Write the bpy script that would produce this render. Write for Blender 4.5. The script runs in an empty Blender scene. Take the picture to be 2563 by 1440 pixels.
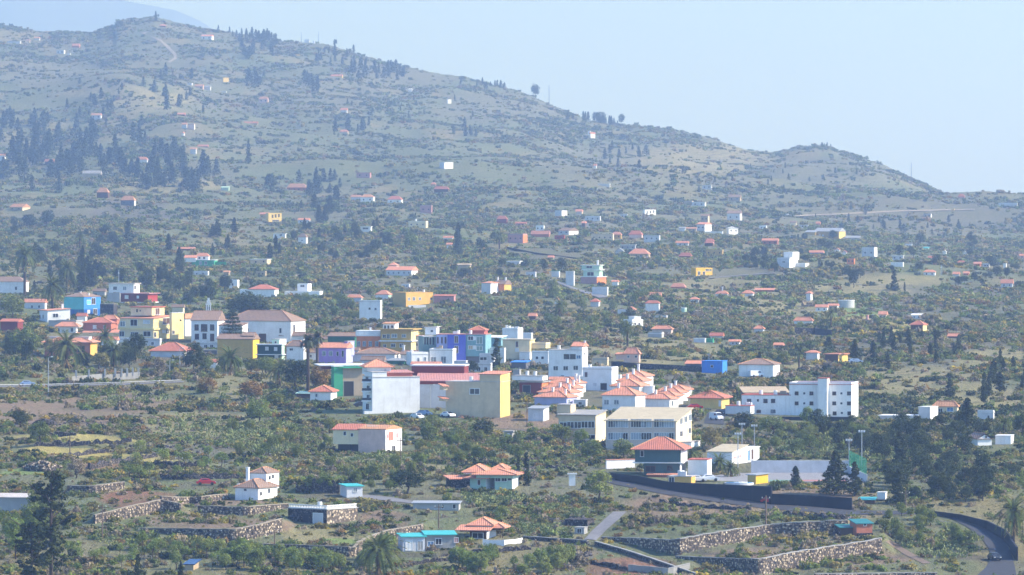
import bpy, math, random
import numpy as np
from mathutils import Vector, Matrix, noise as mnoise

# ------------------------------------------------------------------ camera, sky, sun, exposure
F, CX, HY, CAMZ = 14000.0, 1281.5, 520.0, 400.0      # focal length and horizon in photo pixels
scene = bpy.context.scene
COL = scene.collection
cam_d = bpy.data.cameras.new('camera')
cam_d.sensor_width = 36.0
cam_d.lens = F / 2563.0 * 36.0
cam_d.shift_y = -(720.0 - HY) / 2563.0
cam_d.clip_start = 1.0
cam_d.clip_end = 60000.0
cam = bpy.data.objects.new('camera', cam_d)
cam.location = (0, 0, CAMZ)
cam.rotation_euler = (math.radians(90), 0, 0)
COL.objects.link(cam)
scene.camera = cam

SUN_AZ, SUN_EL = -4.0, 37.0          # azimuth measured from +X towards +Y, degrees
world = bpy.data.worlds.new('World')
scene.world = world
world.use_nodes = True
wn = world.node_tree
bg = wn.nodes['Background']
sky = wn.nodes.new('ShaderNodeTexSky')
sky.sky_type = 'NISHITA'
sky.sun_disc = False
sky.sun_elevation = math.radians(SUN_EL)
sky.sun_rotation = math.radians(90.0 - SUN_AZ)
sky.altitude = 400
sky.air_density = 1.0
sky.dust_density = 0.35
sky.ozone_density = 4.0
tint = wn.nodes.new('ShaderNodeMix'); tint.data_type = 'RGBA'; tint.blend_type = 'MULTIPLY'
tint.inputs[0].default_value = 1.0; tint.inputs[7].default_value = (0.72, 0.95, 1.18, 1)     # clear marine air, even over the whole sky
wn.links.new(sky.outputs[0], tint.inputs[6]); wn.links.new(tint.outputs[2], bg.inputs[0])
bg.inputs[1].default_value = 0.15

sun_d = bpy.data.lights.new('sun', 'SUN')
sun_d.energy = 5.0
sun_d.angle = math.radians(0.5)
sun_d.color = (1.0, 0.93, 0.83)
sun = bpy.data.objects.new('sun', sun_d)
sv = Vector((math.cos(math.radians(SUN_EL)) * math.cos(math.radians(SUN_AZ)),
             math.cos(math.radians(SUN_EL)) * math.sin(math.radians(SUN_AZ)),
             math.sin(math.radians(SUN_EL))))
sun.rotation_euler = sv.to_track_quat('Z', 'Y').to_euler()
sun.location = (600, 1500, 900)
COL.objects.link(sun)

vs = scene.view_settings
vs.view_transform = 'Standard'
vs.look = 'None'
vs.gamma = 1.0
vs.use_curve_mapping = False
vs.exposure = 0.9
scene.cycles.max_bounces = 5
scene.cycles.diffuse_bounces = 2
scene.cycles.glossy_bounces = 2
scene.cycles.transparent_max_bounces = 6
scene.cycles.volume_bounces = 1
scene.cycles.use_denoising = True
HAZE_DENSITY = 1.32e-4
HAZE_COLOR = (0.48, 0.63, 1.0)
HAZE_ANISO = 0.63

rnd = random.Random(11)
nrg = np.random.default_rng(5)

# ------------------------------------------------------------------ materials
MATS = {}
def _nt(name):
    m = bpy.data.materials.new(name)
    m.use_nodes = True
    nt = m.node_tree
    return m, nt, nt.nodes['Principled BSDF']

def mixcol(nt, fac, a, b, mode='MIX'):
    n = nt.nodes.new('ShaderNodeMix'); n.data_type = 'RGBA'; n.blend_type = mode
    for sock, v in ((n.inputs[0], fac), (n.inputs[6], a), (n.inputs[7], b)):
        if hasattr(v, 'node'):
            nt.links.new(v, sock)
        elif isinstance(v, tuple):
            sock.default_value = (*v[:3], 1)
        else:
            sock.default_value = v
    return n.outputs[2]

def noise(nt, scale, detail=4, rough=0.6, coord=None, dist=0.0):
    n = nt.nodes.new('ShaderNodeTexNoise')
    n.inputs['Scale'].default_value = scale
    n.inputs['Detail'].default_value = detail
    n.inputs['Roughness'].default_value = rough
    n.inputs['Distortion'].default_value = dist
    if coord is None:
        coord = nt.nodes.new('ShaderNodeNewGeometry').outputs['Position']
    nt.links.new(coord, n.inputs['Vector'])
    return n.outputs['Fac']

def ramp(nt, fac, lo, hi, a=0.0, b=1.0):
    n = nt.nodes.new('ShaderNodeMapRange')
    n.inputs[1].default_value = lo; n.inputs[2].default_value = hi
    n.inputs[3].default_value = a; n.inputs[4].default_value = b
    nt.links.new(fac, n.inputs[0])
    return n.outputs[0]

def bump(nt, bsdf, h, strength, dist):
    n = nt.nodes.new('ShaderNodeBump')
    n.inputs['Strength'].default_value = strength
    n.inputs['Distance'].default_value = dist
    nt.links.new(h, n.inputs['Height'])
    nt.links.new(n.outputs[0], bsdf.inputs['Normal'])

def paint(name, c, rough=0.85, stain=0.22, sc=0.5):
    """weathered plaster or painted surface"""
    if name in MATS: return MATS[name]
    m, nt, b = _nt(name)
    n1 = ramp(nt, noise(nt, sc, 5, 0.65), 0.35, 0.75)
    n2 = ramp(nt, noise(nt, sc * 7, 3, 0.6), 0.45, 0.8)
    k = 1.0 - stain
    c1 = mixcol(nt, n1, tuple(c), (c[0] * k, c[1] * k * 0.985, c[2] * k * 0.96))
    c2 = mixcol(nt, ramp(nt, n2, 0, 1, 0, 0.35), c1, (c[0] * k, c[1] * k, c[2] * k))
    geo = nt.nodes.new('ShaderNodeNewGeometry')
    mp = nt.nodes.new('ShaderNodeMapping'); mp.inputs['Scale'].default_value = (1.6, 1.6, 0.12)
    nt.links.new(geo.outputs['Position'], mp.inputs['Vector'])
    dr = ramp(nt, noise(nt, 1.0, 4, 0.6, mp.outputs[0]), 0.52, 0.75, 0, 0.45 if stain < 0.3 else 0.7)      # rain streaks
    c2 = mixcol(nt, dr, c2, (c[0] * 0.62 + 0.02, c[1] * 0.6 + 0.02, c[2] * 0.58 + 0.02))
    nt.links.new(c2, b.inputs['Base Color'])
    b.inputs['Roughness'].default_value = rough
    b.inputs['Specular IOR Level'].default_value = 0.25
    bump(nt, b, noise(nt, 3.0, 3), 0.25, 0.05)
    MATS[name] = m
    return m

def tile(name, c, var=0.35, dark=0.55):
    """clay roof tiles: rows and single tiles of uneven tone"""
    if name in MATS: return MATS[name]
    m, nt, b = _nt(name)
    oi = nt.nodes.new('ShaderNodeObjectInfo')
    v = nt.nodes.new('ShaderNodeTexVoronoi'); v.inputs['Scale'].default_value = 2.2
    geo = nt.nodes.new('ShaderNodeNewGeometry')
    nt.links.new(geo.outputs['Position'], v.inputs['Vector'])
    sep = nt.nodes.new('ShaderNodeSeparateColor'); nt.links.new(v.outputs['Color'], sep.inputs[0])
    c1 = mixcol(nt, ramp(nt, sep.outputs[0], 0, 1, 0, var), tuple(c), (c[0] * dark, c[1] * dark, c[2] * dark))
    c2 = mixcol(nt, ramp(nt, noise(nt, 0.5, 5), 0.45, 0.75, 0, 0.6), c1, (c[0] * 0.66, c[1] * 0.8, c[2] * 0.95))
    c3 = mixcol(nt, ramp(nt, noise(nt, 1.7, 4), 0.58, 0.75, 0, 0.35), c2, (min(1, c[0] * 1.25), min(1, c[1] * 1.45), min(1, c[2] * 1.7)))
    nt.links.new(c3, b.inputs['Base Color'])
    b.inputs['Roughness'].default_value = 0.9
    b.inputs['Specular IOR Level'].default_value = 0.15
    w = nt.nodes.new('ShaderNodeTexWave'); w.inputs['Scale'].default_value = 0.75; w.inputs['Distortion'].default_value = 1.0
    nt.links.new(geo.outputs['Position'], w.inputs['Vector'])
    bump(nt, b, w.outputs['Fac'], 0.5, 0.12)
    MATS[name] = m
    return m

def plain(name, c, rough=0.6, metal=0.0, spec=0.4):
    if name in MATS: return MATS[name]
    m, nt, b = _nt(name)
    k = mixcol(nt, ramp(nt, noise(nt, 1.5, 3), 0.4, 0.7, 0, 0.5), tuple(c), tuple(x * 0.8 for x in c))
    nt.links.new(k, b.inputs['Base Color'])
    b.inputs['Roughness'].default_value = rough
    b.inputs['Metallic'].default_value = metal
    b.inputs['Specular IOR Level'].default_value = spec
    MATS[name] = m
    return m

def glass(name, c):
    if name in MATS: return MATS[name]
    m, nt, b = _nt(name)
    k = mixcol(nt, ramp(nt, noise(nt, 0.8, 2), 0.4, 0.62), tuple(c), tuple(min(1, x * 2.2 + 0.01) for x in c))
    nt.links.new(k, b.inputs['Base Color'])
    b.inputs['Roughness'].default_value = 0.12
    b.inputs['Specular IOR Level'].default_value = 0.6
    MATS[name] = m
    return m

def leaf(name, c, c2, trans=0.25, spread=0.5):
    """foliage: tone varies from plant to plant and from leaf clump to leaf clump"""
    if name in MATS: return MATS[name]
    c = (c[0] * 1.14, c[1] * 1.10, c[2] * 0.88); c2 = (c2[0] * 1.18, c2[1] * 1.12, c2[2] * 0.92)
    m, nt, b = _nt(name)
    oi = nt.nodes.new('ShaderNodeObjectInfo')
    a1 = mixcol(nt, oi.outputs['Random'], tuple(c), tuple(c2))
    n = ramp(nt, noise(nt, 0.55, 3), 0.3, 0.7, 1.0 - spread, 1.0 + spread)
    hs = nt.nodes.new('ShaderNodeHueSaturation')
    nt.links.new(n, hs.inputs['Value']); nt.links.new(a1, hs.inputs['Color'])
    nt.links.new(hs.outputs[0], b.inputs['Base Color'])
    b.inputs['Roughness'].default_value = 0.8
    b.inputs['Specular IOR Level'].default_value = 0.06
    t = nt.nodes.new('ShaderNodeBsdfTranslucent')
    nt.links.new(hs.outputs[0], t.inputs['Color'])
    mx = nt.nodes.new('ShaderNodeMixShader'); mx.inputs[0].default_value = trans
    out = nt.nodes['Material Output']
    nt.links.new(b.outputs[0], mx.inputs[1]); nt.links.new(t.outputs[0], mx.inputs[2])
    nt.links.new(mx.outputs[0], out.inputs['Surface'])
    MATS[name] = m
    return m

def stone(name, c, c2, mortar, scale=2.6):
    if name in MATS: return MATS[name]
    m, nt, b = _nt(name)
    geo = nt.nodes.new('ShaderNodeNewGeometry')
    v = nt.nodes.new('ShaderNodeTexVoronoi'); v.inputs['Scale'].default_value = scale
    nt.links.new(geo.outputs['Position'], v.inputs['Vector'])
    sep = nt.nodes.new('ShaderNodeSeparateColor'); nt.links.new(v.outputs['Color'], sep.inputs[0])
    a = mixcol(nt, sep.outputs[0], tuple(c), tuple(c2))
    a2 = mixcol(nt, ramp(nt, noise(nt, 0.35, 4), 0.4, 0.7, 0, 0.75), a, tuple(mortar))
    a3 = mixcol(nt, ramp(nt, v.outputs['Distance'], 0.30, 0.52), a2, tuple(x * 0.45 for x in c))
    nt.links.new(a3, b.inputs['Base Color'])
    b.inputs['Roughness'].default_value = 0.95
    b.inputs['Specular IOR Level'].default_value = 0.1
    bump(nt, b, v.outputs['Distance'], 0.8, -0.12)
    MATS[name] = m
    return m

W = paint('white_plaster', (0.84, 0.83, 0.82), stain=0.16)
PAL = dict(
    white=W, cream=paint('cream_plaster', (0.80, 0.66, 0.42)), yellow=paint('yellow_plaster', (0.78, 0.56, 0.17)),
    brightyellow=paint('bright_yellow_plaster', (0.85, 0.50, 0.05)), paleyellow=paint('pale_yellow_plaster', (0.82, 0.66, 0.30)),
    ochre=paint('ochre_plaster', (0.56, 0.36, 0.10)), sand=paint('sand_plaster', (0.66, 0.52, 0.34)),
    beige=paint('beige_plaster', (0.62, 0.50, 0.42)), orange=paint('orange_plaster', (0.72, 0.23, 0.08)),
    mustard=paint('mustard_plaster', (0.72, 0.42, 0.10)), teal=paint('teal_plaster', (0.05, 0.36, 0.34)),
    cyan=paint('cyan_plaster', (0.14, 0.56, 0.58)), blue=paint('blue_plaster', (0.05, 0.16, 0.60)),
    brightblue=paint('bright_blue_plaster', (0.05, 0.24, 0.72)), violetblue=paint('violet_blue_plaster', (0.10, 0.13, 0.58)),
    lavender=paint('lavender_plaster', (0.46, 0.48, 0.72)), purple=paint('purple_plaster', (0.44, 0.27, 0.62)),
    greyteal=paint('grey_teal_plaster', (0.20, 0.38, 0.42)), greygreen=paint('grey_green_plaster', (0.26, 0.36, 0.32)),
    darkgreen=paint('dark_green_plaster', (0.015, 0.06, 0.05)), forest=paint('forest_green_plaster', (0.03, 0.17, 0.11)),
    mint=paint('mint_plaster', (0.48, 0.66, 0.52)), green=paint('green_plaster', (0.05, 0.34, 0.18)),
    slategreen=paint('slate_green_plaster', (0.06, 0.12, 0.12)), red=paint('red_plaster', (0.36, 0.05, 0.04)),
    darkred=paint('dark_red_plaster', (0.22, 0.04, 0.035)), terracotta=paint('terracotta_plaster', (0.48, 0.17, 0.10)),
    pink=paint('pink_plaster', (0.72, 0.50, 0.42)), dustypink=paint('dusty_pink_plaster', (0.50, 0.26, 0.25)),
    grey=paint('grey_render', (0.42, 0.41, 0.40)), palegrey=paint('pale_grey_and_shaded_white', (0.62, 0.62, 0.64)),  # palegrey also paints shaded fronts of white houses: shade put into the colour
    darkgrey=paint('dark_grey_render', (0.14, 0.14, 0.15)), concrete=paint('concrete', (0.36, 0.35, 0.33), stain=0.35),
    tan=paint('tan_render', (0.46, 0.36, 0.24)), brown=paint('brown_timber', (0.12, 0.065, 0.04)),
    black=paint('black_wall_render', (0.018, 0.019, 0.024), stain=0.4),
    stone=stone('fieldstone', (0.26, 0.21, 0.165), (0.80, 0.66, 0.48), (0.42, 0.31, 0.20), 1.7),
    darkstone=stone('dark_lava_stone', (0.07, 0.065, 0.065), (0.22, 0.19, 0.18), (0.12, 0.10, 0.09)),
    midstone=stone('weathered_lava_stone', (0.13, 0.115, 0.105), (0.34, 0.30, 0.27), (0.17, 0.14, 0.11)),
    tile=tile('orange_clay_tile', (0.66, 0.28, 0.175)), redtile=tile('red_clay_tile', (0.50, 0.18, 0.12)),
    browntile=tile('old_brown_clay_tile', (0.29, 0.195, 0.145)), paletile=tile('weathered_pale_tile', (0.58, 0.29, 0.16)),
    pinktile=tile('faded_pink_roof', (0.52, 0.24, 0.21)), sandroof=paint('sand_coloured_roof', (0.52, 0.44, 0.30)),
    slab=paint('roof_slab', (0.55, 0.50, 0.46), stain=0.35), whiteslab=paint('whitewashed_roof', (0.80, 0.79, 0.77)),
    redslab=paint('red_painted_roof', (0.46, 0.13, 0.09)), teal_roof=plain('turquoise_sheet_roof', (0.05, 0.42, 0.40), 0.5),
    darkteal_roof=plain('dark_teal_sheet_roof', (0.02, 0.17, 0.17), 0.5), sheet=plain('grey_corrugated_sheet', (0.36, 0.37, 0.38), 0.55, 0.2),
    solar=plain('solar_panel', (0.02, 0.05, 0.14), 0.2), blueglass=glass('blue_glass', (0.05, 0.12, 0.22)),
    dark=glass('dark_glass', (0.012, 0.014, 0.02)), grey_glass=glass('grey_glass', (0.10, 0.12, 0.14)),
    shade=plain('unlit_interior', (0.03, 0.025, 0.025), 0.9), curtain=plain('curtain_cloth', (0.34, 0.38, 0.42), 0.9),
    wframe=plain('white_frame', (0.75, 0.75, 0.74)), bframe=plain('brown_frame', (0.10, 0.05, 0.03)),
    metal=plain('galvanised_metal', (0.42, 0.43, 0.45), 0.45, 0.6), darkmetal=plain('dark_metal', (0.05, 0.05, 0.055), 0.5, 0.3),
    asphalt=paint('asphalt', (0.055, 0.056, 0.062), stain=0.3), track=paint('pale_dirt_track', (0.34, 0.29, 0.22), stain=0.3),
    cement=paint('cement_track', (0.20, 0.195, 0.20), stain=0.3), wood=plain('weathered_wood', (0.16, 0.11, 0.075), 0.9),
    bark=plain('bark', (0.075, 0.055, 0.042), 0.95, 0, 0.1), palebark=plain('pale_bark', (0.16, 0.13, 0.11), 0.95, 0, 0.1),
    pool=plain('pool_water', (0.06, 0.30, 0.62), 0.1), tank=paint('tank_render', (0.50, 0.51, 0.50)),
    court=paint('court_surface', (0.26, 0.255, 0.26)), courtgreen=paint('green_court_paint', (0.16, 0.30, 0.24)), courtred=paint('red_court_paint', (0.42, 0.18, 0.15)),
    carwhite=plain('white_car_paint', (0.72, 0.73, 0.75), 0.25), carred=plain('red_car_paint', (0.42, 0.02, 0.02), 0.25),
    carblue=plain('pale_blue_car_paint', (0.30, 0.40, 0.56), 0.25), cardark=plain('dark_car_paint', (0.03, 0.035, 0.045), 0.25),
    rubber=plain('tyre_rubber', (0.02, 0.02, 0.02), 0.9), lampglass=plain('lamp_glass', (0.7, 0.7, 0.7), 0.2),
)
LEAF = dict(
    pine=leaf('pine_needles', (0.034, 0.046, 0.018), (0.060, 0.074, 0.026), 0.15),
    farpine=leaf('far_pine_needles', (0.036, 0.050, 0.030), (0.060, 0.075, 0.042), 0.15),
    broad=leaf('broad_leaves', (0.110, 0.155, 0.044), (0.170, 0.195, 0.062), 0.35),
    dark=leaf('dark_evergreen_leaves', (0.036, 0.052, 0.022), (0.064, 0.082, 0.032), 0.2),
    light=leaf('light_spring_leaves', (0.150, 0.210, 0.062), (0.215, 0.250, 0.085), 0.4),
    olive=leaf('olive_scrub_leaves', (0.170, 0.170, 0.072), (0.250, 0.215, 0.085), 0.35),
    yellow=leaf('yellow_broom', (0.300, 0.270, 0.060), (0.400, 0.310, 0.075), 0.35),
    grey=leaf('dry_grey_scrub', (0.210, 0.180, 0.140), (0.270, 0.225, 0.175), 0.25),
    rust=leaf('rusty_autumn_leaves', (0.200, 0.135, 0.058), (0.260, 0.170, 0.068), 0.3),
    cactus=leaf('cactus_pads', (0.150, 0.190, 0.085), (0.240, 0.260, 0.120), 0.05, 0.4),
    palm=leaf('palm_fronds', (0.080, 0.110, 0.036), (0.120, 0.140, 0.050), 0.3),
    darkpalm=leaf('dark_fan_fronds', (0.036, 0.048, 0.022), (0.055, 0.064, 0.030), 0.15),
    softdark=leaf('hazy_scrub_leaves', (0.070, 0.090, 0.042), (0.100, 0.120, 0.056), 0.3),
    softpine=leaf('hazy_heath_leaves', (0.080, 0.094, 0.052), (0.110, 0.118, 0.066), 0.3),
    deadpalm=leaf('dead_palm_fronds', (0.230, 0.165, 0.080), (0.190, 0.130, 0.066), 0.2),
)

# ------------------------------------------------------------------ object helpers
def obj(name, verts, faces, mats, parent=None, origin=None, smooth=False, fm=None):
    me = bpy.data.meshes.new(name)
    v = np.asarray(verts, dtype=float).reshape(-1, 3)
    if origin is not None:
        v = v - np.asarray(origin)
    me.from_pydata(v.tolist(), [], [tuple(int(i) for i in f) for f in faces])
    for m in (mats if isinstance(mats, (list, tuple)) else [mats]):
        me.materials.append(PAL[m] if isinstance(m, str) else m)
    if fm is not None:
        me.polygons.foreach_set('material_index', np.asarray(fm, dtype=np.int32))
    if smooth:
        me.polygons.foreach_set('use_smooth', [True] * len(me.polygons))
    o = bpy.data.objects.new(name, me)
    COL.objects.link(o)
    if parent is not None:
        o.parent = parent
    return o

def tag(o, label=None, cat=None, group=None, kind=None):
    if label: o['label'] = label
    if cat: o['category'] = cat
    if group: o['group'] = group
    if kind: o['kind'] = kind
    return o

def thing(name, label, cat, loc, group=None, rz=0.0):
    e = bpy.data.objects.new(name, None)
    e.location = loc
    e.rotation_euler = (0, 0, rz)
    e.empty_display_size = 0.5
    COL.objects.link(e)
    return tag(e, label, cat, group)

class MB:
    """collects simple solids, then links them as one mesh object"""
    def __init__(s): s.v, s.f, s.m = [], [], []
    def add(s, vs_, fs_, m=0):
        k = len(s.v)
        s.v += [tuple(p) for p in vs_]
        s.f += [tuple(i + k for i in f) for f in fs_]
        s.m += [m] * len(fs_)
        return s
    def box(s, x0, x1, y0, y1, z0, z1, T=None, m=0):
        p = [(x0, y0, z0), (x1, y0, z0), (x1, y1, z0), (x0, y1, z0), (x0, y0, z1), (x1, y0, z1), (x1, y1, z1), (x0, y1, z1)]
        if T: p = [T(*q) for q in p]
        return s.add(p, [(0, 3, 2, 1), (4, 5, 6, 7), (0, 1, 5, 4), (1, 2, 6, 5), (2, 3, 7, 6), (3, 0, 4, 7)], m)
    def tube(s, path, r, n=6, m=0, T=None):
        """path: list of (x,y,z); r: radius or list"""
        rr = r if isinstance(r, (list, tuple)) else [r] * len(path)
        P = [Vector(p) for p in path]; vs_ = []
        for i, p in enumerate(P):
            d = (P[min(i + 1, len(P) - 1)] - P[max(i - 1, 0)]).normalized()
            a = d.orthogonal().normalized(); b = d.cross(a)
            for k in range(n):
                t = 2 * math.pi * k / n
                q = p + a * (rr[i] * math.cos(t)) + b * (rr[i] * math.sin(t))
                vs_.append(T(*q) if T else tuple(q))
        fs_ = []
        for i in range(len(P) - 1):
            for k in range(n):
                fs_.append((i * n + k, i * n + (k + 1) % n, (i + 1) * n + (k + 1) % n, (i + 1) * n + k))
        fs_.append(tuple(range(n))[::-1]); fs_.append(tuple((len(P) - 1) * n + k for k in range(n)))
        return s.add(vs_, fs_, m)
    def build(s, name, mats, parent=None, origin=None, smooth=False):
        return obj(name, s.v, s.f, mats, parent, origin, smooth, s.m if isinstance(mats, (list, tuple)) else None)

# ------------------------------------------------------------------ terrain
def vnoise(x, y, seed=0):
    """smooth value noise in -1..1 on arrays"""
    xi = np.floor(x).astype(np.int64); yi = np.floor(y).astype(np.int64)
    fx = x - xi; fy = y - yi
    fx = fx * fx * fx * (fx * (fx * 6 - 15) + 10); fy = fy * fy * fy * (fy * (fy * 6 - 15) + 10)
    def h(a, b):
        n = (a * 374761393 + b * 668265263 + seed * 1442695041) & 0x7fffffff
        n = ((n ^ (n >> 13)) * 1274126177) & 0x7fffffff
        n = n ^ (n >> 16)
        return (n & 0xffff) / 32767.5 - 1.0
    return (h(xi, yi) * (1 - fx) + h(xi + 1, yi) * fx) * (1 - fy) + (h(xi, yi + 1) * (1 - fx) + h(xi + 1, yi + 1) * fx) * fy

def fbm(x, y, seed=0, oct=3):
    r = 0; a = 1.0; t = 0
    for k in range(oct):
        r = r + a * vnoise(x * 2 ** k, y * 2 ** k, seed + k * 7); t += a; a *= 0.5
    return r / t

SKY_X = [-700, -300, 0, 50, 100, 150, 240, 262, 285, 292, 310, 350, 385, 430, 480, 540, 600, 650, 700, 760, 820, 850, 900, 960, 1000, 1040, 1100, 1160, 1200, 1240, 1290, 1320, 1345, 1370, 1400, 1440, 1480, 1520, 1560, 1640, 1690, 1740, 1790, 1830, 1860, 1900, 1935, 1965, 1985, 2000, 2022, 2040, 2075, 2100, 2140, 2180, 2215, 2260, 2300, 2340, 2370, 2400, 2440, 2500, 2563, 2900, 3300]
SKY_Y = [20, 45, 58, 69, 79, 77, 80, 69, 67, 52, 48, 45, 40, 52, 65, 73, 83, 94, 102, 105, 110, 119, 135, 152, 163, 172, 184, 191, 203, 214, 224, 235, 246, 258, 270, 287, 301, 309, 313, 317, 324, 335, 349, 362, 373, 378, 381, 377, 368, 364, 366, 360, 364, 377, 388, 402, 413, 435, 457, 477, 488, 495, 502, 506, 510, 525, 545]
SMX = np.arange(-700, 3301, 20.0)
SMY = np.array([np.mean(np.interp(x + np.linspace(-110, 110, 23), SKY_X, SKY_Y)) for x in SMX])
YN = np.array([700, 900, 1080, 1130, 1230, 1400, 1600, 1900, 2350, 2950, 3800.0])
YA = np.array([2050, 1640, 1440, 1350, 1200, 1050, 950, 850, 750, 650, 550.0])
YB = np.array([2050, 1640, 1440, 1350, 1205, 1065, 968, 870, 778, 690, 612.0])
FOOT = []                                # footprints that keep scrub away: (px0, px1, ytop, ybase, Y)

def ridgeY(px):
    return np.interp(px, [-700, 0, 400, 1300, 2000, 2563, 3300], [7000, 7000, 6950, 6500, 6000, 5500, 5200])

def base_row(px, Y):
    w = np.clip((px - 1500) / 1000.0, 0, 1)
    ya = np.interp(Y, YN, YA); yb = np.interp(Y, YN, YB)
    y0 = ya * (1 - w) + yb * w
    yl = YA[-1] * (1 - w) + YB[-1] * w
    yr = ridgeY(px)
    v = np.clip((Y - 3800) / (yr - 3800), 0, 1)
    k = np.clip((v - 0.86) / 0.14, 0, 1)
    ys = np.interp(px, SKY_X, SKY_Y) * k + np.interp(px, SMX, SMY) * (1 - k)
    return np.where(Y > 3800, yl + (ys - yl) * (0.85 * v + 0.15 * v * v), y0), yr

STEPS = []                               # terrace walls: (u array, Yw array, h array, decay length)
SPURS = []
PADS = []                                # levelled plots: (X0, X1, Y0, Y1, z, margin)
def ground(X, Y):
    X = np.asarray(X, float); Y = np.asarray(Y, float)
    u = X / Y
    px = CX + F * u
    row, yr = base_row(px, np.minimum(Y, ridgeY(px)))
    Yc = np.minimum(Y, yr)
    z = CAMZ + Yc * (HY - row) / F
    z = z - np.maximum(Y - yr, 0) * 0.45
    fade = np.clip((yr - Y) / 350.0, 0, 1)
    near = np.clip((Y - 1000) / 4000.0, 0, 1)
    z = z + fade * (fbm(X / 150.0, Y / 150.0, 3, 3) * (1.2 + 11.0 * near) + fbm(X / 38.0, Y / 38.0, 9, 2) * (0.35 + 2.4 * near))
    for cx_, cy_, rx, ry, rot, A in SPURS:
        dx = X - cx_; dy = Y - cy_
        a = dx * math.cos(rot) + dy * math.sin(rot); b = -dx * math.sin(rot) + dy * math.cos(rot)
        z = z + A * np.exp(-(a / rx) ** 2 - (b / ry) ** 2) * fade
    for ua, ya, ha, L in STEPS:
        fe = 0.0022
        m = np.clip((u - ua[0]) / fe + 1, 0, 1) * np.clip((ua[-1] - u) / fe + 1, 0, 1)
        yw = np.interp(u, ua, ya); hh = np.interp(u, ua, ha)
        t = Y - yw
        z = z + m * hh * np.clip(t / 0.9, 0, 1) * np.clip(1 - (t - 1) / L, 0, 1)
    for x0, x1, y0, y1, zp, mg in PADS:
        d = np.maximum(np.maximum(x0 - X, X - x1), np.maximum(y0 - Y, Y - y1))
        t = np.clip(1 - d / mg, 0, 1); t = t * t * (3 - 2 * t)
        z = z * (1 - t) + zp * t
    return z

_YS = np.concatenate([np.arange(860, 1700, 0.6), np.arange(1700, 3200, 1.7), np.arange(3200, 7050, 5.0)])
def hit(px, py):
    """first point of the ground on the line of sight through photo pixel (px, py)"""
    u = (px - CX) / F
    z = ground(u * _YS, _YS)
    r = HY - F * (z - CAMZ) / _YS
    k = np.nonzero(r <= py)[0]
    if len(k) == 0:
        i = int(np.argmin(r)); Y = _YS[i]
        return np.array([u * Y, Y, z[i]])
    i = int(k[0])
    if i == 0: Y = _YS[0]
    else:
        t = (r[i - 1] - py) / max(1e-9, r[i - 1] - r[i]); Y = _YS[i - 1] + t * (_YS[i] - _YS[i - 1])
    return np.array([u * Y, Y, CAMZ + Y * (HY - py) / F])

def at(px, py, Y):
    return np.array([(px - CX) / F * Y, Y, CAMZ + Y * (HY - py) / F])
def gz(X, Y):
    return float(ground(np.array([X]), np.array([Y]))[0])
def proj(X, Y, Z):
    return CX + F * X / Y, HY - F * (Z - CAMZ) / Y
SPURS += [(-425, 5850, 480, 75, math.radians(-79), 22.0), (132, 1700, 170, 38, math.radians(-84), 4.5),
          (180, 2760, 85, 70, 0.0, 8.0), (-240, 3300, 230, 75, math.radians(20), 11.0),
          (40, 4600, 380, 120, math.radians(15), 16.0), (430, 4650, 120, 320, 0.3, 18.0), (640, 4800, 120, 300, 0.25, 13.0)]

# ------------------------------------------------------------------ terrace walls (near ones first; each lifts the ground behind it)
def stone_wall(pts, label, tone='stone', step=True, L=None, cap='concrete', name='terrace_wall', cat='wall', st=0.55, group=None, thick=0.5, hk=1.0):
    """pts: (x, y of the foot, y of the top) in photo pixels"""
    P = []
    for i in range(len(pts) - 1):
        a, b = np.array(pts[i], float), np.array(pts[i + 1], float)
        n = max(1, int(np.hypot(b[0] - a[0], (b[1] - a[1]) * 3) / (14 if cap else 7)))
        for k in range(n):
            P.append(a + (b - a) * k / n)
    P.append(np.array(pts[-1], float))
    foot = [hit(p[0], p[1]) for p in P]
    hs = [max(0.25, (p[1] - p[2]) / F * f[1]) * hk * (rnd.uniform(.965, 1.03) if cap else rnd.uniform(.45, 1.12)) for p, f in zip(P, foot)]
    if len(foot) > 6:                     # iron out small depth jumps along the run
        Ys = np.array([f[1] for f in foot]); k = np.ones(3) / 3
        sm = np.convolve(np.pad(Ys, 1, mode='edge'), k, mode='valid')
        foot = [at(p[0], p[1], y) for p, y in zip(P, sm)]
    build_wall(foot, hs, label, tone, cap, name, cat, st, group, thick)
    if step:
        o = np.argsort([f[0] / f[1] for f in foot])
        ua = np.array([foot[i][0] / foot[i][1] for i in o]); ya = np.array([foot[i][1] + thick * 0.5 for i in o])
        ha = np.array([max(0.0, hs[i] - 0.25) for i in o])
        STEPS.append((ua, ya, ha, L or max(25.0, float(ha.max()) / 0.07)))
    if cap:
        for p, f in zip(P, foot):
            FOOT.append((p[0] - 8, p[0] + 8, p[2], p[2] + (p[1] - p[2]) * .75, f[1]))

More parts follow.
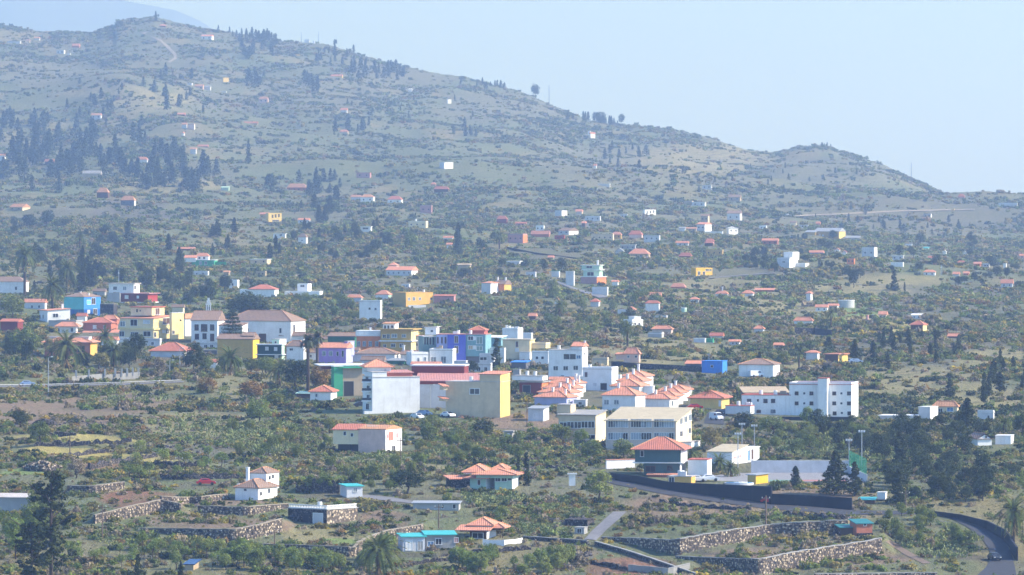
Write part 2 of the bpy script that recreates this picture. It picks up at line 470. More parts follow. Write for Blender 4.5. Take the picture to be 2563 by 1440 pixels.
WALLJOBS = []
def build_wall(*a): WALLJOBS.append(a)
def really_build_wall(foot, hs, label, tone, cap, name, cat, st, group, thick):
    org = foot[len(foot) // 2].copy()
    T = thing(name, label, cat, org, group)
    core, capb = MB(), MB()
    sv_, sf_ = [], []
    R = random.Random(len(label) * 7 + int(org[0]))
    for i in range(len(foot) - 1):
        a, b = foot[i], foot[i + 1]
        d = np.array([b[0] - a[0], b[1] - a[1]]); ln = np.hypot(*d)
        if ln < 1e-3: continue
        e = d / ln; n = np.array([e[1], -e[0]])           # towards the viewer
        if n[1] > 0: n = -n
        ha, hb = hs[i], hs[i + 1]
        def Q(s, t, o):
            base = a * (1 - s) + b * s
            h = ha * (1 - s) + hb * s
            return (base[0] + n[0] * o, base[1] + n[1] * o, base[2] - 0.6 + t * (h + 0.6))
        core.add([Q(0, 0, 0), Q(1, 0, 0), Q(1, 1, 0), Q(0, 1, 0), Q(0, 0, -thick), Q(1, 0, -thick), Q(1, 1, -thick), Q(0, 1, -thick)],
                 [(0, 1, 2, 3), (3, 2, 6, 7), (0, 3, 7, 4), (1, 5, 6, 2), (4, 7, 6, 5)])
        if cap:
            z = 0.14
            p = [Q(0, 1, 0.08), Q(1, 1, 0.08), Q(1, 1, -thick), Q(0, 1, -thick)]
            q = [(x, y, zz + z) for x, y, zz in p]
            capb.add(p + q, [(0, 1, 5, 4), (4, 5, 6, 7), (3, 7, 6, 2), (0, 4, 7, 3), (1, 2, 6, 5)])
        if st:
            hm = max(ha, hb) + 0.6; t0 = 0.0
            while t0 < 0.97:
                t1 = min(1.0, t0 + st * R.uniform(.45, 1.05) / hm)
                if 1 - t1 < st * .3 / hm: t1 = 1.0
                s0 = -R.uniform(0, .5) * st / ln
                while s0 < 0.995:
                    s1 = s0 + st * R.choice((.5, .7, .9, 1.1, 1.5)) * R.uniform(.8, 1.2) / ln
                    a0, a1 = max(0, s0 + .03 * st / ln), min(1, s1 - .03 * st / ln)
                    s0 = s1
                    if a1 - a0 < .12 * st / ln or R.random() < .04: continue
                    b0, b1 = t0 + R.uniform(.01, .09) * (t1 - t0), t1 - R.uniform(.01, .12) * (t1 - t0)
                    k = len(sv_); pr = R.uniform(0.03, 0.17)
                    sm, tm = (a0 + a1) / 2 + R.uniform(-.25, .25) * (a1 - a0), (b0 + b1) / 2 + R.uniform(-.25, .25) * (b1 - b0)
                    jit = lambda: R.uniform(.1, .4)
                    sv_ += [Q(a0, b0, -0.02), Q(a1, b0, -0.02), Q(a1, b1, -0.02), Q(a0, b1, -0.02)]
                    for (sx, tx) in ((a0, b0), (a1, b0), (a1, b1), (a0, b1)):
                        c = jit(); sv_.append(Q(sx + (sm - sx) * c, tx + (tm - tx) * c, pr * R.uniform(.5, 1)))
                    sf_ += [(k + 4, k + 5, k + 6, k + 7), (k, k + 1, k + 5, k + 4), (k + 1, k + 2, k + 6, k + 5), (k + 2, k + 3, k + 7, k + 6), (k + 3, k, k + 4, k + 7)]
                t0 = t1
    core.build('wall_core', 'darkstone' if tone in ('stone', 'darkstone', 'midstone') else tone, T, org)
    if sf_:
        o = obj('stones', sv_, sf_, tone, T, org); o['kind'] = 'stuff'
    if cap:
        capb.build('coping', cap, T, org)
    return T

# right-hand vineyard terraces
stone_wall([(2040, 1452, 1437), (2160, 1448, 1436), (2345, 1446, 1434)], 'low stone terrace wall along the bottom edge below the two big terraces', cap='concrete', L=30)
stone_wall([(1690, 1396, 1393), (1790, 1418, 1397), (1897, 1444, 1401), (1960, 1430, 1388), (2050, 1412, 1373), (2130, 1398, 1361), (2207, 1385, 1348)],
           'lower of the two tall stone terrace walls, ending near the red hut', L=52)
stone_wall([(1505, 1348, 1345), (1600, 1370, 1348), (1690, 1393, 1352), (1760, 1375, 1339), (1830, 1362, 1327), (1940, 1347, 1312), (2040, 1340, 1306), (2122, 1334, 1302)],
           'upper tall stone terrace wall with pale coping running up to the red hut', L=45)
# left and middle terraces
stone_wall([(1572, 1430, 1415), (1672, 1440, 1424), (1727, 1429, 1411)], 'pale concrete wall of the small tilled plot at the bottom edge', 'concrete', cap='concrete', st=0, L=14, name='plot_wall', thick=.3)
stone_wall([(1488, 1366, 1356), (1560, 1386, 1376), (1640, 1412, 1402), (1740, 1446, 1436)], 'diagonal low stone wall running down from the steep ramp', 'midstone', cap='concrete', L=12)
stone_wall([(1310, 1352, 1343), (1400, 1358, 1349), (1470, 1364, 1354)], 'stone bank wall between the white terrace wall and the ramp', 'midstone', cap='concrete', L=14)
stone_wall([(650, 1372, 1362), (770, 1384, 1366), (888, 1396, 1371), (900, 1385, 1357), (925, 1372, 1344), (965, 1356, 1330), (1060, 1334, 1313)],
           'curved stone terrace wall below the stone garage, rounding a sharp corner', L=40, cap='track')
stone_wall([(350, 1330, 1323), (470, 1343, 1324), (590, 1358, 1326), (650, 1346, 1313), (706, 1334, 1300)],
           'tall stone terrace wall left of the stone garage with one sunlit face', L=36, cap='track')
stone_wall([(238, 1312, 1290), (320, 1300, 1270), (403, 1284, 1251), (450, 1288, 1262)],
           'sunlit stone terrace wall right of the tall foreground pine', L=30, cap='track')
stone_wall([(495, 1284, 1267), (560, 1288, 1269), (624, 1292, 1269), (680, 1280, 1264), (722, 1272, 1261)],
           'stone terrace wall just below the white two-part cottage', L=26, cap='track')
stone_wall([(404, 1255, 1243), (490, 1262, 1246), (530, 1256, 1241), (572, 1250, 1237)],
           'stone terrace wall left of the white two-part cottage', L=22, cap='track')
stone_wall([(168, 1232, 1216), (222, 1238, 1218), (270, 1232, 1212), (312, 1224, 1207)],
           'short stone terrace corner wall above the tall foreground pine', L=24, cap='track')
stone_wall([(1100, 1400, 1392), (1160, 1388, 1376), (1230, 1386, 1374), (1330, 1376, 1364)],
           'rough dark stone wall below the open-sided orange-roofed house', 'darkstone', L=22, cap=None)
stone_wall([(1420, 1402, 1392), (1500, 1416, 1404), (1570, 1428, 1416)], 'crumbling dark stone wall below the steep ramp', 'darkstone', L=18, cap=None)
stone_wall([(1020, 1418, 1408), (1080, 1408, 1398), (1130, 1404, 1392)], 'low stone wall around the bushes above the foreground palm', 'darkstone', L=16, cap=None)
for i, (p, lab) in enumerate([
    ([(60, 1178, 1166), (110, 1182, 1168), (150, 1180, 1170)], 'tumbled pale stone heap wall near the left edge'),
    ([(225, 1178, 1160), (300, 1160, 1146), (395, 1144, 1131)], 'dry stone wall under the brightest yellow grass strip'),
    ([(350, 1166, 1152), (440, 1170, 1154), (520, 1168, 1156)], 'dry stone wall below the thin utility pole among almond trees'),
    ([(150, 1148, 1136), (240, 1136, 1124), (290, 1132, 1122)], 'dry stone wall between two yellow grass strips'),
    ([(85, 1120, 1104), (180, 1118, 1102), (260, 1116, 1098), (330, 1112, 1097)], 'long dark dry stone wall behind the yellow grass strips'),
    ([(85, 1096, 1082), (140, 1094, 1080), (190, 1094, 1084)], 'short dark stone wall at the upper left terraces'),
    ([(400, 1200, 1186), (470, 1202, 1184), (560, 1200, 1184), (600, 1198, 1186)], 'dry stone wall behind the small red car'),
    ([(740, 1234, 1200), (800, 1236, 1198), (850, 1236, 1202)], 'tall rough stone retaining face left of the teal-roofed shed'),
    ([(930, 1180, 1172), (1000, 1172, 1164), (1060, 1166, 1158)], 'low stone wall behind the big dark round tree'),
    ([(1300, 1178, 1170), (1360, 1172, 1164), (1430, 1174, 1166)], 'low pale stone wall right of the cypress pair'),
    ([(1290, 1156, 1148), (1350, 1150, 1143), (1400, 1152, 1146)], 'stony bank below the old school annex'),
    ([(1590, 1316, 1296), (1640, 1314, 1296), (1740, 1312, 1300)], 'broken brown stone wall on the grassy terrace right of the ramp'),
    ([(1650, 1262, 1250), (1760, 1272, 1260), (1880, 1280, 1268)], 'low brown stone bank just below the road'),
    ([(1960, 1296, 1278), (2050, 1300, 1282), (2130, 1302, 1288)], 'stone bank under the road near the wooden pole'),
]):
    stone_wall(p, lab, 'midstone', L=16, cap=None, st=0.45)

# levelled plots
_q = hit(2100, 1206); COURT = (_q[1], _q[2])
PADS.append(((1800 - CX) / F * _q[1], (2172 - CX) / F * _q[1], _q[1], _q[1] + 41, _q[2] - .25, 3.0))
# ------------------------------------------------------------------ ground sheet
def build_ground():
    us = np.concatenate([np.linspace(-1900, -80, 40)[:-1], np.linspace(-80, 2643, 560), np.linspace(2643, 4500, 40)[1:]])
    ys = np.concatenate([np.linspace(620, 1040, 50)[:-1], np.arange(1040, 1330, 1.1), np.arange(1330, 1700, 2.4), np.arange(1700, 2600, 5.0), np.arange(2600, 7100, 16.0), np.linspace(7100, 8200, 12)])
    U, Yg = np.meshgrid((us - CX) / F, ys)
    X = U * Yg
    Z = ground(X, Yg)
    V = np.stack([X, Yg, Z], -1).reshape(-1, 3)
    nr, nc = X.shape
    idx = np.arange(nr * nc).reshape(nr, nc)
    q = np.stack([idx[:-1, :-1], idx[:-1, 1:], idx[1:, 1:], idx[1:, :-1]], -1).reshape(-1, 4)
    me = bpy.data.meshes.new('ground')
    me.vertices.add(len(V)); me.vertices.foreach_set('co', V.ravel())
    me.loops.add(len(q) * 4); me.loops.foreach_set('vertex_index', q.ravel().astype(np.int32))
    me.polygons.add(len(q)); me.polygons.foreach_set('loop_start', np.arange(0, len(q) * 4, 4, dtype=np.int32))
    me.update(); me.validate()
    px, py = proj(V[:, 0], V[:, 1], V[:, 2])
    c = ground_colour(px, py, V[:, 0], V[:, 1])
    a = me.color_attributes.new('soil', 'FLOAT_COLOR', 'POINT')
    a.data.foreach_set('color', np.concatenate([c, np.ones((len(c), 1))], 1).ravel().astype(np.float32))
    me.materials.append(ground_mat())
    o = bpy.data.objects.new('ground', me); COL.objects.link(o)
    return tag(o, 'volcanic hillside of terraces, scrub and dry grass', None, None, 'structure')

SOIL = dict(g=(0.140, 0.155, 0.075), o=(0.29, 0.25, 0.118), b=(0.25, 0.170, 0.120), d=(0.140, 0.132, 0.092), y=(0.44, 0.36, 0.11),
            G=(0.18, 0.25, 0.07), r=(0.26, 0.12, 0.08), p=(0.172, 0.168, 0.104), k=(0.12, 0.11, 0.095), f=(0.134, 0.158, 0.072))
# (cx, cy, rx, ry, soil, scrub factor) in photo pixels: what grows or lies bare where
PATCH = [
    (1900, 1270, 360, 45, 'b', .45), (1640, 1325, 110, 22, 'g', .5), (1880, 1320, 260, 26, 'f', .5), (2000, 1385, 220, 22, 'b', .55), (2250, 1420, 190, 30, 'g', .5),
    (1580, 1416, 120, 26, 'r', .08), (1440, 1372, 90, 14, 'd', .25), (1440, 1378, 60, 18, 'b', .2), (640, 1320, 90, 16, 'b', .35), (820, 1340, 130, 20, 'o', .3), (960, 1300, 70, 26, 'b', .35),
    (840, 1352, 60, 8, 'G', .2), (470, 1305, 130, 24, 'b', .4), (330, 1250, 120, 18, 'r', .15), (560, 1262, 130, 8, 'b', .1), (480, 1222, 70, 10, 'd', .15),
    (230, 1228, 70, 8, 'o', .1), (70, 1185, 90, 8, 'G', .1), (200, 1100, 160, 8, 'y', 0), (215, 1128, 130, 8, 'y', 0), (310, 1140, 120, 8, 'y', 0), (400, 1150, 60, 4, 'y', 0),
    (420, 1176, 60, 8, 'y', 0), (260, 1170, 60, 14, 'r', .2), (150, 1040, 190, 45, 'b', .18), (330, 1010, 120, 26, 'b', .22), (500, 1060, 160, 28, 'o', .3), (620, 960, 130, 34, 'o', .5),
    (560, 1130, 180, 25, 'd', .5), (1080, 1180, 130, 14, 'o', .3), (880, 1240, 100, 12, 'd', .1), (1100, 1250, 140, 10, 'd', .15), (1400, 1240, 110, 30, 'p', .25), (1330, 1060, 90, 30, 'b', .3),
    (1340, 1140, 60, 8, 'o', .2), (1500, 1200, 60, 30, 'd', .2), (2160, 1330, 60, 20, 'd', .1), (2180, 1395, 110, 18, 'b', .35), (2220, 1270, 70, 22, 'g', .6), (2330, 1340, 150, 60, 'g', 1.2),
    (2260, 1060, 330, 100, 'g', 2.4), (2400, 1180, 220, 70, 'g', 2.6), (2000, 1110, 200, 45, 'g', 1.8), (2000, 1180, 150, 30, 'p', 0.0),
    (2300, 960, 180, 40, 'o', .4), (2460, 1000, 110, 30, 'o', .4), (2050, 900, 120, 30, 'o', .35), (2300, 870, 260, 30, 'd', .9), (2480, 900, 90, 26, 'o', .4),
    (2240, 705, 130, 20, 'o', .15), (2120, 735, 130, 22, 'o', .18), (1780, 720, 150, 26, 'o', .3), (2150, 770, 80, 26, 'G', .5), (2200, 815, 160, 26, 'y', .4),
    (2380, 760, 180, 50, 'd', .8), (1880, 690, 110, 10, 'd', .1), (1840, 680, 80, 12, 'p', .1), (1500, 625, 60, 14, 'p', .1), (1350, 625, 120, 8, 'd', .3), (1380, 660, 180, 24, 'd', .7),
    (1620, 880, 160, 40, 'o', .35), (1640, 950, 160, 24, 'd', .9), (1450, 820, 160, 30, 'o', .5), (1950, 760, 160, 26, 'o', .35), (1620, 740, 120, 22, 'o', .45), (1060, 790, 100, 12, 'o', .4), (1200, 800, 140, 20, 'd', .8), (960, 720, 160, 24, 'd', .8),
    (200, 545, 200, 26, 'd', .8), (330, 530, 110, 30, 'k', .6), (160, 590, 160, 34, 'g', 1.2), (420, 470, 140, 20, 'o', .7), (560, 505, 150, 30, 'g', .9),
    (300, 250, 180, 34, 'o', .35), (150, 190, 150, 30, 'p', .4), (120, 270, 150, 30, 'g', .5), (820, 250, 180, 24, 'p', .7), (1250, 270, 160, 40, 'p', .5), (1560, 420, 220, 60, 'p', .5), (1000, 190, 160, 22, 'p', .4),
    (1750, 400, 180, 40, 'o', .35), (2080, 430, 170, 40, 'p', .35), (2300, 540, 250, 50, 'd', .5), (700, 320, 200, 50, 'g', .6), (1000, 400, 260, 60, 'g', .7), (1500, 560, 120, 20, 'p', .6),
    (880, 820, 60, 20, 'd', .3), (1000, 900, 200, 40, 'd', .15), (1400, 900, 140, 40, 'd', .3), (350, 870, 180, 60, 'd', .3), (1560, 1000, 160, 40, 'd', .1), (1790, 1040, 50, 40, 'd', .1),
]
def patch_fields(px, py, X, Y):
    wx = px + 55 * fbm(X / 30.0, Y / 60.0, 21, 3); wy = py + 12 * fbm(X / 26.0, Y / 55.0, 33, 3)
    col = np.zeros((len(px), 3)); col[:] = SOIL['f']
    t = np.clip((fbm(X / 60.0, Y / 110.0, 41, 3) + 0.35) * 1.2, 0, 1)[:, None]
    col = col * (1 - t) + np.array(SOIL['p']) * t
    t = np.clip((fbm(X / 34.0, Y / 90.0, 47, 3) - 0.05) * 2.5, 0, 1)[:, None]
    col = col * (1 - t) + np.array(SOIL['o']) * 0.75 * t
    den = np.ones(len(px))
    for cx_, cy_, rx, ry, s, k in PATCH:
        d = ((wx - cx_) / rx) ** 2 + ((wy - cy_) / ry) ** 2
        m = np.clip((1.25 - d) / 0.5, 0, 1)
        mm = (m * 0.85)[:, None]
        col = col * (1 - mm) + np.array(SOIL[s]) * mm
        den = den * (1 - m) + k * m
    return col, den
def ground_colour(px, py, X, Y):
    return patch_fields(px, py, X, Y)[0]

def ground_mat():
    m, nt, b = _nt('hillside_ground')
    at_ = nt.nodes.new('ShaderNodeAttribute'); at_.attribute_name = 'soil'
    geo = nt.nodes.new('ShaderNodeNewGeometry')
    mp = nt.nodes.new('ShaderNodeMapping'); mp.inputs['Scale'].default_value = (1, 0.35, 1)
    nt.links.new(geo.outputs['Position'], mp.inputs['Vector'])
    v = mp.outputs[0]
    c1 = mixcol(nt, ramp(nt, noise(nt, 0.09, 6, 0.7, v), 0.42, 0.68, 0, 0.6), at_.outputs['Color'], (0.112, 0.132, 0.060))
    c2 = mixcol(nt, ramp(nt, noise(nt, 0.35, 5, 0.7, v), 0.5, 0.72, 0, 0.5), c1, (0.235, 0.195, 0.105))
    c3 = mixcol(nt, ramp(nt, noise(nt, 1.3, 4, 0.7, v), 0.52, 0.7, 0, 0.6), c2, (0.09, 0.08, 0.066))
    c4 = mixcol(nt, ramp(nt, noise(nt, 2.4, 3, 0.7, v), 0.62, 0.74, 0, 0.6), c3, (0.36, 0.32, 0.27))
    # old field banks follow the contours
    sp = nt.nodes.new('ShaderNodeSeparateXYZ'); nt.links.new(geo.outputs['Position'], sp.inputs[0])
    ad = nt.nodes.new('ShaderNodeMath'); ad.operation = 'MULTIPLY_ADD'
    nt.links.new(noise(nt, 0.012, 4, 0.6), ad.inputs[0]); ad.inputs[1].default_value = 14.0; nt.links.new(sp.outputs[2], ad.inputs[2])
    md_ = nt.nodes.new('ShaderNodeMath'); md_.operation = 'PINGPONG'; nt.links.new(ad.outputs[0], md_.inputs[0]); md_.inputs[1].default_value = 1.3
    bank = ramp(nt, md_.outputs[0], 0.0, 0.42, 1.0, 0.0)
    mu = nt.nodes.new('ShaderNodeMath'); mu.operation = 'MULTIPLY'; nt.links.new(bank, mu.inputs[0]); nt.links.new(ramp(nt, noise(nt, 0.02, 3), 0.42, 0.6, 0, 0.8), mu.inputs[1])
    c4 = mixcol(nt, mu.outputs[0], c4, (0.085, 0.078, 0.066))
    nt.links.new(c4, b.inputs['Base Color'])
    b.inputs['Roughness'].default_value = 1.0
    b.inputs['Specular IOR Level'].default_value = 0.05
    bump(nt, b, noise(nt, 0.9, 6, 0.7, v), 1.0, 0.9)
    return m

def strip(name, left, right, mat, label, lift=0.12, across=3, kind='structure'):
    """a road or path between two edges given in photo pixels"""
    L, R_ = [], []
    for E, out in ((left, L), (right, R_)):
        E = [np.array(p, float) for p in E]
        d = [0.0]
        for i in range(1, len(E)): d.append(d[-1] + np.hypot(*(E[i] - E[i - 1])))
        n = 40
        for k in range(n + 1):
            s = d[-1] * k / n
            p = np.array([np.interp(s, d, [e[0] for e in E]), np.interp(s, d, [e[1] for e in E])])
            out.append(hit(p[0], p[1]))
    vs_, fs_ = [], []
    n = len(L)
    for i in range(n):
        for j in range(across + 1):
            t = j / across
            p = L[i] * (1 - t) + R_[i] * t
            vs_.append((p[0], p[1], gz(p[0], p[1]) + lift))
    w = across + 1
    for i in range(n - 1):
        for j in range(across):
            fs_.append((i * w + j, i * w + j + 1, (i + 1) * w + j + 1, (i + 1) * w + j))
    for p, q in zip(L, R_):
        a, b = proj(*p); c, d = proj(*q)
        FOOT.append((min(a, c) - 3, max(a, c) + 3, min(b, d) - 2, max(b, d) + 2, p[1]))
    o = obj(name, vs_, fs_, mat)
    return tag(o, label, None, None, kind)
# ------------------------------------------------------------------ buildings
def B(x0, x1, yb, yt, s=0, th=None, d=None, dY=0.0, w='white', r='flat', rh=0, rm=None, win=(), ch=(), fr='wframe', o=0.35, gl='dark', side=None, sink=None, par=True, band=None, door=()):
    return dict(x0=x0, x1=x1, yb=yb, yt=yt, s=s, th=th, d=d, dY=dY, w=w, r=r, rh=rh, rm=rm, win=win, ch=ch, fr=fr, o=o, gl=gl, side=side, sink=sink, par=par, band=band, door=door)

def opening(T, org, P, n, ex, w, h, kind, frame, glassm, small):
    """a window or door set on a wall at world point P with outward normal n and in-wall direction ex"""
    ez = np.array([0, 0, 1.0]); ex = np.asarray(ex); n = np.asarray(n)
    def T_(a, b, c): return tuple(P + ex * a + ez * c + n * b)
    if small:
        m = MB(); m.box(-w / 2, w / 2, -0.05, 0.04, -h / 2, h / 2, T_)
        return m.build(kind, glassm, T, org)
    f = max(0.07, min(0.14, w * 0.09))
    m = MB()
    m.box(-w / 2 - f, -w / 2, -0.05, 0.07, -h / 2, h / 2, T_); m.box(w / 2, w / 2 + f, -0.05, 0.07, -h / 2, h / 2, T_)
    m.box(-w / 2 - f, w / 2 + f, -0.05, 0.07, h / 2, h / 2 + f, T_)
    m.box(-w / 2 - f * 1.6, w / 2 + f * 1.6, -0.05, 0.15, -h / 2 - f, -h / 2, T_)
    if kind == 'window' and w > 0.8:
        m.box(-f * 0.35, f * 0.35, -0.02, 0.05, -h / 2, h / 2, T_)
    o = m.build(kind, frame, T, org)
    p = MB(); p.box(-w / 2, w / 2, -0.06, 0.025, -h / 2, h / 2, T_)
    p.build('pane' if kind == 'window' else 'panel', glassm, o, org)
    return o

def block(T, org, b, Yc):
    th = math.radians(b['th']); c, s_ = math.cos(th), math.sin(th)
    S = F / Yc
    Wd = (b['x1'] - b['x0']) / S / c
    if b['d']: D = b['d']
    elif b['s'] and abs(s_) > 0.02: D = min(28.0, max(2.0, b['s'] / S / abs(s_)))
    else: D = max(3.0, min(10.0, Wd * 0.8))
    cx_ = b['x1'] if th >= 0 else b['x0']
    C = at(cx_, b['yb'], Yc)
    Hh = (b['yb'] - b['yt']) / S
    ex = np.array([c, -s_, 0.0]); ey = np.array([s_, c, 0.0]); ez = np.array([0, 0, 1.0])
    O = C - ex * Wd if th >= 0 else C
    def Q(x, y, z): return tuple(O + ex * x + ey * y + ez * z)
    sink = b['sink'] if b['sink'] is not None else 0.05
    m = MB(); m.box(0, Wd, 0, D, -sink, Hh, Q)
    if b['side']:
        m.m[3 if th >= 0 else 5] = 1  # some real two-tone ends, mostly sunlight and shade put into the side's colour
    r = b['r']; rm = b['rm']; o = b['o']
    rr = max(0.25, b['rh'] / S - D * 0.02) if b['rh'] else 0
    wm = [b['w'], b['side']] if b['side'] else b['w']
    if r == 'gx':
        m.add([Q(0, 0, Hh), Q(0, D, Hh), Q(0, D / 2, Hh + rr), Q(Wd, 0, Hh), Q(Wd, D, Hh), Q(Wd, D / 2, Hh + rr)], [(0, 1, 2), (3, 5, 4)], 1 if b['side'] else 0)
    if r == 'gy':
        m.add([Q(0, 0, Hh), Q(Wd, 0, Hh), Q(Wd / 2, 0, Hh + rr), Q(0, D, Hh), Q(Wd, D, Hh), Q(Wd / 2, D, Hh + rr)], [(0, 1, 2), (3, 5, 4)])
    if r == 'shed':
        m.add([Q(0, 0, Hh), Q(0, D, Hh), Q(0, D, Hh + rr), Q(Wd, 0, Hh), Q(Wd, D, Hh), Q(Wd, D, Hh + rr)], [(0, 1, 2), (3, 5, 4), (1, 4, 5, 2)])
    if r == 'sideshed':
        m.add([Q(Wd, 0, Hh), Q(Wd, D, Hh), Q(Wd, D, Hh + rr), Q(Wd, 0, Hh + rr), Q(0, 0, Hh), Q(0, D, Hh)], [(0, 1, 2, 3), (4, 0, 3), (5, 2, 1)])
    m.build('wall', wm, T, org)
    t = 0.16
    if r == 'flat':
        k = MB(); k.box(-0.12, Wd + 0.12, -0.12, D + 0.12, Hh + 0.003, Hh + t, Q)
        ro = k.build('roof', rm or 'slab', T, org)
        if b['par'] and Wd > 4:
            p = MB(); a = 0.22; hp = 0.45
            p.box(0, Wd, 0, a, Hh + t, Hh + t + hp, Q); p.box(0, Wd, D - a, D, Hh + t, Hh + t + hp, Q)
            p.box(0, a, a, D - a, Hh + t, Hh + t + hp, Q); p.box(Wd - a, Wd, a, D - a, Hh + t, Hh + t + hp, Q)
            p.build('parapet', b['w'] if not isinstance(b['par'], str) else b['par'], ro, org)
        if S > 5.5 and Wd > 5 and D > 4:
            for q in range(rnd.choice((1, 2, 2, 3))):
                xq, yq = rnd.uniform(.6, Wd - 1.6), rnd.uniform(.6, max(.7, D - 1.6)); kq = MB(); kind = rnd.randrange(3)
                if kind == 0:
                    kq.tube([Q(xq, yq, Hh + t), Q(xq, yq, Hh + t + 1.1)], .5, 10); kq.build('roof_tank', 'whiteslab', ro, org)
                elif kind == 1:
                    kq.box(xq, xq + rnd.uniform(.7, 1.6), yq, yq + 1.0, Hh + t, Hh + t + rnd.uniform(.6, 1.3), Q); kq.build('roof_box', rnd.choice(['white', 'palegrey', 'tan']), ro, org)
                else:
                    kq.box(xq, xq + .07, yq, yq + .07, Hh + t, Hh + t + 2.2, Q); kq.box(xq - .5, xq + .57, yq, yq + .05, Hh + t + 1.7, Hh + t + 1.76, Q); kq.box(xq - .35, xq + .42, yq, yq + .05, Hh + t + 2.0, Hh + t + 2.05, Q); kq.build('aerial', 'metal', ro, org)
    elif r == 'slabover':
        k = MB(); k.box(-o, Wd + o, -o, D + o, Hh + 0.003, Hh + 0.3, Q)
        k.build('roof', rm or 'whiteslab', T, org)
    elif r != 'none':
        rm = rm or 'tile'
        k = MB()
        lo = [Q(-o, -o, Hh), Q(Wd + o, -o, Hh), Q(Wd + o, D + o, Hh), Q(-o, D + o, Hh)]
        caps = []
        if r == 'hip':
            if Wd >= D:
                e = min(Wd * 0.42, D * 0.5); R1, R2 = Q(e, D / 2, Hh + rr), Q(Wd - e, D / 2, Hh + rr)
                fs_ = [(0, 1, 5, 4), (1, 2, 5), (2, 3, 4, 5), (3, 0, 4), (0, 3, 2, 1)]; caps = [(0, 4), (1, 5), (4, 5), (2, 5)]
            else:
                e = min(D * 0.42, Wd * 0.5); R1, R2 = Q(Wd / 2, e, Hh + rr), Q(Wd / 2, D - e, Hh + rr)
                fs_ = [(0, 1, 4), (1, 2, 5, 4), (2, 3, 5), (3, 0, 4, 5), (0, 3, 2, 1)]; caps = [(0, 4), (1, 4), (4, 5), (2, 5)]
            vsx = [list(p) for p in lo] + [list(R1), list(R2)]
        elif r == 'gx':
            vsx = [list(p) for p in lo] + [list(Q(-o, D / 2, Hh + rr + t)), list(Q(Wd + o, D / 2, Hh + rr + t))]
            fs_ = [(0, 1, 5, 4), (2, 3, 4, 5), (1, 2, 5), (3, 0, 4)]; caps = [(4, 5)]
        elif r == 'gy':
            vsx = [list(p) for p in lo] + [list(Q(Wd / 2, -o, Hh + rr + t)), list(Q(Wd / 2, D + o, Hh + rr + t))]
            fs_ = [(1, 2, 5, 4), (3, 0, 4, 5), (0, 1, 4), (2, 3, 5)]; caps = [(4, 5)]
            # the gable faces of the tiles sit in front of the wall only as a rim
            fs_ = [(1, 2, 5, 4), (3, 0, 4, 5)]
        elif r == 'shed':
            vsx = [list(p) for p in lo] + [list(Q(-o, D + o, Hh + rr)), list(Q(Wd + o, D + o, Hh + rr))]
            vsx[2], vsx[3] = vsx[5], vsx[4]
            fs_ = [(0, 1, 2, 3)]; vsx = vsx[:4]
        elif r == 'sideshed':
            vsx = [list(Q(-o, -o, Hh)), list(Q(Wd + o, -o, Hh + rr)), list(Q(Wd + o, D + o, Hh + rr)), list(Q(-o, D + o, Hh))]
            fs_ = [(0, 1, 2, 3)]
        n = len(vsx)
        up = [[p[0], p[1], p[2] + t] for p in vsx]
        k.add(up, fs_)
        rim = [(0, 1), (1, 2), (2, 3), (3, 0)]
        k.add([vsx[0], vsx[1], vsx[2], vsx[3], up[0], up[1], up[2], up[3]], [(0, 1, 5, 4), (1, 2, 6, 5), (2, 3, 7, 6), (3, 0, 4, 7), (0, 3, 2, 1)])
        ro = k.build('roof', rm, T, org)
        if caps and S > 6.5 and rr > 0.7:
            kk = MB()
            for a_, b_ in caps:
                kk.tube([(up[a_][0], up[a_][1], up[a_][2] + .03), (up[b_][0], up[b_][1], up[b_][2] + .03)], 0.13, 5)
            kk.build('ridge_tiles', 'paletile', ro, org)
    for (xc, yt_, wp) in b['ch']:
        cw = max(0.45, wp / S)
        xl = ((xc - b['x0']) / max(1, b['x1'] - b['x0'])) * Wd
        top = (b['yb'] - yt_) / S
        k = MB(); k.box(xl - cw / 2, xl + cw / 2, D * .4, D * .4 + cw, Hh - 0.1, top, Q)
        k.box(xl - cw * .65, xl + cw * .65, D * .4 - cw * .15, D * .4 + cw * 1.15, top, top + 0.18, Q)
        k.build('chimney', 'white', T, org)
    n_f, n_s = -ey, (ex if th >= 0 else -ex)
    for lst, kind in ((b['win'], 'window'), (b['door'], 'door')):
        for wdef in lst:
            xc, yc, wp, hp = wdef[:4]
            g = wdef[4] if len(wdef) > 4 else b['gl']; fm_ = wdef[5] if len(wdef) > 5 else b['fr']
            on_side = (xc > b['x1'] + 0.1) if th >= 0 else (xc < b['x0'] - 0.1)
            u, v = (xc - CX) / F, (HY - yc) / F
            if on_side:
                P0 = C; nn = n_s; e_ = ey
            else:
                P0 = O; nn = n_f; e_ = ex
            den = u * nn[0] + nn[1]
            if abs(den) < 1e-6: continue
            tt = (P0[0] * nn[0] + P0[1] * nn[1]) / den
            P = np.array([u * tt, tt, CAMZ + v * tt])
            fore = abs(s_) if on_side else c
            ww = max(0.35, wp / S / max(0.12, fore)); hh = max(0.35, hp / S)
            if on_side: ww = min(ww, D * 0.8)
            opening(T, org, P, nn, e_, ww, hh, kind, fm_, g, wp * (1 if not on_side else 1) < 5 and kind == 'window')
    if b['band']:
        yy = (b['yb'] - b['band'][0]) / S; bh = b['band'][1] / S
        k = MB(); k.box(-.5, Wd + .5, -.6, D + .05, yy - bh / 2, yy + bh / 2, Q)
        k.build('balcony', b['band'][2], T, org)
    return D

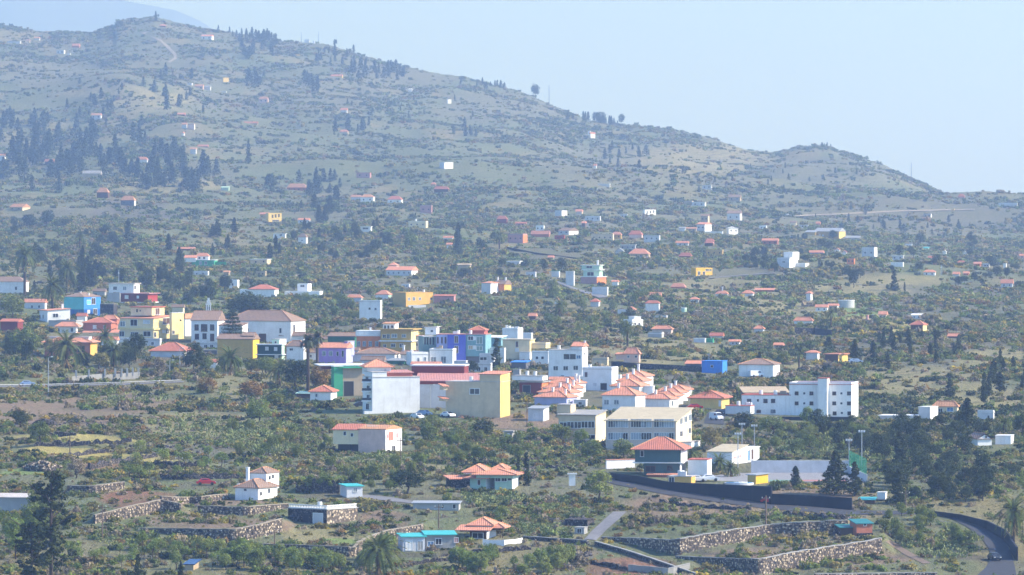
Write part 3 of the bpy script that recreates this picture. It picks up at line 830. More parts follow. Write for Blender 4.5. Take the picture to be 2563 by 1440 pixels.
def house(label, blocks, name='house', cat='house', group=None, th=14, Y=None):
    b0 = blocks[0]
    if b0['th'] is None: b0['th'] = th
    ax = b0['x1'] if b0['th'] >= 0 else b0['x0']
    low = max(b['yb'] for b in blocks if abs(b['dY']) <= 1)
    h = hit(ax, low)
    Yc = Y or h[1]
    org = at(ax, b0['yb'], Yc)
    T = thing(name, label, cat, org, group)
    for i, b in enumerate(blocks):
        if b['th'] is None: b['th'] = b0['th']
        if b['sink'] is None: b['sink'] = 2.5 if (i == 0 or abs(b['yb'] - b0['yb']) < 8) else 0.05
        block(T, org, b, Yc + b['dY'])
        FOOT.append((b['x0'] - 3 - (b['s'] if b['th'] < 0 else 0), b['x1'] + 3 + (b['s'] if b['th'] >= 0 else 0), b['yt'] - b['rh'], b['yb'], Yc))
    return T

def hs(label, x0, x1, yb, yt, s=0, r='flat', rh=0, w='white', rm=None, **k):
    """a small house of one block"""
    nm = k.pop('name', 'house'); ct = k.pop('cat', 'house'); g = k.pop('group', None); th = k.pop('th', 14)
    return house(label, [B(x0, x1, yb, yt, s, th, r=r, rh=rh, w=w, rm=rm, **k)], nm, ct, g)

def box_on(T, org, x0, x1, y0, y1, Y, dep, m, name, dz=0.0):
    """a plain slab placed by photo pixels at distance Y"""
    a, b = at(x0, y1, Y), at(x1, y0, Y)
    k = MB(); k.box(a[0], b[0], Y, Y + dep, a[2], b[2])
    return k.build(name, m, T, org)
# ------------------------------------------------------------------ the village
def build_town():
    # --- left end
    hs('white house with brown tiled roof at the left edge behind the tall palm', -40, 60, 737, 706, 9, 'hip', 13, 'white', 'browntile', win=[(40, 722, 5, 8)])
    house('two-storey turquoise and cobalt blue house with a tiled roof', [
        B(158, 210, 775, 744, 36, 24, w='cyan', side='brightblue', r='hip', rh=12, rm='browntile', o=.2, win=[(234, 754, 8, 15, 'shade'), (222, 757, 8, 10, 'cyan')], ch=[(183, 732, 3), (204, 735, 3)]),
        B(162, 210, 793, 775, 36, 24, w='blue', side='brightblue', r='none', win=[(238, 780, 8, 13, 'shade'), (222, 782, 5, 10, 'wframe')]),  # brighter blue on the right side: sunlight put into the paint
        B(250, 284, 787, 762, 8, 14, w='darkstone', r='flat', rm='concrete', d=5, par=False)])
    house('white flat house with mast set on a dark red lower storey', [
        B(300, 370, 758, 736, 20, 16, w='darkred', side='red', r='slabover', rm='pinktile', o=.9, win=[(317, 744, 8, 8, 'wframe'), (345, 744, 5, 6, 'wframe')], band=(758, 3, 'whiteslab')),
        B(268, 300, 760, 737, 0, 10, w='grey', r='flat', dY=1),
        B(271, 335, 736, 711, 7, 14, dY=2, w='white', r='slabover', rm='slab', o=.5, d=8, win=[(288, 722, 9, 8), (312, 722, 8, 8, 'grey_glass'), (338, 720, 3, 9)])])
    house('white house with sloping orange roof below the turquoise house', [
        B(119, 174, 807, 778, 27, -20, w='white', r='sideshed', rh=6, rm='tile', win=[(139, 790, 12, 9), (100, 793, 3, 9), (108, 793, 3, 9)], ch=[(164, 763, 5)])])
    house('small white house with hipped orange roof under the white sloping-roofed house', [
        B(145, 190, 834, 818, 3, 10, r='hip', rh=11, rm='tile', o=1.1, win=[(147.5, 826, 3, 8), (180, 826, 6, 9)]),
        B(121, 192, 846, 841, 0, 10, dY=-3, w='white', r='shed', rh=8, rm='tile', d=3.5)])
    house('terracotta house with stepped hipped roofs beside the yellow building', [
        B(207, 278, 832, 809, 4, 12, w='terracotta', r='hip', rh=14, rm='redtile', o=.4, d=9, win=[(237, 819, 8, 9, 'wframe'), (262, 819, 6, 8)]),
        B(255, 292, 812, 800, 4, 12, dY=6, w='terracotta', r='hip', rh=10, rm='tile'),
        B(205, 300, 852, 836, 0, 10, dY=-4, w='palegrey', r='shed', rh=9, rm='tile', d=4, win=[(290, 844, 10, 8, 'shade')])])
    house('large pale yellow building with balconies at the left of the village', [
        B(297, 384, 852, 798, 43, 25, w='cream', side='paleyellow', r='shed', rh=8, rm='tile', d=13, win=[(307, 811, 12, 12, 'grey_glass'), (335, 808, 17, 15, 'shade'), (367, 806, 16, 8, 'palegrey'), (305, 836, 12, 12, 'shade'), (337, 838, 20, 12, 'shade'), (368, 836, 18, 12, 'shade'), (416, 804, 15, 15, 'bframe'), (388, 838, 5, 12), (410, 828, 7, 10, 'wframe'), (419, 830, 6, 10)], band=(824, 4, 'paleyellow')),
        B(326, 380, 790, 770, 46, 22, dY=5, w='cream', side='paleyellow', r='slabover', rm='redslab', d=10, o=.4, win=[(343, 778, 4, 8), (351, 778, 3, 4), (394, 780, 9, 16, 'bframe')]),
        B(424, 430, 848, 784, 29, 40, dY=3, w='cream', side='paleyellow', r='flat', rm='whiteslab', d=6, win=[(434, 832, 5, 9), (452, 802, 4, 4)])], 'apartment_building', 'building')
    hs('white house with pale hip roof squeezed between yellow building and parish house', 458, 463, 842, 798, 16, 'hip', 12, 'white', 'paletile', th=50, d=5)
    house('white parish house with dark timber windows and balcony left of the church', [
        B(478, 544, 856, 803, 2, 8, r='gx', rh=23, rm='browntile', d=14, fr='bframe', win=[(492, 820, 9, 14), (511, 821, 14, 17), (531, 820, 9, 14), (493, 843, 9, 13), (512, 842, 9, 13)], door=[(531, 845, 9, 17, 'brown', 'bframe')])])
    house('big white church with broad hipped brown roof and arched door', [
        B(560, 728, 857, 805, 27, 22, r='hip', rh=27, rm='browntile', d=12, o=.3, win=[(620, 827, 5, 9), (702, 828, 5, 12), (736, 828, 4, 30, 'shade'), (745, 818, 6, 18, 'wframe')], door=[(657, 847, 17, 21, 'brown', 'bframe')]),
        B(548, 606, 858, 816, 4, 16, dY=-8, r='shed', rh=8, rm='browntile', d=6)], 'church', 'church')
    # bell gable
    h = hit(521, 800); Yb = h[1] + 4; org = at(521, 800, Yb)
    T = thing('bell_gable', 'slender white bell gable with open arches behind the parish house', 'tower', org)
    S = F / Yb; k = MB()
    def bx(x0, x1, y0, y1, a=0, b=1.2): p, q = at(x0, y1, Yb), at(x1, y0, Yb); k.box(p[0], q[0], Yb + a, Yb + b, p[2], q[2])
    bx(512, 532, 784, 812, 0, 3); bx(515.5, 518, 764, 784); bx(520, 522.5, 764, 784); bx(525, 527.5, 764, 784); bx(514.5, 528.5, 760, 764); bx(517, 526, 752, 760); bx(519, 524, 746, 752)
    k.build('masonry', 'white', T, org)
    k = MB(); bx(520.7, 522.3, 740, 746, .4, .8); k.build('cross', 'darkmetal', T, org)
    k = MB(); bx(518.3, 519.8, 768, 776, .2, .9); bx(522.7, 524.8, 768, 776, .2, .9); k.build('bell', 'darkmetal', T, org)
    house('ochre house with tiled roof and sunlit yellow end below the church', [
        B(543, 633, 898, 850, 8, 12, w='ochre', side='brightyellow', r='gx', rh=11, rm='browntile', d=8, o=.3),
        B(606, 633, 852, 842, 7, 12, dY=2, w='ochre', side='white', r='gx', rh=7, rm='browntile', d=5)])
    house('dark green house with white bands below the church door', [
        B(643, 705, 902, 864, 6, 12, w='darkgreen', side='mint', r='slabover', rm='whiteslab', o=.3, win=[(668, 873, 7, 8, 'palegrey'), (690, 874, 7, 8, 'palegrey'), (692, 893, 8, 9, 'palegrey')], band=(888, 2, 'whiteslab')),
        B(680, 700, 863, 850, 8, 22, dY=3, w='mint', side='white', r='flat', d=5, win=[(690, 857, 5, 5)])])
    hs('small white house with brown hip roof left of the twin palms', 717, 760, 904, 868, 6, 'hip', 14, 'white', 'browntile', win=[(729, 875, 8, 5)])
    house('purple house with orange roof and purple stair tower', [
        B(797, 866, 910, 872, 12, 16, w='purple', side='lavender', r='gx', rh=12, rm='tile', d=7, win=[(811, 885, 8, 11, 'grey_glass'), (828, 885, 8, 11, 'grey_glass'), (845, 886, 5, 10), (858, 886, 5, 15)]),
        B(862, 870, 890, 855, 13, 30, dY=3, w='purple', side='lavender', r='flat', d=4, par=False)])
    hs('dark green house with brown roof behind the purple house', 820, 888, 880, 843, 3, 'gx', 8, 'forest', 'browntile', d=8)
    house('orange house with white parapet and four grey windows', [
        B(892, 951, 884, 842, 2, 8, w='orange', r='flat', par='white', rm='whiteslab', d=9, win=[(897.5, 861, 7, 12, 'grey_glass'), (912, 861, 7, 12, 'grey_glass'), (927, 861, 7, 12, 'grey_glass'), (943, 861, 7, 12, 'grey_glass')]),
        B(890, 952, 842, 828, 3, 8, dY=.3, w='white', r='none', d=8.5, ch=[(922, 822, 4)])])
    house('three-storey ochre house with overhanging slabs and white rooftop room', [
        B(952, 1029, 885, 826, 7, 14, w='ochre', side='paleyellow', r='slabover', rm='ochre', o=.9, d=9, win=[(962, 842, 8, 8), (972, 842, 7, 10), (987, 841, 12, 8, 'grey_glass'), (1011, 841, 9, 7, 'grey_glass'), (963, 866, 7, 7), (984, 865, 10, 8), (1005, 865, 9, 8)], band=(854, 3, 'whiteslab')),
        B(958, 988, 826, 811, 5, 16, dY=3, w='white', r='shed', rh=4, rm='paletile', d=4, win=[(964, 819, 5, 8), (972, 819, 4, 8), (982, 818, 6, 6)])])
    hs('small beige house with orange slab right of the ochre house', 1030, 1053, 880, 842, 5, 'slabover', 0, 'palegrey', 'tile', win=[(1043, 862, 6, 8)])
    house('long row building painted grey green, lavender, violet blue and teal', [
        B(1120, 1165, 912, 838, 0, 10, w='violetblue', r='flat', rm='pinktile', par=False, d=10, win=[(1142, 850, 9, 17, 'brown'), (1142, 875, 9, 17, 'brown')]),
        B(1165, 1215, 892, 838, 4, 10, dY=-.6, w='greyteal', r='flat', rm='pinktile', par=False, d=10, win=[(1178, 847, 12, 9), (1188, 847, 5, 9, 'wframe'), (1200, 852, 14, 17, 'greygreen'), (1178, 870, 10, 8, 'tan'), (1188, 870, 6, 9, 'wframe'), (1200, 872, 14, 10, 'greygreen')]),
        B(1092, 1120, 912, 838, 0, 4, dY=2.5, w='lavender', r='flat', rm='pinktile', par=False, d=9, win=[(1096, 852, 4, 16, 'brown'), (1106, 852, 4, 16, 'brown'), (1115, 852, 4, 16, 'brown'), (1106, 878, 4, 16, 'brown')]),
        B(1059, 1092, 912, 843, 0, -10, dY=5.5, w='greygreen', r='flat', rm='whiteslab', par=False, d=9, win=[(1064, 854, 4, 18), (1070, 854, 4, 18), (1077, 854, 5, 18), (1085, 854, 4, 18)]),
        B(1064, 1092, 838, 821, 4, 12, dY=8, w='white', r='sideshed', rh=-1, rm='whiteslab', d=4, win=[(1081, 829, 6, 5)]),
        B(1174, 1212, 838, 828, 3, 10, dY=3, w='redslab', r='hip', rh=11, rm='redtile', d=6),
        B(1166, 1213, 914, 892, 2, 10, dY=-.2, w='darkgrey', r='none', d=8)], 'apartment_building', 'building')
    house('low white house with long brown roof in front of the orange house', [
        B(886, 988, 905, 887, 5, 10, r='hip', rh=15, rm='browntile', d=9),
        B(1004, 1042, 912, 888, 4, 10, dY=2, r='gx', rh=8, rm='browntile', ch=[(1008, 866, 5)])])
    house('bright white double house with grey windows below the violet blue front', [
        B(1075, 1133, 915, 878, 5, 10, r='flat', d=8, win=[(1085, 901, 12, 13, 'grey_glass'), (1110, 901, 12, 16, 'grey_glass')]),
        B(1030, 1072, 915, 887, 4, -16, dY=-4, r='flat', rm='whiteslab', d=6, win=[(1047, 901, 5, 10, 'grey_glass'), (1064, 899, 5, 9, 'grey_glass')])])
    # --- market hall and red hall
    house('market hall with white roof edge, green pillar wall and dark gateway', [
        B(856, 914, 992, 922, 0, -12, w='tan', r='slabover', rm='green', o=1.0, d=14, door=[(873, 974, 24, 38, 'shade', 'concrete')]),
        B(836, 858, 985, 918, 6, -16, dY=-1, w='green', r='flat', rm='whiteslab', d=3, par=False),
        B(812, 908, 924, 916, 0, -8, dY=6, w='darkred', r='slabover', rm='whiteslab', o=1.6, d=10)], 'market_hall', 'building')
    house('long dark red hall with faded pink roof behind the two tall blocks', [
        B(1030, 1162, 950, 917, 2, 6, w='darkred', r='slabover', rm='whiteslab', o=.2, d=10),
        B(1042, 1196, 962, 955, 0, 3, dY=-9, w='darkred', r='shed', rh=19, rm='pinktile', d=9, o=.3),
        B(1048, 1116, 1022, 962, 0, 3, dY=-8.5, w='palegrey', r='none', d=8)], 'hall', 'building', Y=hit(1100, 1024)[1] + 12)
    house('tall blank grey-white apartment block with small orange rooftop', [
        B(932, 1050, 1036, 945, 26, -16, w='white', r='flat', rm='slab', d=10, par=False, win=[(919, 950, 8, 12, 'shade'), (922, 972, 8, 12, 'shade'), (922, 996, 8, 14, 'shade'), (920, 1018, 8, 14, 'shade')]),
        B(932, 968, 946, 932, 0, -16, dY=.05, w='white', r='flat', rm='slab', d=8, par=False),
        B(918, 979, 938, 920, 0, -10, dY=5, w='white', r='hip', rh=20, rm='tile', d=8, o=.8, win=[(964, 928, 5, 8, 'palegrey')]),
        B(970, 1032, 946, 934, 3, -16, dY=3, w='redslab', r='shed', rh=6, rm='pinktile', d=6),
        B(912, 933, 1034, 1030, 0, -16, dY=-.8, w='white', r='none', d=1.4)], 'apartment_block', 'building')
    T = [o for o in bpy.data.objects if o.get('label', '').startswith('tall blank grey-white')][0]
    org = np.array(T.location); Yt = org[1]
    for yy in (956, 979, 1003):
        box_on(T, org, 905, 929, yy, yy + 3, Yt + 1, 3.5, 'white', 'balcony')
        box_on(T, org, 906, 929, yy - 7, yy - 1, Yt + 1.05, .1, 'darkmetal', 'railing')
    house('tall beige block with blank front and sunlit yellow right end', [
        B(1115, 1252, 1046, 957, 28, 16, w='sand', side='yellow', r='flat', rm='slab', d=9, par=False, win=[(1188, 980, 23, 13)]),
        B(1200, 1252, 958, 938, 28, 16, dY=.05, w='sand', side='yellow', r='shed', rh=7, rm='tile', d=9),
        B(1110, 1120, 976, 968, 0, -20, dY=1, w='sand', r='shed', rh=6, rm='tile', d=3),
        B(1109, 1120, 1004, 999, 0, -20, dY=1, w='sand', r='shed', rh=5, rm='tile', d=3)], 'apartment_block', 'building')
    house('cream yellow house with flat slabs right of the dark cypress', [
        B(1258, 1326, 900, 852, 5, 10, w='cream', side='paleyellow', r='slabover', rm='sandroof', o=.3, d=9, win=[(1294, 862, 6, 14, 'bframe'), (1294, 876, 8, 8, 'wframe')]),
        B(1328, 1366, 872, 863, 4, 12, dY=2, w='cream', side='paleyellow', r='flat', d=7),
        B(1300, 1326, 900, 882, 3, 10, dY=-2, w='white', r='flat', d=3)])
    hs('white rooftop house with small battlements behind the cream yellow house', 1257, 1296, 858, 826, 4, 'flat', 0, 'white', 'whiteslab', ch=[(1262, 816, 2.5), (1277, 820, 2.5)], d=7)
    house('white hotel-like building with orange rooftop tower above the terraced houses', [
        B(1373, 1457, 948, 877, 14, 14, r='flat', rm='slab', d=7, par=False, win=[(1426, 893, 30, 13), (1448, 894, 10, 8, 'blueglass'), (1391, 922, 11, 10), (1416, 922, 11, 10), (1441, 921, 11, 10), (1408, 943, 7, 6), (1462, 886, 3, 5)]),
        B(1432, 1457, 880, 868, 14, 14, dY=.5, r='gx', rh=9, rm='tile', d=6.5, ch=[(1458, 855, 3)]),
        B(1400, 1460, 955, 944, 0, 14, dY=-1, r='flat', par=False, d=2, win=[(1425, 949, 9, 7), (1447, 949, 8, 9)])], 'hotel_building', 'building')
    hs('white flat annex with dark garage door right of the white hotel-like building', 1458, 1531, 980, 925, 9, 'flat', 0, 'white', 'slab', d=8, win=[(1467, 938, 7, 12, 'bframe'), (1489, 963, 8, 8, 'palegrey')], door=[(1511, 968, 16, 17, 'shade', 'wframe')], name='annex', cat='building')
    # --- terraced houses in three rows
    for k, (x0, x1, yb, ye, sd) in enumerate([(1338, 1428, 1018, 996, 8), (1348, 1436, 1006, 984, 9), (1358, 1444, 996, 973, 9), (1372, 1450, 985, 961, 6)]):
        hs(['white terraced house nearest the camera in the left orange-roofed row', 'second terraced house from the front in the left orange-roofed row', 'third terraced house from the front in the left orange-roofed row', 'rearmost terraced house of the left orange-roofed row'][k],
           x0, x1 - 10, yb, ye, sd + 12, 'hip', 15, 'white' if k else 'lavender', 'tile', th=24, d=7, name='terraced_house', group='left row of orange-roofed terraced houses',
           win=[(x1 - 4, ye + 10, 5, 12, 'grey_glass')], ch=[(x0 + 34 + 8 * k, ye - 23, 5), (x0 + 66, ye - 19, 4)])
    for k, (x0, x1, yb, ye, sd) in enumerate([(1508, 1590, 1030, 991, 7), (1530, 1600, 1000, 968, 16), (1545, 1606, 985, 955, 16), (1558, 1612, 970, 943, 12)]):
        hs(['white terraced house with two square windows at the front of the middle row', 'second terraced house from the front in the middle orange-roofed row', 'third terraced house from the front in the middle orange-roofed row', 'rearmost terraced house of the middle orange-roofed row'][k],
           x0, x1, yb, ye, sd, 'hip', [21, 18, 16, 14][k], 'white', 'tile', th=20, d=8, name='terraced_house', group='middle row of orange-roofed terraced houses',
           win=([(1518, 1007, 11, 11, 'grey_glass'), (1543, 1007, 11, 11, 'grey_glass')] if k == 0 else [(x1 + 7, ye + 9, 4, 12, 'grey_glass')]), ch=[(x0 + 30, ye - 29, 5)])
    for k, (x0, x1, yb, ye, sd) in enumerate([(1602, 1676, 1026, 1000, 13), (1626, 1688, 1014, 992, 13), (1640, 1700, 1004, 984, 13), (1652, 1712, 996, 977, 14)]):
        hs(['grey-white terraced house at the front of the right orange-roofed row', 'second terraced house from the front in the right orange-roofed row', 'third terraced house from the front in the right orange-roofed row', 'rearmost terraced house of the right orange-roofed row'][k],
           x0, x1, yb, ye, sd, 'hip', 13, 'white', 'tile', th=24, d=6, name='terraced_house', group='right row of orange-roofed terraced houses',
           win=[(x1 + 7, ye + 10, 4, 12, 'grey_glass')], ch=[(x0 + 30, ye - 21, 5)])
    # --- school
    sw = []
    for xa, xb in ((1522, 1572), (1579, 1631), (1637, 1687)):
        n = 4
        for j in range(n):
            w_ = (xb - xa) / n
            sw += [(xa + w_ * (j + .5), 1060, w_ - 1.2, 19, ['grey_glass', 'curtain', 'dark', 'curtain', 'dark'][(j * 3 + int(xa)) % 5]), (xa + w_ * (j + .5), 1092, w_ - 1.2, 16, ['dark', 'curtain', 'grey_glass', 'dark', 'curtain'][(j * 2 + int(xa)) % 5])]
    house('long beige school building with two bands of windows and sloping roof', [
        B(1517, 1692, 1128, 1056, 42, 17, w='beige', side='cream', r='shed', rh=32, rm='sandroof', d=14, o=.4, win=sw + [(1705, 1054, 7, 15, 'grey_glass'), (1716, 1050, 7, 15, 'grey_glass'), (1727, 1045, 7, 15, 'grey_glass'), (1705, 1086, 7, 13), (1726, 1078, 6, 13)]),  # end wall brighter than the front, sunlight put into its colour
        B(1700, 1730, 1120, 1108, 18, 17, dY=1, w='white', r='flat', par=False, d=8)], 'school', 'school')
    house('old flat school annex with a dark strip of windows', [
        B(1398, 1491, 1108, 1040, 20, 17, w='sand', side='cream', r='shed', rh=11, rm='concrete', d=9, win=[(1410, 1065, 17, 15), (1428, 1064, 17, 15), (1446, 1064, 17, 15), (1463, 1063, 15, 15), (1480, 1063, 15, 15), (1478, 1094, 22, 10)]),
        B(1394, 1428, 1046, 1014, 4, 15, dY=4, w='sand', r='flat', d=5, par=False)], 'school_annex', 'building')
    hs('pale little house with sheet roof beside a bare pole left of the annex', 1322, 1360, 1055, 1024, 6, 'shed', 6, 'palegrey', 'sheet', d=6, win=[(1338, 1040, 6, 8, 'palegrey')])
    house('dark slate green villa with hipped red roof and white bands', [
        B(1612, 1702, 1192, 1160, 8, 10, w='slategreen', side='white', r='none', d=9, win=[(1676, 1172, 11, 10, 'dark', 'bframe'), (1628, 1174, 22, 12, 'shade', 'bframe')]),
        B(1590, 1704, 1158, 1127, 8, 10, dY=-.3, w='slategreen', side='palegrey', r='hip', rh=31, rm='redtile', d=10, o=.9, win=[(1607, 1136, 8, 14, 'shade')], band=(1159, 2.5, 'whiteslab'))], 'villa', 'house')
    house('plain white garage block right of the slate green villa', [B(1722, 1770, 1192, 1152, 4, 10, r='flat', rm='redslab', d=7, par=False)], 'garage', 'building')
    house('white school hall with sloped beige roof and coloured window panels', [
        B(1771, 1832, 1168, 1133, 26, 26, r='shed', rh=17, rm='sandroof', d=9, o=.2, win=[(1840, 1146, 8, 5, 'dustypink'), (1852, 1142, 6, 5, 'dustypink')]),
        B(1836, 1858, 1168, 1133, 29, 36, dY=7, r='shed', rh=13, rm='whiteslab', d=7, o=.2, win=[(1865, 1142, 6, 26, 'bframe'), (1874, 1140, 5, 26, 'blueglass'), (1883, 1137, 5, 26, 'bframe')])], 'school_hall', 'building')
    house('long white three-storey building with red roof edges and a stair tower', [
        B(1977, 2131, 1046, 964, 21, 12, r='flat', rm='redslab', par='white', d=12, fr='bframe', win=[(x, y, w_, w_) for y in (985, 1010) for x, w_ in ((1994, 8), (2013, 4.9), (2031, 8), (2088, 8), (2106, 4.9), (2125, 8))] + [(2089, 1035, 8, 8), (2107, 1034, 4.9, 4.9), (2126, 1035, 8, 8)]),
        B(2047, 2070, 1046, 948, 5, 12, dY=-1.2, r='flat', rm='redslab', d=4, par=False),
        B(1857, 1978, 1046, 990, 0, 10, dY=3, r='flat', rm='redslab', d=9, par=False, fr='bframe', win=[(1875, 1004, 9, 9), (1897, 1002.5, 4.9, 6), (1916, 1004, 9, 9), (1935, 1004, 9, 9), (1899, 1030, 9, 6), (1935, 1030, 10, 7, 'grey_glass')]),
        B(1816, 1878, 1036, 1017, 9, 14, dY=-4, w='palegrey', side='white', r='flat', rm='redslab', d=5, par=False)], 'health_centre', 'building')
    hs('black stone base wall under the long white three-storey building', 1950, 2130, 1056, 1044, 0, 'none', 0, 'black', th=8, name='garden_wall', cat='wall', d=.5)
    hs('low white-roofed shed right of the three-storey building', 2203, 2296, 1052, 1043, 6, 'slabover', 0, 'palegrey', 'whiteslab', name='shed', cat='shed', d=7)
    hs('white box house with bright end wall beside the low white-roofed shed', 2300, 2328, 1052, 1020, 10, 'flat', 0, 'palegrey', 'whiteslab', side='white', th=24, d=6)
    hs('cream house with faded hipped orange roof behind the white box house', 2337, 2396, 1034, 1019, 4, 'hip', 13, 'cream', 'paletile', win=[(2354, 1027, 9, 8), (2378, 1025, 14, 9, 'blueglass')])
    hs('small white flat house right of the big dark pine at far right', 2448, 2486, 1052, 1033, 3, 'flat', 0, 'palegrey', 'whiteslab', win=[(2474, 1044, 4, 7)])
    house('white gabled cottage with a white box annex near the right edge', [
        B(2447, 2483, 1116, 1100, 6, -16, r='gy', rh=13, rm='browntile', d=7, win=[(2468, 1094, 5, 6)]),
        B(2492, 2530, 1126, 1092, 4, 12, dY=3, w='white', r='flat', rm='whiteslab', d=6)])
    # --- band above the village
    house('pinkish house with hipped orange roof above the black roadside wall', [
        B(1562, 1599, 908, 887, 4, 14, w='pink', r='hip', rh=15, rm='tile', win=[(1573, 893, 5, 5, 'grey_glass'), (1592, 893, 6, 5)]),
        B(1542, 1562, 900, 888, 0, 10, dY=1, w='pink', r='shed', rh=4, rm='tile', d=4)])
    hs('bright blue box house beside the black roadside wall', 1757, 1808, 936, 905, 4, 'flat', 0, 'brightblue', 'brightblue', win=[(1782, 917, 6, 5)], d=7, par=False)
    hs('low dark house with orange roof left of the bright blue house', 1716, 1755, 930, 912, 0, 'gx', 7, 'darkgrey', 'tile', d=6)
    hs('white barn with faded brown roof and blank front', 1850, 1935, 946, 914, 4, 'hip', 15, 'white', 'browntile', d=10, name='barn', cat='barn')
    house('small farmhouse with a yellow end wall and flat orange roof', [
        B(2066, 2098, 908, 888, 16, 28, w='brown', side='yellow', r='slabover', rm='tile', d=7, o=.5),
        B(2018, 2046, 900, 884, 6, 20, dY=4, w='palegrey', side='white', r='hip', rh=6, rm='tile')])
    # --- houses just behind the village
    house('mustard yellow two-storey house with a sunlit front and white fence', [
        B(1016, 1083, 768, 733, 19, -38, w='mustard', side='ochre', r='flat', rm='mustard', d=9, par=False, win=[(1024, 749, 5, 7, 'grey_glass'), (1036, 748, 6, 8, 'grey_glass'), (1051, 748, 5, 6, 'grey_glass'), (1079, 748, 4, 5)]),  # left side in darker ochre: its shade is put into the paint
        B(1022, 1066, 775, 764, 0, -20, dY=-5, w='palegrey', r='none', d=.3)])
    hs('white two-storey house with bright end wall left of the mustard house', 899, 952, 800, 756, 4, 'flat', 0, 'white', 'slab', win=[(925, 773, 5, 5), (940, 774, 5, 5)])
    hs('white house with orange hip roof and green end above the white two-storey house', 940, 972, 748, 738, 8, 'hip', 11, 'white', 'tile', side='mint', th=20)
    hs('low grey house with orange hip roof left of the white two-storey house', 867, 904, 754, 746, 3, 'hip', 8, 'palegrey', 'tile')
    hs('pinkish house with flat roof right of the mustard house', 1086, 1136, 758, 742, 4, 'shed', 4, 'dustypink', 'redtile')
    house('long white house with three red hipped roofs above the church', [
        B(622, 687, 744, 725, 3, 10, r='hip', rh=12, rm='redtile', d=8, win=[(644, 734, 3, 14, 'wframe'), (668, 734, 3, 14, 'wframe')]),
        B(600, 628, 738, 728, 0, 10, dY=3, r='flat', rm='whiteslab')])
    hs('small white box house above the dark tree behind the church', 571, 594, 722, 704, 4, 'flat', 0, 'white', 'whiteslab', win=[(582, 712, 4, 6)])
    house('white house with rooftop turret and long balustraded terrace', [
        B(712, 800, 740, 733, 4, 8, r='flat', rm='whiteslab', d=8),
        B(744, 770, 733, 714, 4, 14, dY=4, r='flat', rm='whiteslab', d=6, win=[(757, 716, 10, 5)])])
    hs('tan house raised on pillars above the village', 626, 668, 664, 650, 2, 'slabover', 0, 'sand', 'whiteslab', win=[(640, 656, 4, 4), (660, 655, 4, 4)], d=7)
    house('white house with orange roof standing on a long green storey', [
        B(480, 536, 668, 652, 4, 8, w='green', r='slabover', rm='whiteslab', d=9, win=[(502, 659, 6, 8, 'grey_glass'), (515, 659, 6, 8, 'grey_glass')]),
        B(490, 522, 652, 642, 2, 10, dY=2, r='hip', rh=8, rm='tile', win=[(499, 646, 4.9, 5), (511, 646, 4.9, 5)]),
        B(462, 490, 656, 646, 0, 8, dY=1, r='gx', rh=6, rm='tile')])
    hs('green sheet fence panel beside the long green storey', 536, 566, 668, 656, 0, 'none', 0, 'green', name='fence_panel', cat='fence', d=.3)
    house('white and orange house with two roof turrets in the middle distance', [
        B(1205, 1228, 736, 709, 14, 28, w='palegrey', side='white', r='hip', rh=4, rm='tile', d=7),
        B(1236, 1262, 732, 712, 18, 26, dY=5, w='orange', side='mustard', r='gx', rh=10, rm='browntile', d=7, ch=[(1238, 695, 3), (1258, 695, 3)])])
    house('unfinished green and pink three-storey house with white slabs', [
        B(1454, 1494, 712, 694, 22, 30, w='dustypink', side='orange', r='slabover', rm='whiteslab', d=9, o=.4),
        B(1460, 1500, 692, 677, 6, 14, dY=3, w='mint', r='slabover', rm='whiteslab', d=7, o=.8, win=[(1478, 686, 16, 9, 'shade')]),
        B(1456, 1500, 675, 665, 6, 14, dY=3, w='mint', r='slabover', rm='whiteslab', d=7, o=.6, win=[(1475, 669, 14, 5, 'shade')], ch=[(1492, 652, 4)])], 'unfinished_house', 'house')
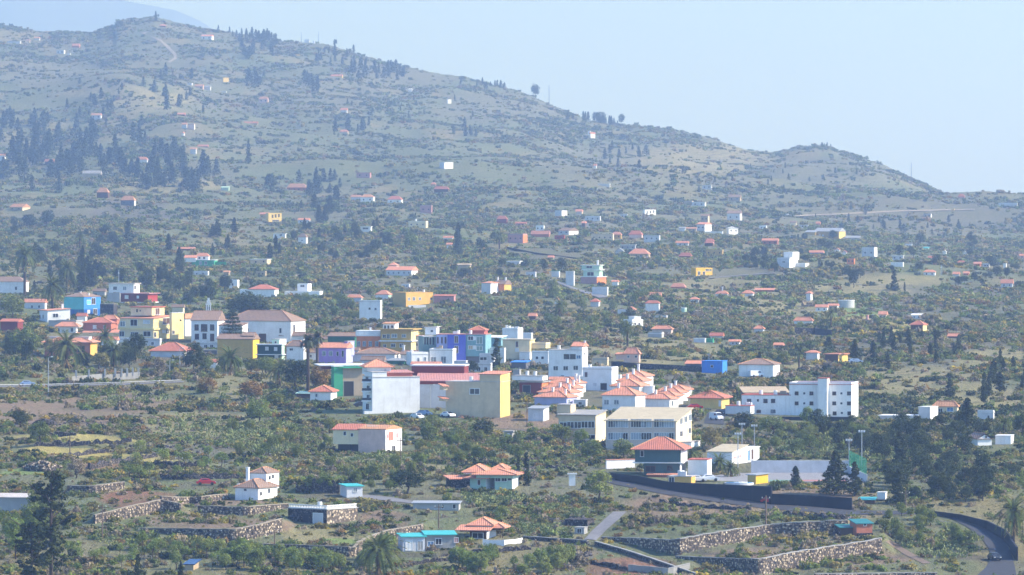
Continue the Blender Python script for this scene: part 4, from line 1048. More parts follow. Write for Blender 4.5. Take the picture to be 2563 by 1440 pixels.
    for a in [
        ('pale blue-grey tall box house left of the unfinished house', 1416, 1436, 716, 680, 2, 'flat', 0, 'palegrey', 'whiteslab'),
        ('pale box with green roof edge left of the unfinished house', 1380, 1399, 695, 679, 1, 'flat', 0, 'palegrey', 'green'),
        ('white box house below the unfinished house on the slanting lane', 1482, 1520, 740, 722, 2, 'flat', 0, 'palegrey', 'whiteslab'),
        ('small white house with red hip roof beside the slanting lane', 1478, 1498, 768, 756, 4, 'hip', 8, 'palegrey', 'redtile'),
        ('white and blue house with a red roof among bushes', 1616, 1649, 780, 760, 3, 'hip', 7, 'white', 'redtile'),
        ('small house with orange gable and white chimney above the red-roofed blue-white house', 1627, 1652, 750, 743, 3, 'gx', 10, 'beige', 'tile'),
        ('grey-white house with small orange hip roof behind a round tree', 1546, 1570, 788, 775, 0, 'flat', 0, 'palegrey', 'slab'),
        ('small orange hip-roofed house right of the grey-white house', 1570, 1588, 782, 776, 4, 'hip', 8, 'white', 'tile'),
        ('beige farmhouse with wide orange roof above the pinkish house', 1632, 1680, 836, 825, 5, 'hip', 9, 'beige', 'tile'),
        ('grey shed below the beige farmhouse with wide orange roof', 1622, 1656, 846, 836, 0, 'flat', 0, 'grey', 'whiteslab'),
        ('small orange-roofed cottage by the field below the bright yellow house', 1680, 1714, 724, 719, 2, 'hip', 9, 'terracotta', 'tile'),
        ('flat white slab-roofed house in the middle of the slope', 1268, 1300, 664, 655, 8, 'slabover', 0, 'palegrey', 'whiteslab'),
        ('small tan ruin with lit gable end', 1146, 1176, 676, 664, 3, 'gx', 3, 'tan', 'tan'),
        ('tiny orange shelter above the white garden wall', 1324, 1340, 800, 792, 2, 'gx', 6, 'brown', 'tile'),
        ('grey house with white-edged flat roof beside the green shed', 1736, 1764, 858, 848, 3, 'flat', 0, 'palegrey', 'whiteslab'),
        ('small bright green shed beside the grey flat house', 1766, 1784, 858, 849, 1, 'flat', 0, 'green', 'green'),
        ('low house with curved orange roof above the green shed', 1778, 1808, 846, 842, 2, 'gx', 7, 'white', 'redtile'),
    ]:
        hs(*a)
    house('small bright white stepped house lit by the sun below the round tree', [
        B(1582, 1610, 818, 804, 4, -30, r='flat', rm='whiteslab', d=6, win=[(1590, 811, 4, 5, 'shade'), (1600, 811, 4, 5, 'shade')]),
        B(1588, 1604, 804, 793, 3, -30, dY=2, r='flat', rm='whiteslab', d=4)])
    house('white-railed terrace over a dark red garage right of the beige block', [
        B(1300, 1356, 988, 958, 6, 16, w='darkred', side='orange', r='slabover', rm='concrete', d=9, door=[(1318, 974, 18, 18, 'shade', 'concrete')]),
        B(1282, 1358, 952, 942, 4, 14, dY=1, w='white', r='flat', d=6, par=False, rm='concrete')], 'terrace_garage', 'garage')
    hs('long brown hall with pale roof edge behind the low white wing', 1862, 1974, 1000, 984, 2, 'shed', 14, 'brown', 'tan', th=-6, d=7, name='hall', cat='building')
    hs('blue canopy shelter between the cream yellow house and the white hotel-like building', 1280, 1316, 924, 908, 3, 'shed', 4, 'darkgrey', 'brightblue', d=5, name='canopy', cat='shelter')
    hs('white rooftop shed with pale sheet roof left of the cypress', 1219, 1254, 872, 846, 2, 'shed', 5, 'greyteal', 'whiteslab', d=7, name='rooftop_shed', cat='shed')

    for lab, x0, x1, yb, yt, s, r, rh, w, rm, k in [
        ('narrow white house filling the gap behind the purple stair tower', 880, 896, 905, 878, 3, 'gx', 6, 'white', 'browntile', {}),
        ('white gabled house between the orange house and the market hall', 905, 960, 917, 903, 3, 'gx', 8, 'palegrey', 'browntile', {}),
        ('pale glass pyramid kiosk behind the orange rooftop', 968, 1012, 912, 904, 2, 'hip', 6, 'forest', 'sheet', {}),
        ('low white house with orange roof strip before the white double house', 1030, 1100, 921, 913, 3, 'gx', 5, 'white', 'tile', {}),
        ('white flat house in shade right of the teal end', 1200, 1236, 922, 890, 3, 'flat', 0, 'palegrey', 'whiteslab', dict(win=[(1210, 898, 16, 7)])),
        ('yellow wall house with orange roof between purple and green houses', 800, 826, 868, 850, 2, 'gx', 6, 'paleyellow', 'browntile', {}),
        ('small white house with a tiled roof right of the parish house yard', 545, 556, 862, 848, 2, 'gx', 4, 'white', 'tile', {}),
        ('long white arcade house below the yellow building', 290, 330, 862, 850, 2, 'flat', 0, 'white', 'concrete', {}),
        ('white garage row in front of the parish house', 500, 545, 872, 862, 2, 'flat', 0, 'palegrey', 'concrete', dict(win=[(515, 867, 8, 7, 'shade'), (530, 867, 8, 7, 'shade')])),
        ('dark carport left of the ochre house', 508, 543, 888, 878, 2, 'slabover', 0, 'darkgrey', 'concrete', {}),
        ('white house with tiled roof above the turquoise house garden', 232, 262, 742, 730, 2, 'gx', 6, 'grey', 'browntile', {}),
        ('white block behind the cream yellow house', 1300, 1330, 852, 838, 3, 'flat', 0, 'white', 'whiteslab', {}),
        ('beige low house with terrace right of the white hotel-like tower', 1484, 1520, 916, 900, 3, 'flat', 0, 'sand', 'concrete', {}),
        ('white stair block between middle and right terraced rows', 1610, 1634, 1000, 968, 4, 'flat', 0, 'white', 'whiteslab', {}),
        ('white garden house at the foot of the left terraced row', 1436, 1466, 1018, 1002, 3, 'flat', 0, 'palegrey', 'whiteslab', dict(win=[(1452, 1010, 8, 6)])),
        ('small brown-roofed house behind the right terraced row', 1700, 1722, 982, 972, 2, 'gx', 6, 'cream', 'browntile', {}),
        ('grey retaining house wall under the white house with sloping orange roof', 120, 190, 822, 806, 0, 'flat', 0, 'grey', 'concrete', {}),
        ('cream house between terracotta roofs and yellow building', 276, 300, 828, 806, 2, 'gx', 6, 'cream', 'tile', dict(win=[(288, 816, 5, 6)])),
        ('white two-storey house behind the dark green house and church end', 762, 800, 872, 846, 4, 'gx', 7, 'white', 'browntile', dict(win=[(772, 858, 4.9, 7), (788, 858, 4.9, 7)])),
        ('yellow-orange low house behind the purple house roof', 846, 892, 862, 846, 3, 'flat', 0, 'mustard', 'slab', dict(win=[(862, 853, 5, 6), (878, 853, 5, 6)])),
        ('grey-white house filling the gap right of the dark cypress', 1226, 1262, 912, 876, 4, 'flat', 0, 'palegrey', 'whiteslab', dict(win=[(1236, 888, 5, 7), (1250, 888, 5, 7), (1243, 902, 6, 8)])),
        ('white stepped house between cream yellow house and white hotel-like building', 1332, 1372, 912, 884, 4, 'flat', 0, 'white', 'slab', dict(win=[(1344, 896, 6, 6), (1358, 896, 6, 6)])),
        ('pale shop row below the teal end and cypress', 1164, 1228, 932, 914, 4, 'flat', 0, 'palegrey', 'concrete', dict(win=[(1178, 924, 9, 9, 'shade'), (1198, 924, 9, 9, 'shade'), (1216, 924, 7, 9, 'shade')])),
        ('white house with brown roof squeezed behind the green house', 764, 796, 902, 884, 3, 'hip', 8, 'white', 'browntile', dict(win=[(778, 892, 5, 6)])),
        ('red-roofed white house between terracotta roofs and bungalow', 232, 292, 866, 852, 3, 'gx', 7, 'white', 'tile', dict(win=[(250, 860, 5, 6), (272, 860, 5, 6)])),
        ('grey lane house with garage below the yellow building', 336, 400, 868, 852, 4, 'flat', 0, 'palegrey', 'concrete', dict(win=[(356, 861, 10, 10, 'shade'), (382, 860, 6, 7)])),
        ('white house with orange gable above the white sloping-roofed house', 60, 112, 776, 758, 4, 'gx', 8, 'palegrey', 'tile', dict(win=[(80, 768, 5, 6), (98, 768, 5, 6)])),
        ('low white house with red roof left of the terracotta house', 192, 214, 806, 792, 2, 'gx', 6, 'white', 'redtile', {}),
        ('cream house peeking out above the yellow building roof', 430, 458, 786, 770, 3, 'gx', 6, 'cream', 'browntile', {}),
        ('flat pale house between red hall and white double house', 1136, 1166, 922, 904, 3, 'flat', 0, 'palegrey', 'whiteslab', {}),
        ('brown-roofed long house behind the twin palms', 700, 760, 856, 842, 3, 'gx', 8, 'white', 'browntile', {}),
        ('white house with tiled porch in front of the hotel-like building', 1376, 1430, 968, 952, 3, 'gx', 6, 'white', 'tile', dict(win=[(1390, 961, 5, 6), (1412, 961, 5, 6)])),
        ('white block joining hotel annex and middle terraced row', 1512, 1552, 972, 944, 4, 'flat', 0, 'white', 'whiteslab', dict(win=[(1526, 956, 5, 7), (1540, 956, 5, 7)])),
        ('long stone retaining wall house above the left terraced houses', 1284, 1300, 940, 926, 2, 'flat', 0, 'grey', 'concrete', {}),
    ]:
        hs(lab, x0, x1, yb, yt, s, r, rh, w, rm, **k)

def build_slope_houses():
    L = [
        # middle right
        ('white house with sunlit end, highest of the pair on the purple slope', 1389, 1406, 542, 529, 14, 'flat', 0, 'palegrey', 'whiteslab', dict(side='white', th=35)),
        ('small orange-roofed cottage right of the white flat house on the purple slope', 1441, 1456, 537, 530, 3, 'gx', 5, 'beige', 'tile', {}),
        ('long low white house below the small orange-roofed cottage', 1464, 1502, 554, 543, 2, 'flat', 0, 'palegrey', 'whiteslab', {}),
        ('dark red house with pyramid roof', 1244, 1268, 563, 549, 2, 'hip', 8, 'darkred', 'redtile', {}),
        ('white box house above a long orange roof', 1341, 1361, 579, 567, 1, 'flat', 0, 'white', 'whiteslab', {}),
        ('low house with long orange roof below the white box', 1330, 1374, 592, 587, 2, 'gx', 8, 'terracotta', 'tile', {}),
        ('white house with brown roof and sunlit end, right of the long orange roof', 1398, 1424, 588, 578, 24, 'gx', 7, 'palegrey', 'browntile', dict(side='white', th=40)),
        ('pinkish red flat house with orange end wall', 1271, 1309, 609, 588, 11, 'flat', 0, 'dustypink', 'greygreen', dict(side='orange', th=24)),
        ('beige shed with pale flat roof and bright right corner', 1480, 1534, 604, 588, 3, 'flat', 0, 'sand', 'sandroof', {}),
        ('orange pyramid roof house behind the beige shed', 1532, 1554, 598, 588, 2, 'hip', 7, 'ochre', 'tile', {}),
        ('pink house with broad red roof right of the beige shed', 1574, 1606, 596, 588, 3, 'hip', 10, 'pink', 'redtile', {}),
        ('low white-grey house right of the pink house', 1612, 1650, 604, 592, 3, 'flat', 0, 'palegrey', 'slab', {}),
        ('flat grey house with white roof line above the orange villa', 1552, 1590, 627, 614, 2, 'slabover', 0, 'grey', 'whiteslab', {}),
        ('wide villa with bright orange roof and tan walls', 1574, 1622, 646, 636, 6, 'hip', 13, 'tan', 'tile', {}),
        ('white gabled shed left of the orange villa', 1540, 1560, 638, 630, 2, 'gy', 8, 'palegrey', 'sheet', {}),
        ('dull red roofed house above the bright yellow house', 1700, 1730, 646, 642, 2, 'hip', 9, 'brown', 'redtile', {}),
        ('long ochre house above the bright yellow house', 1767, 1808, 640, 628, 3, 'flat', 0, 'ochre', 'sandroof', {}),
        ('bright sunlit yellow house with arched openings', 1742, 1784, 692, 674, 12, 'flat', 0, 'brightyellow', 'brightyellow', dict(th=-32, win=[(1750, 684, 6, 9), (1762, 684, 5, 8), (1770, 676, 8, 5), (1778, 676, 5, 5)])),
        ('white house with a sunlit face of windows on the purple slope', 1614, 1642, 537, 527, 4, 'flat', 0, 'white', 'whiteslab', dict(th=-36, win=[(1620, 532, 3, 6), (1628, 531, 3, 6), (1636, 530, 3, 6)])),
        ('small tan house with lit right wall, upper right slope', 1712, 1732, 513, 505, 4, 'flat', 0, 'tan', 'slab', {}),
        ('long flat white house with pillars, upper right slope', 1732, 1764, 518, 507, 4, 'slabover', 0, 'palegrey', 'whiteslab', {}),
        ('tall brown and cream house above the white pair on the right slope', 1754, 1772, 558, 541, 4, 'gx', 4, 'tan', 'browntile', dict(side='cream')),
        ('white two-part house with orange roof on the right slope', 1744, 1764, 580, 562, 18, 'gx', 5, 'palegrey', 'tile', dict(side='white', th=30)),
        ('pale house on stilts with light flat roof, far right slope', 1758, 1780, 475, 464, 2, 'slabover', 0, 'palegrey', 'whiteslab', {}),
        ('tan house with brown roof, far right slope', 1824, 1852, 504, 494, 4, 'gx', 6, 'tan', 'browntile', {}),
        ('white three-storey house with brown upper floor, right slope', 1820, 1852, 556, 535, 6, 'gx', 7, 'palegrey', 'browntile', dict(side='white')),
        ('white house with bright gable between two trees, right slope', 1824, 1848, 586, 572, 4, 'gy', 4, 'white', 'whiteslab', dict(th=-30)),
        ('low orange pink house in front of the yellow hall', 1908, 1946, 614, 603, 3, 'gx', 5, 'terracotta', 'tile', {}),
        ('small red-roofed house left of the low orange pink house', 1766, 1786, 612, 604, 2, 'hip', 6, 'dustypink', 'redtile', {}),
        ('low house with orange roof and a blue wall', 2026, 2060, 639, 633, 3, 'gx', 5, 'blue', 'tile', {}),
        ('tiny white house with orange roof left of the white house pair', 2090, 2101, 633, 626, 2, 'gy', 4, 'white', 'tile', {}),
        ('tiny white house with red roof right of its twin', 2108, 2118, 641, 632, 2, 'gy', 4, 'white', 'redtile', {}),
        ('small orange house below the white house pair', 2120, 2138, 662, 648, 2, 'flat', 0, 'orange', 'tile', {}),
        ('white house with two blocks and lit right wall at right', 2158, 2188, 648, 622, 9, 'flat', 0, 'palegrey', 'whiteslab', dict(side='white', th=28)),
        ('low flat white house right of the two-block white house', 2232, 2260, 652, 641, 2, 'slabover', 0, 'palegrey', 'whiteslab', {}),
        ('long white terrace house below the low flat white house', 2230, 2260, 668, 660, 2, 'flat', 0, 'white', 'whiteslab', {}),
        ('white house with orange roof at the right edge by the mast', 2312, 2340, 691, 682, 3, 'hip', 6, 'white', 'tile', {}),
        ('white house with orange gable near the right edge', 2506, 2534, 720, 710, 2, 'gx', 9, 'palegrey', 'tile', {}),
        ('ruined tower house with orange cap below the round tank', 2168, 2172, 805, 790, 2, 'flat', 0, 'dustypink', 'tile', {}),
        ('orange-roofed house right of the palm below the round tank', 2200, 2218, 798, 788, 4, 'gx', 7, 'beige', 'tile', {}),
        ('pale yellow house with wide orange roof on the yellow bank', 2280, 2310, 828, 814, 12, 'hip', 10, 'brown', 'redtile', dict(side='paleyellow', th=24)),
        ('white cabin with two roofs above the pale yellow house', 2282, 2306, 799, 790, 2, 'shed', 4, 'white', 'whiteslab', {}),
        ('low orange roof among bushes right of the yellow bank', 2374, 2398, 847, 843, 1, 'gx', 6, 'brown', 'tile', {}),
        ('white house with hipped orange roof above the dark field wall', 1988, 2032, 812, 804, 3, 'hip', 9, 'white', 'tile', {}),
        ('small house with orange roof and white annex above the dark trees', 1888, 1910, 832, 824, 4, 'hip', 8, 'palegrey', 'tile', {}),
        ('orange hip-roofed cottage with white chimney in the tan fields', 1792, 1820, 743, 736, 3, 'hip', 8, 'palegrey', 'tile', dict(ch=[(1807, 719, 2.5)])),
        ('orange-roofed cottage right of its chimneyed neighbour', 1858, 1884, 743, 735, 4, 'hip', 8, 'palegrey', 'tile', {}),
        ('long low shed with turquoise and orange roof', 1890, 1936, 731, 727, 2, 'shed', 5, 'terracotta', 'tile', dict(name='shed', cat='shed')),
        ('slim white tower house with orange roof left of the round tank', 2018, 2029, 753, 735, 5, 'hip', 6, 'palegrey', 'tile', dict(side='white', th=26)),
        ('low white house with orange roof left of the round tank', 2042, 2070, 780, 770, 3, 'gx', 6, 'white', 'tile', {}),
        ('grey-tan house with orange roof beside the round tank', 2074, 2096, 777, 766, 4, 'gx', 4, 'tan', 'tile', dict(side='white')),
        # middle left and centre
        ('white cube house with sunlit arches, alone on the upper slope', 1100, 1112, 424, 408, 22, 'flat', 0, 'palegrey', 'whiteslab', dict(side='white', th=50)),
        ('dull red house with flat roof on the upper slope', 892, 926, 446, 434, 3, 'flat', 0, 'dustypink', 'redtile', {}),
        ('orange-roofed house with white tanks behind a big dark tree', 718, 766, 480, 470, 3, 'hip', 10, 'terracotta', 'paletile', {}),
        ('rambling white house with several orange roofs', 902, 934, 508, 494, 4, 'hip', 7, 'white', 'paletile', {}),
        ('low white wing house left of the rambling white house', 878, 902, 502, 494, 2, 'gx', 5, 'palegrey', 'paletile', {}),
        ('white house with red hip roof right of the rambling white house', 970, 1004, 511, 500, 4, 'hip', 9, 'white', 'redtile', {}),
        ('pinkish grey block house with open top', 1052, 1080, 536, 516, 2, 'flat', 0, 'dustypink', 'slab', {}),
        ('low dull red roof far up the slope', 1086, 1122, 480, 474, 2, 'hip', 7, 'brown', 'redtile', {}),
        ('tiny orange roof above the low dull red roof', 1078, 1090, 466, 462, 1, 'hip', 5, 'tan', 'tile', {}),
        ('yellow house with white columns and terrace', 672, 704, 556, 536, 8, 'flat', 0, 'yellow', 'yellow', dict(th=-32, win=[(682, 542, 4, 8, 'shade'), (690, 541, 4, 8, 'shade'), (698, 540, 4, 8, 'shade'), (690, 552, 16, 3, 'shade')])),
        ('low tan house left of the yellow columned house', 650, 672, 549, 537, 2, 'gx', 4, 'ochre', 'tile', {}),
        ('white house with orange roof right of the yellow columned house', 746, 772, 562, 551, 4, 'gx', 4, 'palegrey', 'tile', {}),
        ('cream flat house with parapets on the green slope', 1022, 1066, 571, 556, 5, 'flat', 0, 'cream', 'whiteslab', dict(ch=[(1038, 549, 4)])),
        ('white modern house with dark glass and flat roof', 902, 928, 580, 568, 3, 'slabover', 0, 'white', 'whiteslab', dict(win=[(915, 572, 14, 4)])),
        ('flat white cottage with dark window left of the small chapel-like house', 684, 714, 600, 586, 2, 'slabover', 0, 'white', 'whiteslab', dict(win=[(703, 589, 6, 5)])),
        ('small chapel-like white house with brown pyramid roof', 746, 766, 612, 594, 4, 'hip', 9, 'white', 'browntile', dict(side='white', th=22, win=[(756, 602, 4, 2)])),
        ('white villa with orange roofs and small tower', 966, 1030, 692, 677, 8, 'gx', 9, 'palegrey', 'tile', dict(side='white', th=18, d=9)),
        ('small orange-roofed tower of the white villa cluster', 972, 992, 676, 665, 6, 'hip', 8, 'palegrey', 'tile', dict(side='white')),
        # far left slope
        ('white house with orange roof just below the skyline', 503, 530, 101, 91, 4, 'gx', 4, 'white', 'tile', {}),
        ('small orange roof near the crest tree', 398, 414, 69, 65, 2, 'hip', 4, 'brown', 'tile', {}),
        ('white farm with bright walls, upper left slope', 141, 160, 136, 127, 3, 'flat', 0, 'palegrey', 'whiteslab', dict(side='white', th=28)),
        ('tiny white block right of the bright white farm', 169, 176, 138, 133, 1, 'flat', 0, 'white', 'whiteslab', {}),
        ('orange-roofed house below the left skyline dip', 180, 198, 120, 115, 2, 'gx', 5, 'terracotta', 'tile', {}),
        ('low pale house near the left skyline', 16, 50, 110, 104, 2, 'flat', 0, 'palegrey', 'slab', {}),
        ('small tan house right of the low pale skyline house', 66, 74, 108, 102, 1, 'gx', 3, 'sand', 'paletile', {}),
        ('white hut with a pole, left skyline', 85, 98, 102, 96, 2, 'gx', 3, 'palegrey', 'paletile', {}),
        ('bright yellow tower-like house high on the slope', 559, 572, 206, 196, 2, 'flat', 0, 'yellow', 'yellow', dict(th=-30)),
        ('white house cluster block below the yellow tower-like house', 470, 480, 216, 209, 2, 'flat', 0, 'palegrey', 'whiteslab', {}),
        ('pinkish hall right of the small white block', 488, 508, 226, 216, 2, 'gx', 4, 'pink', 'paletile', {}),
        ('low pale building with blue roof', 510, 526, 228, 218, 2, 'gx', 3, 'palegrey', 'sheet', {}),
        ('white roadside wall house, right one', 541, 566, 233, 230, 1, 'flat', 0, 'white', 'whiteslab', {}),
        ('white and grey farmhouse with orange roof, left slope', 228, 252, 298, 289, 2, 'gx', 5, 'palegrey', 'paletile', dict(side='white')),
        ('low orange roof at the foot of the bare spur', 444, 462, 291, 287, 2, 'gx', 4, 'brown', 'tile', {}),
        ('pale cottage with orange gable left of the white tower hut', 455, 466, 322, 312, 2, 'gx', 4, 'palegrey', 'paletile', {}),
        ('thin white tower hut', 470, 486, 325, 312, 2, 'flat', 0, 'pink', 'paletile', dict(side='white')),
        ('narrow white house with orange gable below the thin tower hut', 455, 460, 342, 334, 2, 'gy', 3, 'white', 'tile', {}),
        ('orange roof among pines at left', 112, 134, 410, 405, 1, 'gx', 6, 'brown', 'tile', {}),
        ('white house with dark windows at the left edge among pines', -6, 12, 404, 390, 2, 'gx', 4, 'white', 'paletile', {}),
        ('white house with bright orange roof at the pine belt edge', 340, 368, 408, 400, 2, 'hip', 7, 'palegrey', 'tile', {}),
        ('white house half hidden by three dark pines', 476, 490, 386, 374, 2, 'gx', 4, 'palegrey', 'paletile', {}),
        ('low orange roof right of the dark pine trio', 495, 520, 370, 367, 1, 'gx', 4, 'brown', 'tile', {}),
        ('house with faded orange hip roof and pale base on the dark slope', 242, 270, 496, 482, 3, 'hip', 12, 'brown', 'paletile', {}),
        ('house with orange hip roof on dark pillars beside lava terraces', 302, 336, 516, 502, 3, 'hip', 11, 'darkgrey', 'paletile', dict(side='white')),
        ('cream house with brown roof and lit end at the left edge', 22, 56, 528, 519, 18, 'gx', 8, 'tan', 'paletile', dict(side='cream', th=40)),
        ('long grey roof with pale stone shed, left slope', 206, 252, 442, 435, 2, 'gx', 7, 'tan', 'slab', {}),
        ('low orange roof above the white house on the green storey', 444, 486, 627, 624, 1, 'gx', 4, 'brown', 'tile', {}),
        ('mint-coloured shed at the edge of the pines', 553, 572, 478, 470, 2, 'shed', 3, 'mint', 'mint', dict(name='shed', cat='shed')),
        ('yellow house with orange roof high on the central slope', 828, 856, 196, 191, 2, 'gx', 4, 'yellow', 'tile', {}),
        ('pink villa high on the central slope', 648, 670, 258, 248, 2, 'hip', 6, 'pink', 'paletile', {}),
        ('small orange and white house in the middle of the high slope', 852, 868, 284, 276, 2, 'gx', 5, 'palegrey', 'tile', {}),
        ('small orange hip roof below the three far pines', 850, 870, 336, 330, 2, 'hip', 5, 'beige', 'tile', {}),
        ('low orange house right of the narrow white house', 610, 644, 314, 309, 1, 'gx', 4, 'tan', 'tile', {}),
        ('white pair house, right of the central high slope', 1121, 1130, 260, 250, 2, 'flat', 0, 'white', 'whiteslab', dict(th=-30)),
        ('tiny white hut alone on the high purple slope', 1022, 1031, 230, 224, 1, 'shed', 2, 'white', 'whiteslab', {}),
        ('bright white stepped house high on the right-hand slope', 1478, 1490, 347, 335, 3, 'gx', 3, 'white', 'tile', dict(th=-30)),
        ('white block just above the bright stepped house', 1471, 1477, 338, 329, 1, 'flat', 0, 'white', 'whiteslab', {}),
        ('tiny orange and white hut below the bright stepped house', 1486, 1492, 422, 415, 1, 'gx', 3, 'white', 'tile', {}),
        ('low white flat house far up the right-hand slope', 1497, 1526, 470, 462, 2, 'flat', 0, 'palegrey', 'whiteslab', {}),
        ('small flat white house left of the dark pines above the purple slope', 1157, 1176, 471, 467, 1, 'flat', 0, 'white', 'whiteslab', {}),
        ('red-roofed house on the skyline at right', 2398, 2414, 497, 493, 2, 'hip', 7, 'dustypink', 'redtile', {}),
        ('white row house on the skyline at the right edge', 2500, 2546, 516, 510, 2, 'flat', 0, 'palegrey', 'whiteslab', {}),
        ('grey concrete box by the far road', 2312, 2330, 546, 537, 3, 'flat', 0, 'grey', 'slab', dict(side='white')),
        ('small yellow van-sized kiosk on the far road', 2380, 2388, 528, 523, 1, 'flat', 0, 'yellow', 'yellow', dict(name='kiosk', cat='kiosk')),
        ('tiny white hut left of the far road', 1967, 1972, 542, 536, 1, 'flat', 0, 'white', 'whiteslab', {}),
    ]
    for lab, x0, x1, yb, yt, s, r, rh, w, rm, k in L:
        k = dict(k)
        if 'win' not in k and (x1 - x0) >= 18 and (yb - yt) >= 9 and w not in ('darkred',):
            n = max(2, int((x1 - x0) / 12))
            k['win'] = [(x0 + (x1 - x0) * (j + .5) / n, yt + (yb - yt) * .42, 3.2, 3.6) for j in range(n)]
        hs(lab, x0, x1, yb, yt, s, r, rh, w, rm, **k)
    house('big white cubic house with stacked terraces at right', [
        B(1946, 1976, 672, 648, 20, 30, w='palegrey', side='white', r='flat', rm='whiteslab', d=9, win=[(1962, 656, 7, 3, 'shade')]),
        B(1962, 1984, 650, 634, 16, 30, dY=4, side='white', r='flat', rm='whiteslab', d=7),
        B(1992, 2016, 674, 662, 8, 20, dY=4, side='white', r='flat', rm='whiteslab', d=6)])
    house('large yellow hall with pale stepped roof on the right slope', [
        B(2040, 2100, 600, 580, 14, 24, w='ochre', side='yellow', r='gx', rh=9, rm='sheet', d=12, win=[(2052, 590, 4, 5, 'wframe'), (2060, 590, 4, 5, 'wframe')]),
        B(2016, 2040, 590, 582, 0, 24, dY=4, w='ochre', r='gx', rh=5, rm='sheet', d=8)], 'hall', 'building')

